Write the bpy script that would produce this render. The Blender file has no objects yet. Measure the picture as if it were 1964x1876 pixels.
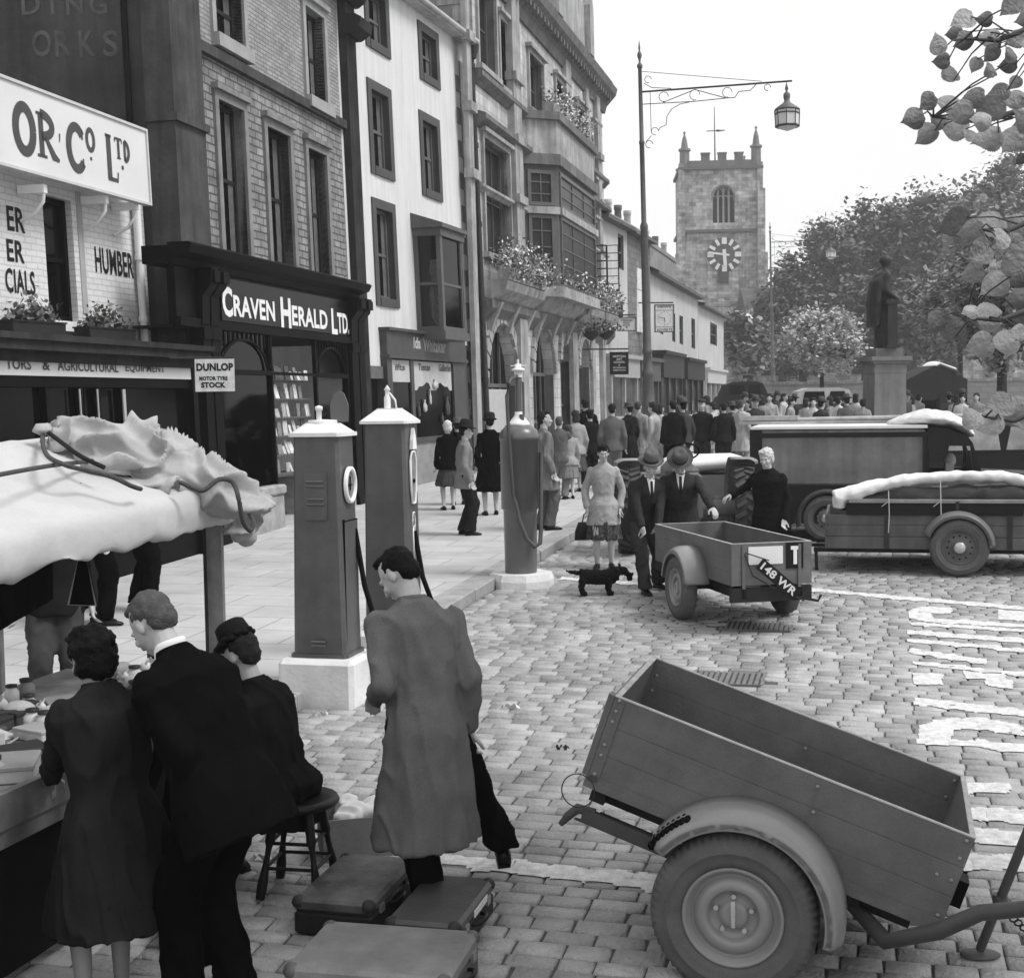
import bpy, bmesh, math, random
import numpy as np
from mathutils import Vector, Matrix, noise
random.seed(7)
rad = math.radians
SC = bpy.context.scene
COL = SC.collection
# ------------------------------------------------------------------ camera
F, CX, CY, H, HC, ROLL, G = 2630., 982., 938., 2.58, 768., .015, .0236
_p = math.atan((CY-HC)/F)
FW = Vector((0, math.cos(_p), -math.sin(_p)))
_u = Vector((0, math.sin(_p), math.cos(_p))); _r = Vector((1, 0, 0))
RT = _r*math.cos(ROLL)-_u*math.sin(ROLL); UP = _u*math.cos(ROLL)+_r*math.sin(ROLL)
CAM = Vector((0, 0, H))
cd = bpy.data.cameras.new('camera'); cam = bpy.data.objects.new('camera', cd); COL.objects.link(cam)
cam.matrix_world = Matrix(((RT.x, UP.x, -FW.x, 0), (RT.y, UP.y, -FW.y, 0), (RT.z, UP.z, -FW.z, H), (0, 0, 0, 1)))
cd.sensor_width = 36; cd.lens = F/1964*36; cd.clip_start = .05; cd.clip_end = 3000
SC.camera = cam
cd.dof.use_dof = False
# ------------------------------------------------------------------ world + sun
SUN_EL, SUN_AZ = rad(54), rad(108)      # azimuth measured from +Y towards +X
w = bpy.data.worlds.new('World'); SC.world = w; w.use_nodes = True
nt = w.node_tree; nt.nodes.clear()
o_ = nt.nodes.new('ShaderNodeOutputWorld'); bg = nt.nodes.new('ShaderNodeBackground'); bg.inputs[1].default_value = .078
sky = nt.nodes.new('ShaderNodeTexSky'); sky.sky_type = 'NISHITA'; sky.sun_disc = False
sky.sun_elevation = SUN_EL; sky.sun_rotation = SUN_AZ; sky.dust_density = 4; sky.air_density = 1
bw = nt.nodes.new('ShaderNodeRGBToBW')
cl = nt.nodes.new('ShaderNodeTexNoise'); cl.inputs['Scale'].default_value = 1.6; cl.inputs['Detail'].default_value = 5
cr = nt.nodes.new('ShaderNodeValToRGB')
cr.color_ramp.elements[0].position = .3; cr.color_ramp.elements[0].color = (9.0, 9.0, 9.0, 1)
cr.color_ramp.elements[1].position = .72; cr.color_ramp.elements[1].color = (11.4, 11.4, 11.4, 1)
mx = nt.nodes.new('ShaderNodeMix'); mx.data_type = 'RGBA'; mx.inputs[0].default_value = .9
nt.links.new(sky.outputs[0], bw.inputs[0]); nt.links.new(bw.outputs[0], mx.inputs[6])
tc = nt.nodes.new('ShaderNodeTexCoord'); nt.links.new(tc.outputs['Generated'], cl.inputs['Vector'])
nt.links.new(cl.outputs[0], cr.inputs[0]); nt.links.new(cr.outputs[0], mx.inputs[7])
nt.links.new(mx.outputs[2], bg.inputs[0]); nt.links.new(bg.outputs[0], o_.inputs[0])
sl = bpy.data.lights.new('sun', 'SUN'); sl.energy = 2.1; sl.angle = rad(22); sl.color = (1, 1, 1)
so = bpy.data.objects.new('sun', sl); COL.objects.link(so)
_d = Vector((math.sin(SUN_AZ)*math.cos(SUN_EL), math.cos(SUN_AZ)*math.cos(SUN_EL), math.sin(SUN_EL)))
so.rotation_euler = _d.to_track_quat('Z', 'Y').to_euler()
SC.view_settings.view_transform = 'Standard'; SC.view_settings.look = 'None'
SC.view_settings.exposure = 0.5; SC.view_settings.gamma = 1
SC.cycles.max_bounces = 6; SC.cycles.diffuse_bounces = 3
# ------------------------------------------------------------------ helpers
def ray(x, y):
    d = FW+RT*((x-CX)/F)+UP*((CY-y)/F)
    return d/d.y
def at(x, y, Y): return CAM+ray(x, y)*Y
def gnd(x, y, h=0):
    d = ray(x, y); return CAM+d*((H-h)/(G-d.z))
def gz(p): return Vector((p[0], p[1], G*p[1]))
def frame(org, ang, lean=0., slope=0.):
    """local x along ang (from +Y towards +X), y into the building, z up (leaning back)"""
    d = Vector((math.sin(ang), math.cos(ang), slope)); n = Vector((-math.cos(ang), math.sin(ang), 0))
    u = Vector((n.x*lean, n.y*lean, 1))
    return Matrix(((d.x, n.x, u.x, org[0]), (d.y, n.y, u.y, org[1]), (d.z, n.z, u.z, org[2]), (0, 0, 0, 1)))
def rot(org, yaw=0, pitch=0, roll=0, s=1):
    return Matrix.Translation(org) @ Matrix.Rotation(yaw, 4, 'Z') @ Matrix.Rotation(pitch, 4, 'Y') @ Matrix.Rotation(roll, 4, 'X') @ Matrix.Scale(s, 4)
I4 = Matrix.Identity(4)
class MB:
    def __init__(s, M=I4): s.M = M.copy(); s.v = []; s.f = []; s.uv = []; s.sm = []; s.mi = []; s.m = 0
    def add(s, vs, fs, sm=False, M=None):
        vs = [Vector(a) for a in vs]
        if M is not None: vs = [M @ a for a in vs]
        b = len(s.v)
        for f in fs:
            q = [vs[i] for i in f]
            n = Vector((0, 0, 0))
            for i in range(len(q)):
                a, c = q[i], q[(i+1) % len(q)]
                n += a.cross(c)
            ax, ay, az = abs(n.x), abs(n.y), abs(n.z)
            if az >= ax and az >= ay: u = [(a.x, a.y) for a in q]
            elif ay >= ax: u = [(a.x, a.z) for a in q]
            else: u = [(a.y, a.z) for a in q]
            s.uv.extend(u); s.f.append([b+i for i in f]); s.sm.append(sm); s.mi.append(s.m)
        s.v.extend(s.M @ a for a in vs)
        return s
    def box(s, x0, x1, y0, y1, z0, z1, M=None):
        if x1 < x0: x0, x1 = x1, x0
        if y1 < y0: y0, y1 = y1, y0
        if z1 < z0: z0, z1 = z1, z0
        return s.add([(x0, y0, z0), (x1, y0, z0), (x1, y1, z0), (x0, y1, z0), (x0, y0, z1), (x1, y0, z1), (x1, y1, z1), (x0, y1, z1)],
              [(0, 3, 2, 1), (4, 5, 6, 7), (0, 1, 5, 4), (1, 2, 6, 5), (2, 3, 7, 6), (3, 0, 4, 7)], M=M)
    def bbox(s, x0, x1, y0, y1, z0, z1, b=.01, M=None):
        """bevelled box"""
        vs = []; 
        for z, k in ((z0, b), (z0+b, 0), (z1-b, 0), (z1, b)):
            vs += [(x0+k+b*(k == 0), y0+k, z), (x1-k-b*(k == 0), y0+k, z), (x1-k, y0+k+b*(k == 0), z), (x1-k, y1-k-b*(k == 0), z),
                   (x1-k-b*(k == 0), y1-k, z), (x0+k+b*(k == 0), y1-k, z), (x0+k, y1-k-b*(k == 0), z), (x0+k, y0+k+b*(k == 0), z)]
        fs = [tuple(range(7, -1, -1)), tuple(range(24, 32))]
        for r in range(3):
            for i in range(8): fs.append((r*8+i, r*8+(i+1) % 8, r*8+8+(i+1) % 8, r*8+8+i))
        return s.add(vs, fs, M=M)
    def prism(s, poly, a, b, ax='y', M=None):
        """poly of 2D points extruded from a to b along axis ax; poly in the other two axes"""
        def mk(p, t): return (p[0], t, p[1]) if ax == 'y' else ((t, p[0], p[1]) if ax == 'x' else (p[0], p[1], t))
        n = len(poly); vs = [mk(p, a) for p in poly]+[mk(p, b) for p in poly]
        ar = sum(poly[i][0]*poly[(i+1) % n][1]-poly[(i+1) % n][0]*poly[i][1] for i in range(n))
        fl = (ar > 0) ^ (b > a) ^ (ax == 'y')
        fs = [tuple(range(n)), tuple(range(2*n-1, n-1, -1))]+[(i, n+i, n+(i+1) % n, (i+1) % n) for i in range(n)]
        if not fl: fs = [f[::-1] for f in fs]
        return s.add(vs, fs, M=M)
    def lathe(s, prof, n=20, M=None, sm=True, ax='z'):
        vs = []; fs = []
        for r, z in prof:
            for i in range(n):
                a = 2*math.pi*i/n; p = (r*math.cos(a), r*math.sin(a), z)
                vs.append(p if ax == 'z' else (p[0], p[2], -p[1]) if ax == 'y' else (p[2], p[0], p[1]))
        for k in range(len(prof)-1):
            for i in range(n): fs.append((k*n+i, k*n+(i+1) % n, (k+1)*n+(i+1) % n, (k+1)*n+i))
        s.add(vs, fs, sm, M)
        for k, f in ((0, True), (len(prof)-1, False)):
            if prof[k][0] > 1e-4:
                q = tuple(range(n)); s.add(vs[k*n:(k+1)*n], [q[::-1] if f else q], False, M)
        return s
    def tube(s, pts, r, n=8, M=None, closed=False, sm=True, flat=1.):
        pts = [Vector(p) for p in pts]; m = len(pts); vs = []; fs = []
        rr = r if isinstance(r, (list, tuple)) else [r]*m
        ref = Vector((0, 0, 1))
        for i, p in enumerate(pts):
            if closed: t = pts[(i+1) % m]-pts[i-1]
            else: t = pts[min(i+1, m-1)]-pts[max(i-1, 0)]
            t = t.normalized() if t.length > 1e-9 else Vector((0, 0, 1))
            a = t.cross(ref)
            if a.length < .15: a = t.cross(Vector((0, 1, 0)))
            a.normalize(); b = t.cross(a)
            for j in range(n):
                q = 2*math.pi*j/n; vs.append(p+(a*math.cos(q)+b*math.sin(q)*flat)*rr[i])
        for k in range(m if closed else m-1):
            k2 = (k+1) % m
            for j in range(n): fs.append((k*n+j, k*n+(j+1) % n, k2*n+(j+1) % n, k2*n+j))
        s.add(vs, [f[::-1] for f in fs], sm, M)
        if not closed:
            q = tuple(range(n)); s.add(vs[:n], [q], False, M); s.add(vs[-n:], [q[::-1]], False, M)
        return s
    def ell(s, c, r, M=None, nu=12, nv=8, R=None):
        """ellipsoid"""
        c = Vector(c); r = (r, r, r) if not hasattr(r, '__len__') else r
        vs = [(0, 0, -1)]; fs = []
        for k in range(1, nv):
            t = -math.pi/2+math.pi*k/nv
            for i in range(nu):
                a = 2*math.pi*i/nu; vs.append((math.cos(t)*math.cos(a), math.cos(t)*math.sin(a), math.sin(t)))
        vs.append((0, 0, 1)); e = len(vs)-1
        for i in range(nu):
            j = (i+1) % nu; fs.append((0, 1+j, 1+i)); fs.append((e, e-nu+i, e-nu+j))
            for k in range(nv-2): a = 1+k*nu; fs.append((a+i, a+j, a+nu+j, a+nu+i))
        vv = []
        for p in vs:
            q = Vector((p[0]*r[0], p[1]*r[1], p[2]*r[2]))
            if R is not None: q = R @ q
            vv.append(c+q)
        return s.add(vv, fs, True, M)
    def cone(s, p0, p1, r0, r1, n=10, M=None):
        p0 = Vector(p0); p1 = Vector(p1); s.tube([p0, p1], [r0, r1], n, M); s.ell(p0, r0*.999, M, n, 6); s.ell(p1, r1*.999, M, n, 6); return s
    def loft(s, rings, n=16, M=None, sm=True):
        """rings: (centre, side vector, front vector, [squareness])"""
        vs = []; fs = []
        for rg in rings:
            c, a, b = Vector(rg[0]), Vector(rg[1]), Vector(rg[2]); e = rg[3] if len(rg) > 3 else 1.
            for i in range(n):
                t = 2*math.pi*i/n; x, y = math.cos(t), math.sin(t)
                x = math.copysign(abs(x)**e, x); y = math.copysign(abs(y)**e, y)
                vs.append(c+a*x+b*y)
        m = len(rings)
        for k in range(m-1):
            for i in range(n): fs.append((k*n+i, k*n+(i+1) % n, (k+1)*n+(i+1) % n, (k+1)*n+i))
        fs += [tuple(range(n-1, -1, -1)), tuple(range((m-1)*n, m*n))]
        return s.add(vs, fs, sm, M)
    def join(s, o):
        b = len(s.v); s.v += o.v; s.f += [[i+b for i in f] for f in o.f]; s.uv += o.uv; s.sm += o.sm; s.mi += o.mi; return s
    def mesh(s, name, inv=None):
        me = bpy.data.meshes.new(name)
        vs = s.v if inv is None else [inv @ a for a in s.v]
        me.from_pydata([tuple(a) for a in vs], [], s.f)
        ul = me.uv_layers.new(name='UVMap'); ul.data.foreach_set('uv', np.array(s.uv, dtype=np.float32).ravel()) if s.uv else None
        me.polygons.foreach_set('use_smooth', s.sm); me.polygons.foreach_set('material_index', s.mi)
        me.update(); return me
    def build(s, name, mat, parent=None, label=None, cat=None, group=None, kind=None, fix=False, smooth_mod=None):
        inv = None
        if parent is not None: inv = wm(parent).inverted()
        me = s.mesh(name, inv)
        for m in (mat if isinstance(mat, (list, tuple)) else [mat]): me.materials.append(m)
        if fix:
            bm = bmesh.new(); bm.from_mesh(me); bmesh.ops.recalc_face_normals(bm, faces=bm.faces); bm.to_mesh(me); bm.free()
        o = bpy.data.objects.new(name, me); COL.objects.link(o)
        if parent is not None: o.parent = parent
        return tag(o, label, cat, group, kind)
def wm(o):
    m = o.matrix_basis.copy()
    while o.parent: o = o.parent; m = o.matrix_basis @ m
    return m
def tag(o, label=None, cat=None, group=None, kind=None):
    if label: o['label'] = label
    if cat: o['category'] = cat
    if group: o['group'] = group
    if kind: o['kind'] = kind
    return o
def thing(name, label, cat, loc=(0, 0, 0), yaw=0, group=None, M=None):
    o = bpy.data.objects.new(name, None); COL.objects.link(o)
    if M is not None: o.matrix_basis = M
    else: o.location = loc; o.rotation_euler = (0, 0, yaw)
    o.empty_display_size = .2
    return tag(o, label, cat, group)
def kids(o): return [c for c in bpy.data.objects if c.parent == o]
def copy_tree(o, parent=None, kd=None):
    c = o.copy(); COL.objects.link(c)
    if parent is not None: c.parent = parent
    for ch in kids(o): copy_tree(ch, c)
    return c
# --------------------------------------------------------- text -> flat mesh, thin letters
_fc = {}
def text_mb(mb, txt, size, x=0, z=0, y=0, M=None, wide=1., bold=0., shear=0., depth=.006, align='LEFT', fit=None, fix_h=None):
    """letters standing in the local xz plane, facing -y"""
    cu = bpy.data.curves.new('txt', 'FONT'); cu.body = txt; cu.size = 1; cu.offset = bold; cu.resolution_u = 3; cu.shear = shear
    cu.space_character = 1.05
    ob = bpy.data.objects.new('txt', cu); COL.objects.link(ob)
    dg = bpy.context.evaluated_depsgraph_get(); me = bpy.data.meshes.new_from_object(ob.evaluated_get(dg))
    vs = [Vector(v.co) for v in me.vertices]; fs = [tuple(p.vertices) for p in me.polygons]
    bpy.data.objects.remove(ob); bpy.data.curves.remove(cu); bpy.data.meshes.remove(me)
    if not vs: return mb
    x0 = min(v.x for v in vs); x1 = max(v.x for v in vs); z0 = min(v.y for v in vs); z1 = max(v.y for v in vs)
    if fix_h: size = fix_h/(z1-z0)
    kx = size*wide
    if fit: kx = fit/(x1-x0)
    off = x-(x0*kx) if align == 'LEFT' else x-(x0+x1)/2*kx
    n = len(vs)
    out = [(v.x*kx+off, y, (v.y-(z0 if fix_h else 0))*size+z) for v in vs]
    nn = (Vector(vs[fs[0][1]])-vs[fs[0][0]]).cross(vs[fs[0][2]]-vs[fs[0][1]]).z
    mb.add(out, [f if nn > 0 else f[::-1] for f in fs], M=M)
    return mb
def glyph(mb, segs, x, z, w, h, t, y=0, d=.005, M=None, serif=False):
    """letter from strokes in a unit box; stroke = list of (u,v[,thickness factor])"""
    for sg in segs:
        pts = [(x+p[0]*w, z+p[1]*h) for p in sg]; th = [t*(p[2] if len(p) > 2 else 1) for p in sg]
        n = len(pts); L = []; R = []
        for i in range(n):
            a = pts[max(i-1, 0)]; b = pts[min(i+1, n-1)]; dx, dz = b[0]-a[0], b[1]-a[1]; l = math.hypot(dx, dz) or 1
            nx, nz = -dz/l*th[i]/2, dx/l*th[i]/2
            L.append((pts[i][0]+nx, y, pts[i][1]+nz)); R.append((pts[i][0]-nx, y, pts[i][1]-nz))
        mb.add(L+R, [(i, n+i, n+i+1, i+1) for i in range(n-1)], M=M)
def arc(cx, cy, rx, ry, a0, a1, n=14, tf=lambda a: 1):
    out = []
    for i in range(n+1):
        a = rad(a0+(a1-a0)*i/n); out.append((cx+rx*math.cos(a), cy+ry*math.sin(a), tf(a)))
    return out
# --------------------------------------------------------- remeshed organic forms
def organic(mb, name, mat, parent, voxel=.012, smooth=4, disp=0., dscale=8., label=None, fold=None, dec=None):
    me = mb.mesh(name+'_raw'); ob = bpy.data.objects.new(name, me); COL.objects.link(ob)
    md = ob.modifiers.new('r', 'REMESH'); md.mode = 'VOXEL'; md.voxel_size = voxel
    if smooth:
        ms = ob.modifiers.new('s', 'SMOOTH'); ms.factor = .5; ms.iterations = smooth
    if dec:
        m2 = ob.modifiers.new('d', 'DECIMATE'); m2.ratio = dec
    dg = bpy.context.evaluated_depsgraph_get(); me2 = bpy.data.meshes.new_from_object(ob.evaluated_get(dg)); me2.name = name
    bpy.data.objects.remove(ob); bpy.data.meshes.remove(me)
    if disp or fold:
        nv = len(me2.vertices); co = np.empty(nv*3, np.float32); me2.vertices.foreach_get('co', co); co = co.reshape(-1, 3)
        no = np.array([v.normal[:] for v in me2.vertices], np.float32)
        for i in range(nv):
            p = Vector(co[i]); d = 0
            if disp: d += noise.noise(p*dscale+Vector((3.1, 7.7, 1.3)))*disp
            if fold: d += fold(p)
            co[i] += no[i]*d
        me2.vertices.foreach_set('co', co.ravel())
    me2.materials.clear(); me2.materials.append(mat)
    me2.polygons.foreach_set('use_smooth', [True]*len(me2.polygons))
    inv = wm(parent).inverted() if parent is not None else None
    if inv is not None: me2.transform(inv)
    me2.update()
    o = bpy.data.objects.new(name, me2); COL.objects.link(o)
    if parent is not None: o.parent = parent
    return tag(o, label)
# ------------------------------------------------------------------ materials (all neutral greys)
_mats = {}
def mat(v, rough=.8, var=.12, scale=6., bump=0., bscale=40., spec=.3, metal=0., name=None, coord='Object', streak=0., fine=.0, em=0.):
    v = v*min(1, v/.2)**.35
    if v < .04: spec *= .5
    key = (v, rough, var, scale, bump, bscale, spec, metal, coord, streak, fine, em)
    if key in _mats: return _mats[key]
    m = bpy.data.materials.new(name or 'grey_%03d' % int(v*1000)); m.use_nodes = True
    t = m.node_tree; b = t.nodes['Principled BSDF']; N = t.nodes.new; L = t.links.new
    b.inputs['Roughness'].default_value = rough; b.inputs['Specular IOR Level'].default_value = spec; b.inputs['Metallic'].default_value = metal
    b.inputs['Base Color'].default_value = (v, v, v, 1)
    tc = N('ShaderNodeTexCoord')
    if var > 0:
        n = N('ShaderNodeTexNoise'); n.inputs['Scale'].default_value = scale; n.inputs['Detail'].default_value = 6; n.inputs['Roughness'].default_value = .62
        L(tc.outputs[coord], n.inputs['Vector'])
        r = N('ShaderNodeMapRange'); r.inputs[1].default_value = .28; r.inputs[2].default_value = .72
        r.inputs[3].default_value = v*(1-var); r.inputs[4].default_value = v*(1+var); L(n.outputs[0], r.inputs[0]); src = r.outputs[0]
        if streak:
            mp = N('ShaderNodeMapping'); mp.inputs['Scale'].default_value = (5, 5, .35); L(tc.outputs[coord], mp.inputs[0])
            n2 = N('ShaderNodeTexNoise'); n2.inputs['Scale'].default_value = 1.5; n2.inputs['Detail'].default_value = 5; L(mp.outputs[0], n2.inputs['Vector'])
            r2 = N('ShaderNodeMapRange'); r2.inputs[1].default_value = .3; r2.inputs[2].default_value = .7; r2.inputs[3].default_value = 1-streak; r2.inputs[4].default_value = 1+streak*.4
            L(n2.outputs[0], r2.inputs[0]); mu = N('ShaderNodeMath'); mu.operation = 'MULTIPLY'; L(src, mu.inputs[0]); L(r2.outputs[0], mu.inputs[1]); src = mu.outputs[0]
        if fine:
            n3 = N('ShaderNodeTexNoise'); n3.inputs['Scale'].default_value = 190; n3.inputs['Detail'].default_value = 3; L(tc.outputs[coord], n3.inputs['Vector'])
            r3 = N('ShaderNodeMapRange'); r3.inputs[1].default_value = .3; r3.inputs[2].default_value = .7; r3.inputs[3].default_value = 1-fine; r3.inputs[4].default_value = 1+fine
            L(n3.outputs[0], r3.inputs[0]); mu = N('ShaderNodeMath'); mu.operation = 'MULTIPLY'; L(src, mu.inputs[0]); L(r3.outputs[0], mu.inputs[1]); src = mu.outputs[0]
        cm = N('ShaderNodeCombineColor')
        for i in range(3): L(src, cm.inputs[i])
        L(cm.outputs[0], b.inputs['Base Color'])
    if bump:
        n = N('ShaderNodeTexNoise'); n.inputs['Scale'].default_value = bscale; n.inputs['Detail'].default_value = 4; L(tc.outputs[coord], n.inputs['Vector'])
        bu = N('ShaderNodeBump'); bu.inputs['Strength'].default_value = bump; bu.inputs['Distance'].default_value = .02; L(n.outputs[0], bu.inputs['Height']); L(bu.outputs[0], b.inputs['Normal'])
    if em:
        b.inputs['Emission Color'].default_value = (1, 1, 1, 1); b.inputs['Emission Strength'].default_value = em
    _mats[key] = m; return m
def brick(a, c, mortar, bw_=.22, bh=.075, ms=.012, bump=.5, rough=.85, var=.35, nscale=2., off=.5, streak=.0, name='masonry', sq=1.):
    """brick / ashlar masonry on metre UVs"""
    m = bpy.data.materials.new(name); m.use_nodes = True; t = m.node_tree; b = t.nodes['Principled BSDF']; N = t.nodes.new; L = t.links.new
    b.inputs['Roughness'].default_value = rough; b.inputs['Specular IOR Level'].default_value = .2
    uv = N('ShaderNodeTexCoord'); dn = N('ShaderNodeTexNoise'); dn.inputs['Scale'].default_value = 3.5; dn.inputs['Detail'].default_value = 3; L(uv.outputs['UV'], dn.inputs['Vector'])
    ma = N('ShaderNodeVectorMath'); ma.operation = 'MULTIPLY_ADD'; ma.inputs[1].default_value = (.03, .03, 0); L(dn.outputs['Color'], ma.inputs[0]); L(uv.outputs['UV'], ma.inputs[2])
    br = N('ShaderNodeTexBrick'); br.inputs['Scale'].default_value = 1; br.inputs['Brick Width'].default_value = bw_; br.inputs['Row Height'].default_value = bh
    br.inputs['Mortar Size'].default_value = ms; br.inputs['Mortar Smooth'].default_value = .2; br.offset = off; br.squash = sq; br.squash_frequency = 2
    br.inputs['Color1'].default_value = (a, a, a, 1); br.inputs['Color2'].default_value = (c, c, c, 1); br.inputs['Mortar'].default_value = (mortar, mortar, mortar, 1)
    L(ma.outputs[0], br.inputs['Vector'])
    n = N('ShaderNodeTexNoise'); n.inputs['Scale'].default_value = nscale; n.inputs['Detail'].default_value = 8; n.inputs['Roughness'].default_value = .65; L(uv.outputs['Object'], n.inputs['Vector'])
    r = N('ShaderNodeMapRange'); r.inputs[1].default_value = .3; r.inputs[2].default_value = .7; r.inputs[3].default_value = 1-var; r.inputs[4].default_value = 1+var; L(n.outputs[0], r.inputs[0])
    sep = N('ShaderNodeSeparateColor'); L(br.outputs[0], sep.inputs[0]); mu = N('ShaderNodeMath'); mu.operation = 'MULTIPLY'; L(sep.outputs[0], mu.inputs[0]); L(r.outputs[0], mu.inputs[1]); src = mu.outputs[0]
    if streak:
        mp = N('ShaderNodeMapping'); mp.inputs['Scale'].default_value = (3, 3, .25); L(uv.outputs['Object'], mp.inputs[0])
        n2 = N('ShaderNodeTexNoise'); n2.inputs['Scale'].default_value = 1.; n2.inputs['Detail'].default_value = 6; L(mp.outputs[0], n2.inputs['Vector'])
        r2 = N('ShaderNodeMapRange'); r2.inputs[1].default_value = .32; r2.inputs[2].default_value = .62; r2.inputs[3].default_value = 1-streak; r2.inputs[4].default_value = 1.1; L(n2.outputs[0], r2.inputs[0])
        m2 = N('ShaderNodeMath'); m2.operation = 'MULTIPLY'; L(src, m2.inputs[0]); L(r2.outputs[0], m2.inputs[1]); src = m2.outputs[0]
    cm = N('ShaderNodeCombineColor')
    for i in range(3): L(src, cm.inputs[i])
    L(cm.outputs[0], b.inputs['Base Color'])
    bu = N('ShaderNodeBump'); bu.inputs['Strength'].default_value = bump; bu.inputs['Distance'].default_value = .02
    ad = N('ShaderNodeMath'); ad.operation = 'MULTIPLY_ADD'; ad.inputs[1].default_value = .35; L(n.outputs[0], ad.inputs[0])
    iv = N('ShaderNodeMath'); iv.operation = 'SUBTRACT'; iv.inputs[0].default_value = 1; L(br.outputs['Fac'], iv.inputs[1]); L(iv.outputs[0], ad.inputs[2]); L(ad.outputs[0], bu.inputs['Height'])
    L(bu.outputs[0], b.inputs['Normal']); return m
GLASS = mat(.01, .1, .0, spec=.12, name='dark_window_glass')
GLASS2 = mat(.008, .1, .5, 1.5, spec=.12, name='shop_glass')
BLACKPAINT = mat(.01, .5, .4, 5, spec=.15, name='black_paint')
DARKWOOD = mat(.035, .5, .3, 5, spec=.35, name='dark_wood')
WHITEP = mat(.78, .5, .06, 4, spec=.4, name='white_paint')
CREAM = mat(.5, .6, .12, 3, name='cream_paint')
IRON = mat(.05, .5, .25, 8, spec=.4, name='iron')
SKIN = mat(.42, .55, .1, 12, spec=.35, name='skin')
# ------------------------------------------------------------------ street frame, road, pavement
SA = rad(14.25); KX, KY = .465, 18.69
def st(a, c, h=0.):
    """a metres along the kerb (away), c metres to the right of it"""
    X = KX+a*math.sin(SA)+c*math.cos(SA); Y = KY+a*math.cos(SA)-c*math.sin(SA)
    return Vector((X, Y, G*Y+h))
SLAB = brick(.46, .41, .28, .95, .62, .012, .15, .8, .16, 1.5, name='paving_slabs')
KERB = mat(.3, .8, .22, 5, bump=.3, bscale=30, name='kerb_stone', fine=.15)
SETT = mat(.3, .52, .42, 2.6, bump=.6, bscale=45, spec=.5, name='stone_sett', fine=.22)
PAINT = mat(.58, .7, .3, 16, bump=.3, bscale=50, name='road_paint', fine=.2)
EARTH = mat(.1, .95, .3, 9, name='joint_grit', fine=.3)
FARROAD = brick(.33, .28, .14, .2, .14, .014, .5, .8, .2, .6, name='far_setts')
def sheet(name, pts, m, kind='structure', h=0, M=I4, label=None):
    mb = MB(M); mb.add([(p[0], p[1], p[2]+h) for p in pts], [tuple(range(len(pts)))]); return mb.build(name, m, kind=kind, label=label, fix=False)
def gsheet(name, cs, m, h=0, uvs=True):
    mb = MB(); vs = [st(a, c, h) for a, c in cs]; mb.add(vs, [tuple(range(len(vs)))])
    mb.uv = [(c, a) for a, c in cs]; o = mb.build(name, m, kind='structure')
    if o.data.polygons[0].normal.z < 0: o.data.flip_normals()
    return o
gsheet('ground', [(-40, -400), (-40, 600), (900, 600), (900, -400)], mat(.2, .95, .3, .4, name='far_ground'), -.1)
gsheet('road', [(-25, -6), (-25, 60), (9, 60), (9, -6)], EARTH, -.013)
gsheet('road', [(9, -.2), (9, 60), (110, 60), (110, -.2)], FARROAD, -.004)
gsheet('pavement', [(-25, -12), (-25, -.3), (90, -.3), (90, -12)], SLAB, .12)
mb = MB()
a = -24.
while a < 80:
    L_ = random.uniform(.8, 1.2); c0, c1 = -.3, -.005+random.uniform(-.004, .004)
    vs = [st(a+.006, c0, -.05), st(a+L_-.006, c0, -.05), st(a+L_-.006, c1, -.05), st(a+.006, c1, -.05)]
    hh = .124+random.uniform(-.003, .003)
    vt = [st(a+.006, c0, hh), st(a+L_-.006, c0, hh), st(a+L_-.006, c1-.015, hh), st(a+.006, c1-.015, hh)]
    vm = [st(a+.006, c0, hh-.015), st(a+L_-.006, c0, hh-.015), st(a+L_-.006, c1, hh-.015), st(a+.006, c1, hh-.015)]
    mb.add(vs+vm+vt, [(8, 11, 10, 9)]+[(i, 4+i, 4+(i+1) % 4, (i+1) % 4) for i in range(4)]+[(4+i, 8+i, 8+(i+1) % 4, 4+(i+1) % 4) for i in range(4)])
    a += L_
mb.build('kerb', KERB, kind='structure', fix=True)
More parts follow.
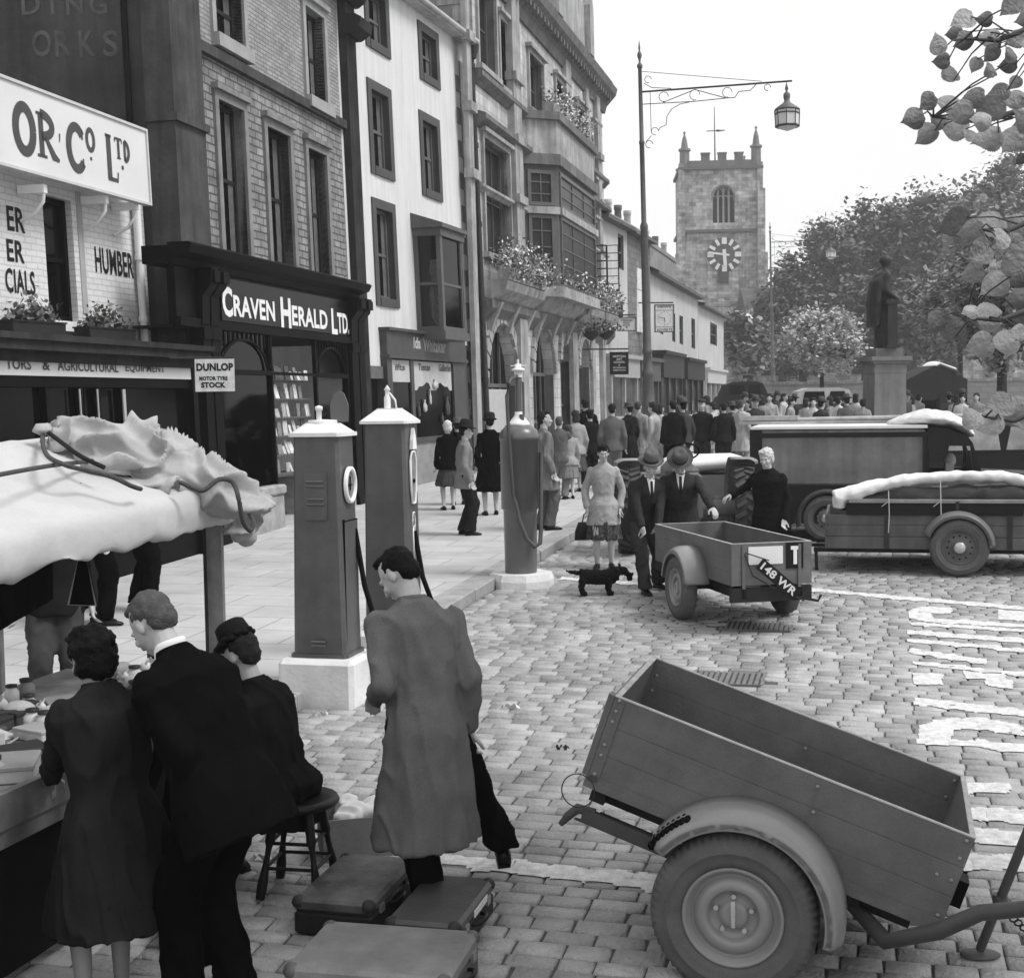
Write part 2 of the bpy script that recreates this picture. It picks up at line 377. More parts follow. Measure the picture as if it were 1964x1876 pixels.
# painted marks: polygons measured on the picture, dropped on the ground
def strip(x0, y0, x1, y1, w): return [(x0, y0-w/2), (x1, y1-w/2), (x1, y1+w/2), (x0, y0+w/2)]
MARKS = [strip(1075, 1112, 1240, 1120, 6), strip(1540, 1133, 1990, 1168, 7), strip(600, 1622, 1300, 1697, 27), strip(1560, 1715, 1760, 1742, 22),
 [(1762, 1167), (1826, 1169), (1826, 1179), (1785, 1180), (1790, 1185), (1990, 1197), (1990, 1204), (1775, 1192), (1745, 1184), (1742, 1175)],
 [(1746, 1196), (1990, 1206), (1990, 1213), (1746, 1202)], [(1740, 1211), (1990, 1225), (1990, 1234), (1738, 1220)], [(1742, 1228), (1990, 1245), (1990, 1252), (1742, 1235)],
 [(1746, 1246), (1893, 1264), (1890, 1275), (1746, 1255)], [(1752, 1270), (1990, 1291), (1990, 1299), (1752, 1279)], [(1752, 1292), (1810, 1296), (1808, 1314), (1752, 1312)],
 [(1848, 1290), (1930, 1298), (1928, 1306), (1850, 1300)], [(1886, 1302), (1945, 1310), (1942, 1320), (1888, 1313)], [(1752, 1341), (1990, 1363), (1990, 1377), (1752, 1355)],
 [(1762, 1396), (1800, 1384), (1830, 1395), (1822, 1430), (1758, 1425)], [(1818, 1419), (1990, 1431), (1990, 1446), (1818, 1432)], [(1790, 1383), (1880, 1379), (1990, 1398), (1990, 1412), (1860, 1396), (1800, 1400)],
 [(1850, 1503), (1940, 1503), (1935, 1520), (1850, 1520)], [(1850, 1550), (1990, 1560), (1990, 1580), (1850, 1572)], [(1850, 1591), (1990, 1603), (1985, 1622), (1850, 1616)],
 [(1840, 1638), (1990, 1647), (1985, 1672), (1840, 1665)], [(1914, 1173), (1990, 1176), (1990, 1190), (1914, 1187)]]
MG = []
for pl in MARKS:
    my_ = sum(p[1] for p in pl)/len(pl); pl = [(p[0], p[1]+(2.2 if p[1] > my_ else -2.2)) for p in pl]
    q = [gnd(*p) for p in pl]; MG.append(([(v.x, v.y) for v in q], min(v.x for v in q), max(v.x for v in q), min(v.y for v in q), max(v.y for v in q)))
def in_mark(x, y):
    for q, a0, a1, b0, b1 in MG:
        if x < a0 or x > a1 or y < b0 or y > b1: continue
        c = False; n = len(q); j = n-1
        for i in range(n):
            if (q[i][1] > y) != (q[j][1] > y) and x < (q[j][0]-q[i][0])*(y-q[i][1])/(q[j][1]-q[i][1])+q[i][0]: c = not c
            j = i
        if c: return True
    return False
rg = random.Random(3)
V = []; Fc = []; PV = []; PF = []
GR = [((1378, 1525, 1186, 1212)), ((1335, 1435, 1284, 1312))]   # drain gratings (picture boxes)
grates = []
for x0, x1, y0, y1 in GR:
    p = gnd((x0+x1)/2, (y0+y1)/2); grates.append(p)
a = -15.2; row = 0
while a < 9:
    cw = rg.uniform(.12, .155); c = .02+rg.uniform(-.2, 0); nx = 0
    a1 = a+cw
    while c < 14:
        ln = rg.uniform(.16, .27); g = rg.uniform(.003, .01)
        c0, c1 = max(c, .012), c+ln-g; c += ln
        if c1-c0 < .05: continue
        pm = st((a+a1)/2, (c0+c1)/2)
        # keep only what the camera (or one a step aside) could see
        px = CX+F*pm.x/pm.y
        if px < -500 or px > 3300 or pm.y < 4.2: continue
        if any(abs((pm-q).dot(Vector((math.cos(SA), -math.sin(SA), 0)))) < .36 and abs((pm-q).dot(Vector((math.sin(SA), math.cos(SA), 0)))) < .26 for q in grates): continue
        hj = rg.uniform(-.003, .002); wob = [rg.uniform(-.005, .005) for _ in range(8)]; e = rg.uniform(.009, .018)
        A0, A1, C0, C1 = a+.005, a1-.005, c0, c1
        cor = [(A0+wob[0], C0+wob[1]), (A0+wob[2], C1+wob[3]), (A1+wob[4], C1+wob[5]), (A1+wob[6], C0+wob[7])]
        b = len(V); ca = (A0+A1)/2; cc = (C0+C1)/2
        for aa, c_ in cor: V.append(st(aa, c_, -.03))
        for aa, c_ in cor: V.append(st(aa+(ca-aa)*.02, c_+(cc-c_)*.02, hj-.009))
        for aa, c_ in cor:
            k1 = e/(A1-A0)*1.4; k2 = e/(C1-C0)*1.4; V.append(st(aa+(ca-aa)*k1, c_+(cc-c_)*k2, hj+.001))
        V.append(st(ca, cc, hj+.005))
        for i in range(4):
            j = (i+1) % 4; Fc.append((b+i, b+4+i, b+4+j, b+j)); Fc.append((b+4+i, b+8+i, b+8+j, b+4+j)); Fc.append((b+8+i, b+12, b+8+j))
        # paint cells on this sett
        n1, n2 = 7, 13
        if any(pm.x > m[1]-.3 and pm.x < m[2]+.3 and pm.y > m[3]-.3 and pm.y < m[4]+.3 for m in MG):
            tt, uu = V[b+8:b+12], V[b+12]
            q0, q1, q2, q3 = [v.copy() for v in tt]
            for i in range(n1):
                for k in range(n2):
                    cs = []
                    for di, dk in ((0, 0), (0, 1), (1, 1), (1, 0)):
                        s1, s2 = (i+di)/n1*1.42-.21, (k+dk)/n2*1.2-.1
                        p = (q0*(1-s2)+q1*s2)*(1-s1)+(q3*(1-s2)+q2*s2)*s1
                        p.z += .004*(1-min(1.35, max(abs(s1-.5), abs(s2-.5))*2)**3)+.0052; cs.append(p)
                    m_ = (cs[0]+cs[2])/2; nz = noise.noise(m_*9)*.03
                    if in_mark(m_.x+nz, m_.y+nz*1.5) and noise.noise(m_*14+Vector((5, 0, 0)))+noise.noise(m_*3)*.5 > -.85:
                        bb = len(PV); PV += cs; PF.append((bb, bb+1, bb+2, bb+3))
    a = a1; row += 1
def raw(name, V, Fc, m, kind, smooth=False):
    me = bpy.data.meshes.new(name); me.from_pydata([tuple(v) for v in V], [], Fc); me.materials.append(m)
    bm = bmesh.new(); bm.from_mesh(me)
    for f in bm.faces:
        f.smooth = smooth
    bm.normal_update()
    up = sum(1 for f in bm.faces if f.normal.z > .9); dn = sum(1 for f in bm.faces if f.normal.z < -.9)
    if dn > up: bmesh.ops.reverse_faces(bm, faces=bm.faces)
    bm.to_mesh(me); bm.free()
    o = bpy.data.objects.new(name, me); COL.objects.link(o); o['kind'] = kind; return o
# per-sett tone through the object-space noise of the material plus an attribute
o = raw('cobbled_road', V, Fc, SETT, 'structure', True)
at_ = o.data.attributes.new('tone', 'FLOAT', 'FACE'); tone = []
t_ = 1.
for i in range(len(Fc)):
    if i % 12 == 0: t_ = rg.gauss(1, .1)
    tone.append(max(.6, min(1.4, t_)))
at_.data.foreach_set('value', tone)
nt = SETT.node_tree; an = nt.nodes.new('ShaderNodeAttribute'); an.attribute_name = 'tone'
bsdf = nt.nodes['Principled BSDF']; lk = bsdf.inputs['Base Color'].links[0]; src = lk.from_socket
vm = nt.nodes.new('ShaderNodeVectorMath'); vm.operation = 'MULTIPLY'; nt.links.new(src, vm.inputs[0]); nt.links.new(an.outputs['Fac'], vm.inputs[1]); nt.links.new(vm.outputs[0], bsdf.inputs['Base Color'])
raw('road_marking', PV, PF, PAINT, 'structure')
for k, p in enumerate(grates):
    M = frame((p.x, p.y, p.z), SA, 0, G*.97); t = thing('drain_grating', ['iron drain grating in the setts under the small trailer with the number plate', 'iron drain grating in the setts just behind the raised end of the near trailer'][k], 'drain', M=M, group='drain gratings in the road')
    m = MB(M); m.box(-.25, .25, -.35, .35, -.028, -.02); m.build('pit', mat(.1, .9, .3), t)
    m = MB(M)
    for i in range(15): x = -.34+i*.0486; m.box(-.24, .24, x-.015, x+.015, -.02, -.001)
    m.box(-.25, -.235, -.35, .35, -.02, .001); m.box(.235, .25, -.35, .35, -.02, .001); m.build('grille', mat(.17, .6, .3, 8, name='worn_iron'), t)
# ------------------------------------------------------------------ facade helpers
class Fac:
    def __init__(s, x, y, z, ang, lean): s.M = frame((x, y, z), ang, lean); s.I = s.M.inverted(); s.op = []
    def fp(s, x, y, w=0.):
        a = s.I @ CAM; b = (s.I.to_3x3()) @ ray(x, y); t = (w-a.y)/b.y; p = a+b*t; return p.x, p.z
    def R(s, x0, x1, yt, yb, w=0.):
        """picture box (left edge x0, right edge x1, top and bottom measured on the left edge) -> u0,u1,v0,v1"""
        u0, v1 = s.fp(x0, yt, w); _, v0 = s.fp(x0, yb, w); u1, _ = s.fp(x1, (yt+yb)/2, w); return u0, u1, v0, v1
def wall_grid(mb, u0, u1, v0, v1, ops, depth=.18, w=0., dark=True):
    us = sorted({u0, u1} | {max(u0, min(u1, o[i])) for o in ops for i in (0, 1)}); vs = sorted({v0, v1} | {max(v0, min(v1, o[i])) for o in ops for i in (2, 3)})
    for i in range(len(us)-1):
        for j in range(len(vs)-1):
            cu, cv = (us[i]+us[i+1])/2, (vs[j]+vs[j+1])/2
            if any(o[0] < cu < o[1] and o[2] < cv < o[3] for o in ops): continue
            mb.add([(us[i], w, vs[j]), (us[i+1], w, vs[j]), (us[i+1], w, vs[j+1]), (us[i], w, vs[j+1])], [(0, 1, 2, 3)])
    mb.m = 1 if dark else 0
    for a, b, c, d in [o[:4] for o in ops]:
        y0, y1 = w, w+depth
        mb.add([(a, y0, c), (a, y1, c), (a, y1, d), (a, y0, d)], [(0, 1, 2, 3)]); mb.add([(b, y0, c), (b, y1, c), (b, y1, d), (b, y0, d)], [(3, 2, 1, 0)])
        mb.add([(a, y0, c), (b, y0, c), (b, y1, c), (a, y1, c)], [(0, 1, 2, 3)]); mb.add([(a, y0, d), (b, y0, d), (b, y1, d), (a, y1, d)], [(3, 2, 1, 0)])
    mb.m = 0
def sash(par, M, u0, u1, v0, v1, w, m, nx=1, ny=1, fr=.06, mid=True, label=None, glass=None, curtain=False):
    """sliding sash window set at depth w"""
    mb = MB(M); b = .035
    mb.box(u0, u0+fr, w-.03, w+.05, v0, v1); mb.box(u1-fr, u1, w-.03, w+.05, v0, v1); mb.box(u0+fr, u1-fr, w-.03, w+.05, v0, v0+fr); mb.box(u0+fr, u1-fr, w-.03, w+.05, v1-fr, v1)
    vm = (v0+v1)/2
    if mid: mb.box(u0+fr, u1-fr, w-.015, w+.035, vm-.03, vm+.03)
    for i in range(1, nx): u = u0+(u1-u0)*i/nx; mb.box(u-b/2, u+b/2, w-.005, w+.03, v0+fr, v1-fr)
    for i in range(1, ny):
        v = v0+(v1-v0)*i/ny
        if not (mid and abs(v-vm) < .05): mb.box(u0+fr, u1-fr, w-.003, w+.028, v-b/2, v+b/2)
    wo = mb.build('window', m, par, label)
    g = MB(M); g.add([(u0, w+.02, v0), (u1, w+.02, v0), (u1, w+.02, v1), (u0, w+.02, v1)], [(0, 1, 2, 3)]); g.build('pane', glass or GLASS, wo)
    if curtain:
        c = MB(M); cw = (u1-u0)*.2
        for (a0, a1) in ((u0+fr, u0+fr+cw), (u1-fr-cw, u1-fr)):
            n = 8; vs = []
            for i in range(n+1): vs += [(a0+(a1-a0)*i/n, w+.012-.008*(i % 2), v0+.05), (a0+(a1-a0)*i/n, w+.012-.008*(i % 2), v1-.05)]
            c.add(vs, [(2*i, 2*i+2, 2*i+3, 2*i+1) for i in range(n)])
        c.build('curtain', mat(.12, .9, .3, 8), wo)
    return wo
def moulding(mb, u0, u1, w0, v0, prof):
    """prof: list of (out, height) from bottom; runs u0..u1 in front of plane w0"""
    pts = [(w0+.02, v0)]+[(w0-o, v0+h) for o, h in prof]+[(w0+.02, v0+prof[-1][1])]
    mb.prism(pts, u0, u1, 'x')
def plant(mb, c, r, n=60, s=.05, rg=random, fl=0.):
    for i in range(n):
        p = Vector(c)+Vector((rg.gauss(0, 1)*r[0], rg.gauss(0, 1)*r[1], abs(rg.gauss(0, 1))*r[2]))
        t = Vector((rg.uniform(-1, 1), rg.uniform(-1, 1), rg.uniform(-.6, 1))).normalized(); q = t.cross(Vector((rg.uniform(-1, 1), rg.uniform(-1, 1), rg.uniform(-1, 1)))).normalized()
        z = s*rg.uniform(.6, 1.4); mb.m = 1 if rg.random() < fl else 0
        k = 1.3 if mb.m == 0 else .7
        mb.add([p, p+t*z*k*.5+q*z*.4, p+t*z*k, p+t*z*k*.5-q*z*.4], [(0, 1, 2, 3)])
    mb.m = 0
LEAF = mat(.09, .6, .4, 6, spec=.3, name='leaf_green'); PETAL = mat(.7, .7, .15, 6, name='petal')
WBRICK = brick(.66, .6, .5, .23, .077, .01, .35, .75, .1, 1.2, name='white_painted_brick')
CBRICK = brick(.2, .12, .07, .24, .08, .012, .6, .85, .35, 3, name='grey_brick')
UBRICK = brick(.34, .25, .16, .23, .07, .01, .5, .85, .25, 2.5, name='pale_grey_brick')
LBRICK = brick(.27, .2, .09, .3, .125, .014, .9, .85, .3, 2.5, streak=.25, name='rough_stone_blocks')
RENDERW = mat(.62, .85, .05, .9, bump=.35, bscale=45, name='white_render', fine=.06, streak=.12)
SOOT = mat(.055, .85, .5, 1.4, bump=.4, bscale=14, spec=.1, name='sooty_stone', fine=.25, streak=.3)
SOOTL = mat(.085, .85, .4, 1.6, bump=.4, bscale=14, spec=.1, name='sooty_stone_lit', fine=.25, streak=.3)  # same stone as SOOT, paler: the lit look is put into its colour
SUR = mat(.085, .7, .2, 2, name='grey_painted_stone', fine=.12)
ASHLAR = brick(.52, .42, .24, .62, .29, .008, .35, .8, .25, 1.6, streak=.3, name='ashlar')
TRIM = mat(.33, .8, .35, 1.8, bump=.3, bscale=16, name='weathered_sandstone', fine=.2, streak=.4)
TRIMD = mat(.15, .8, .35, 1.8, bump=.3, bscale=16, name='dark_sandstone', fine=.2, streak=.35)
SLATE = brick(.14, .1, .05, .3, .2, .01, .5, .7, .3, 1, name='roof_slates')
FRAMEG = mat(.12, .5, .2, 4, name='grey_frame')

# ------------------------------------------------------------------ 1 low white garage building
fa = Fac(-5.35, 18.2, .43, rad(13.8), .035); M = fa.M
B = thing('shop_building', 'low white painted brick garage with a big white signboard, at the left edge', 'building', M=M)
B['category'] = 'shop building'
uR = fa.fp(279, 480)[0]; uL = uR-9; vT = fa.fp(60, 230)[1]; vL = fa.fp(60, 652)[1]
wn = fa.R(80, 143, 372, 612)
mb = MB(M); wall_grid(mb, uL, uR, vL-.1, vT, [wn], .16); mb.add([(uR, 0, 0), (uR, 6, 0), (uR, 6, vT), (uR, 0, vT)], [(0, 1, 2, 3)]); mb.add([(uL, 0, 0), (uL, 6, 0), (uL, 6, vT), (uL, 0, vT)], [(3, 2, 1, 0)])
mb.build('wall', WBRICK, B)
mb = MB(M); mb.box(uR+.004, uR+.17, .02, .4, vL-.2, vT); mb.build('brick_return', CBRICK, B)
mb = MB(M); mb.box(uL, uR, 0, 6, vT, vT+.12); mb.build('roof', SLATE, B)
sash(B, M, wn[0], wn[1], wn[2], wn[3], .12, BLACKPAINT, 1, 1, .07, label='tall black sash window beside the painted lettering')
mb = MB(M); a, b, c, d = wn; mb.box(a-.1, b+.1, -.05, .1, c-.13, c-.003); mb.build('window_sill', WHITEP, B)
mb = MB(M); a, b, c, d = fa.R(144, 161, 375, 600); mb.box(a, b, -.015, .02, c, d+.05); mb.build('reveal_strip', mat(.35, .8, .1), B)
# signboard
s0, s1, sv0, sv1 = fa.R(-60, 283, 150, 300, -.45); _, _, _, sv1 = fa.R(283, 284, 255, 389, -.45); sv0 = fa.R(283, 284, 255, 389, -.45)[2]
SG = thing('signboard', 'wide white signboard lettered OR CO LTD above the garage window', 'signboard', M=M)
s1 = fa.fp(282, 320, -.45)[0]
mb = MB(M); mb.box(s0, s1, -.45, -.38, sv0, sv1); mb.build('board', mat(.62, .55, .06, 1, name='sign_white'), SG)
mb = MB(M); t = .035
for q in ((s0, s1, sv1, sv1+t), (s0, s1, sv0-t, sv0), (s1, s1+t, sv0-t, sv1+t)): mb.box(q[0], q[1], -.475, -.36, q[2], q[3])
mb.build('edge_frame', mat(.5, .5, .1), SG)
LET = mat(.075, .6, .15, 3, name='lettering_dark')
mb = MB(M); y = -.456
def sgl(segs, x0, x1, yt, yb, th):
    u0, u1, v0, v1 = fa.R(x0, x1, yt, yb, y); glyph(mb, segs, u0, v0, u1-u0, v1-v0, th*.82, y=y)
ser = lambda u, v, w_=.28: [(u-w_/2, v, .35), (u+w_/2, v, .35)]
Oth = lambda a: .45+.75*abs(math.cos(rad(a)))
sgl([arc(.5, .5, .42, .5, 0, 360, 28, Oth)], 24, 66, 198, 283, .13)
sgl([[(.22, 0), (.22, 1)], ser(.22, .01, .42), ser(.18, .99, .3), arc(.22, .74, .5, .26, 90, -90, 12, lambda a: .4+.7*abs(math.cos(rad(a)))), [(.4, .48, .6), (.75, .06, 1.1), (.98, 0, .4)]], 67, 112, 214, 296, .12)
sgl([[(.5, 1, .6), (.4, 0, .3)]], 111, 118, 256, 272, .06)
sgl([arc(.55, .5, .5, .5, 40, 320, 22, Oth), [(.93, .98, .35), (.95, .74, .35)], [(.95, .28, .35), (.93, .05, .3)]], 128, 160, 238, 318, .12)
sgl([arc(.5, .5, .42, .48, 0, 360, 24, Oth)], 164, 181, 246, 286, .065)
sgl([[(.2, .5), (.8, .5)]], 172, 178, 300, 308, .05)
sgl([[(.22, 0), (.22, 1)], ser(.22, .99, .5), [(.05, .01, .5), (.9, .01, .5), (.95, .2, .3)]], 202, 226, 258, 341, .13)
sgl([[(.5, 0), (.5, 1)], [(.02, .98, .55), (.98, .98, .55)], [(.03, .98, .4), (.03, .78, .3)], [(.97, .98, .4), (.97, .78, .3)], ser(.5, .02, .5)], 219, 234, 264, 302, .07)
sgl([[(.2, 0), (.2, 1)], arc(.2, .5, .68, .49, 90, -90, 14, lambda a: .4+.7*abs(math.cos(rad(a)))), ser(.2, .99, .3), ser(.2, .01, .3)], 236, 248, 272, 308, .07)
sgl([[(.1, .5), (.9, .5)]], 233, 238, 318, 325, .06)
mb.build('lettering', LET, SG)
mb = MB(M)
for x in (62, 182, 240):
    u, v = fa.fp(x, 372 if x < 100 else (392 if x < 200 else 404), -.2)
    mb.box(u-.04, u+.04, -.38, -.02, v, v+.1); mb.tube([(u, -.36, v+.05), (u, -.34, v-.1), (u, -.22, v-.24), (u, -.02, v-.32)], .022, 6)
mb.build('bracket', WHITEP, SG)
# painted words
PB = mat(.03, .7, .2, 5, name='black_lettering')
words = [('ER', 12, 47, 394, 441, .6), ('ER', 12, 46, 458, 500, .6), ('CIALS', 9, 67, 513, 560, .0), ('HUMBER', 181, 255, 473, 522, 0)]
mb = MB(M)
for tx, x0, x1, yt, yb, _ in words:
    u0, u1, v0, v1 = fa.R(x0, x1, yt, yb, -.008); text_mb(mb, tx, 1, u0, v0, -.008, fit=u1-u0, fix_h=v1-v0, bold=.02)
mb.build('painted_lettering', PB, B)
mb = MB(M); u = fa.fp(268, 500, -.09)[0]; mb.tube([(u, -.09, vL), (u, -.09, fa.fp(265, 395, -.09)[1])], .055, 10)
for z in (vL+.35, vL+1.2, vL+2.1): mb.lathe([(.07, z), (.07, z+.07)], 10, Matrix.Translation((u, -.09, 0)))
mb.build('drainpipe', WHITEP, B)
# projecting shopfront: ledge, fascia, dark glazing
wF = -.95
lr = fa.fp(404, 680, wF-.25)[0]; l1 = fa.fp(404, 668, wF-.25)[1]; l0 = fa.fp(404, 690, wF-.25)[1]
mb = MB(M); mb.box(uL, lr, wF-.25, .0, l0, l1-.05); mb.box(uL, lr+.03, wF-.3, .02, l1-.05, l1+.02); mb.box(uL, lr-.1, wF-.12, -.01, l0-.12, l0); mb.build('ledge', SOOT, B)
f0 = fa.R(-40, 367, 683, 714, wF-.06); f0 = (uL, fa.fp(367, 710, wF-.06)[0], fa.fp(200, 724, wF-.06)[1], fa.fp(200, 688, wF-.06)[1])
mb = MB(M); mb.box(f0[0], f0[1], wF-.06, wF+.02, f0[2], f0[3]); mb.build('fascia', mat(.6, .5, .08, 1.5, name='fascia_white'), B)
mb = MB(M)
for tx, x0, x1 in (('TORS', 12, 60), ('&', 82, 96), ('AGRICULTURAL', 111, 227), ('EQUIPMENT', 241, 316)):
    u0, _ = fa.fp(x0, 700, wF-.068); u1, _ = fa.fp(x1, 705, wF-.068); hh = f0[3]-f0[2]; text_mb(mb, tx, 1, u0, f0[2]+hh*.28, wF-.068, fit=u1-u0, fix_h=hh*.5, bold=.012)
mb.build('fascia_lettering', LET, B)
gb = -.45
mb = MB(M); bu = fa.fp(378, 900, wF)[0]
mb.box(f0[1]-.02, bu, wF-.08, wF+.3, gb, l0); mb.box(uL, bu, wF-.02, wF+.1, gb, .75); mb.box(uL, bu, wF-.03, wF+.05, f0[2]-.12, f0[2]-.003)
for x in (88, 156, 190, 240): 
    u = fa.fp(x, 800, wF)[0]; mb.box(u-.02, u+.02, wF-.03, wF+.05, .75, f0[2]-.12)
mb.build('shopfront_frame', BLACKPAINT, B)
mb = MB(M); mb.box(uL, bu-.02, wF+.055, wF+.08, gb, f0[2]); mb.build('shop_window', GLASS2, B)
mb = MB(M)
for x in (156, 190): u = fa.fp(x, 800, wF-.04)[0]; mb.box(u-.012, u+.012, wF-.045, wF-.032, .8, f0[2]-.14)
u = fa.fp(240, 800, wF-.04)[0]; mb.box(u-.03, u+.03, wF-.05, wF-.032, .8, f0[2]-.14); mb.build('glazing_bar', mat(.35, .6, .2), B)
# window boxes
for k, (x0, x1, yb) in enumerate(((26, 128, 649), (173, 262, 654))):
    u0, v0 = fa.fp(x0, yb, -.42); u1, _ = fa.fp(x1, yb, -.42); v0 = l1+.025
    t = thing('window_box', ['dark window box of foliage on the garage ledge, the left one', 'dark window box of pale flowers below the word painted on the white wall'][k], 'window box', M=M @ Matrix.Translation((u0, -.42, v0)), group='window boxes on the garage ledge')
    MM = wm(t); W_ = u1-u0; mb = MB(MM); mb.prism([(0.02, 0), (W_-.02, 0), (W_, .2), (0, .2)], 0, .22, 'y'); mb.box(-.01, W_+.01, -.015, .235, .19, .21); mb.build('trough', DARKWOOD, t)
    rg = random.Random(k+1); pm = MB(MM)
    plant(pm, (W_*.5, .11, .2), (W_*.15, .05, .13), 260, .06, rg, .12); plant(pm, (W_*.25, .11, .2), (W_*.12, .05, .07), 120, .06, rg, .05); plant(pm, (W_*.8, .11, .2), (W_*.09, .05, .09), 120, .06, rg, .03)
    pm.build('foliage', [mat(.13, .6, .4, 6), mat(.45, .6, .2, 6)], t)

# ------------------------------------------------------------------ 2 newspaper building
fc = Fac(-4.12, 21.67, .51, rad(13.3), .025); M = fc.M
B = thing('shop_building', 'sooty brick newspaper shop with tall sash windows and a white lettered black fascia', 'building', M=M); B['category'] = 'shop building'
uL = fc.fp(346, 700)[0]; uL2 = fc.fp(378, 400)[0]; uR = fc.fp(689, 560)[0]; HT = 13.2
u_wl = fc.fp(380, 300)[0]; uPL = fc.fp(659, 300)[0]
ops = []
for (x0, x1, yt, yb) in ((414, 469, 190, 478), (508, 557, 242, 500), (587, 627, 283, 520)): ops.append(fc.R(x0, x1, yt, yb))
low = ops[:]; ups = [fc.R(405, 462, -60, 62), fc.R(581, 620, 10, 180)]
mb = MB(M); vS = fc.fp(500, 160)[1]
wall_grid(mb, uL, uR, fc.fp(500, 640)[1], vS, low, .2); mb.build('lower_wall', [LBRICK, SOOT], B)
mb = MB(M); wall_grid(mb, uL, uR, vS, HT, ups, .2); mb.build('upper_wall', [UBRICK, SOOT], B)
# gable wall facing the camera, with faded lettering
mb = MB(M); mb.add([(uL, 0, -1), (uL, -.0, HT), (uL, 9, HT), (uL, 9, -1)], [(0, 1, 2, 3)]); mb.build('gable_wall', mat(.07, .85, .45, .8, bump=.35, bscale=9, name='dark_gable_render', fine=.2, streak=.25), B)
mb = MB(M); mb.add([(uR, 0, -1), (uR, 9, -1), (uR, 9, HT), (uR, 0, HT)], [(0, 1, 2, 3)]); mb.box(uL, uR, .02, 9, HT, HT+.1); mb.build('side_wall', CBRICK, B)
fg = Fac(0, 0, 0, 0, 0); g0 = M @ Vector((uL, 0, 0))
fg.M = M @ Matrix(((0, -1, 0, uL-.006), (-1, 0, 0, 0), (0, 0, 1, 0), (0, 0, 0, 1)))   # local x towards the street side
fg.M = M @ Matrix(((0, 1, 0, uL-.006), (-1, 0, 0, 0), (0, 0, 1, 0), (0, 0, 0, 1))); fg.I = fg.M.inverted()
mb = MB(fg.M); Z = 'D I N G'
for tx, x0, x1, yt, yb in (('D', 40, 78, -8, 27), ('I', 96, 104, -8, 27), ('N', 126, 160, -8, 27), ('G', 170, 206, -8, 27), ('O', 60, 100, 60, 108), ('R', 104, 138, 60, 108), ('K', 150, 184, 60, 108), ('S', 196, 228, 60, 108)):
    u0, v1 = fg.fp(x0, yt); u1, v0 = fg.fp(x1, yb); text_mb(mb, tx, 1, u0, v0, -.002, fit=u1-u0, fix_h=v1-v0, bold=.015)
mb.build('faded_lettering', mat(.105, .85, .4, 3, name='faded_paint', fine=.25), B)
for k in range(1):
    mb = MB(fg.M); pu = fg.fp(258, 300)[0]; mb.tube([(pu, -.08, -1), (pu, -.08, HT)], .05, 8); mb.build('drainpipe', BLACKPAINT, B)
mb = MB(M)   # corner pier, right pier, string, cornices
mb.box(uL-.05, u_wl, -.14, .3, -1, HT); mb.box(uL-.09, u_wl+.03, -.2, .3, fc.fp(360, 250)[1], fc.fp(360, 235)[1])
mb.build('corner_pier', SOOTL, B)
mb = MB(M); mb.box(uPL, uR, -.16, 0, -1, HT)
c0 = fc.fp(660, 60, -.2)[1]; moulding(mb, uPL-.03, uR+.12, -.14, c0, [(.1, 0), (.3, .12), (.34, .3), (.2, .38)]); mb.build('end_pier', SOOT, B)
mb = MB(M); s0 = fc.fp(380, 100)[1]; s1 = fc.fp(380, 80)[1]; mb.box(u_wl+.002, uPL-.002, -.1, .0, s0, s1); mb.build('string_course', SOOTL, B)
mb = MB(M); ck = fc.fp(640, -28, -.3)[1]; moulding(mb, uL, uR+.1, -.16, ck, [(.05, 0), (.2, .1), (.25, .25), (.5, .4), (.62, .6)]); mb.box(uL, uR, 0, 9, ck, ck+.6); mb.build('cornice', BLACKPAINT, B)
for k, o in enumerate(low+ups):
    a, b, c, d = o; mb = MB(M); t = .13
    mb.box(a-t, a, -.05, .17, c, d+t); mb.box(b, b+t, -.05, .17, c, d+t); mb.box(a, b, -.05, .17, d, d+t); mb.box(a-t-.03, b+t+.03, -.12, 0, d+t, d+t+.09)
    if k >= 3: mb.box(a-t, b+t, -.14, .28, c-.2, c)
    mb.build('window_surround', mat(.2, .7, .3, 2.5, bump=.2, fine=.15, streak=.2) if k < 3 else mat(.3, .7, .2, 3, bump=.2, fine=.15), B)
    sash(B, M, a, b, c, d, .17, DARKWOOD, 2 if k < 3 else 1, 1, .07, curtain=True)
# shopfront
wS = -.42
sc0 = fc.fp(405, 497, wS-.3)[1]; sc1 = fc.fp(405, 480, wS-.3)[1]; uE = fc.fp(712, 560, wS-.3)[0]; uS = fc.fp(352, 480, wS-.2)[0]
mb = MB(M); moulding(mb, uS, uE, wS+.02, sc0-.12, [(.06, 0), (.1, .1), (.28, .16), (.34, .27), (.3, .3)]); mb.box(uS, uE-.1, wS, 0, sc0-.1, sc0+.14)
fa0, fa1, fv0, fv1 = fc.R(421, 676, 532, 614, wS-.02); 
mb.box(uS+.1, uE-.15, wS-.0, wS+.12, fv0-.12, sc0-.1); mb.box(uS+.1, uE-.15, wS-.06, wS, fv0-.14, fv0-.02); mb.build('shop_cornice', BLACKPAINT, B)
mb = MB(M); mb.box(fa0, fa1, wS-.03, wS, fv0, fv1); mb.build('fascia', mat(.012, .3, .2, 3, spec=.5, name='black_fascia'), B)
mb = MB(M)
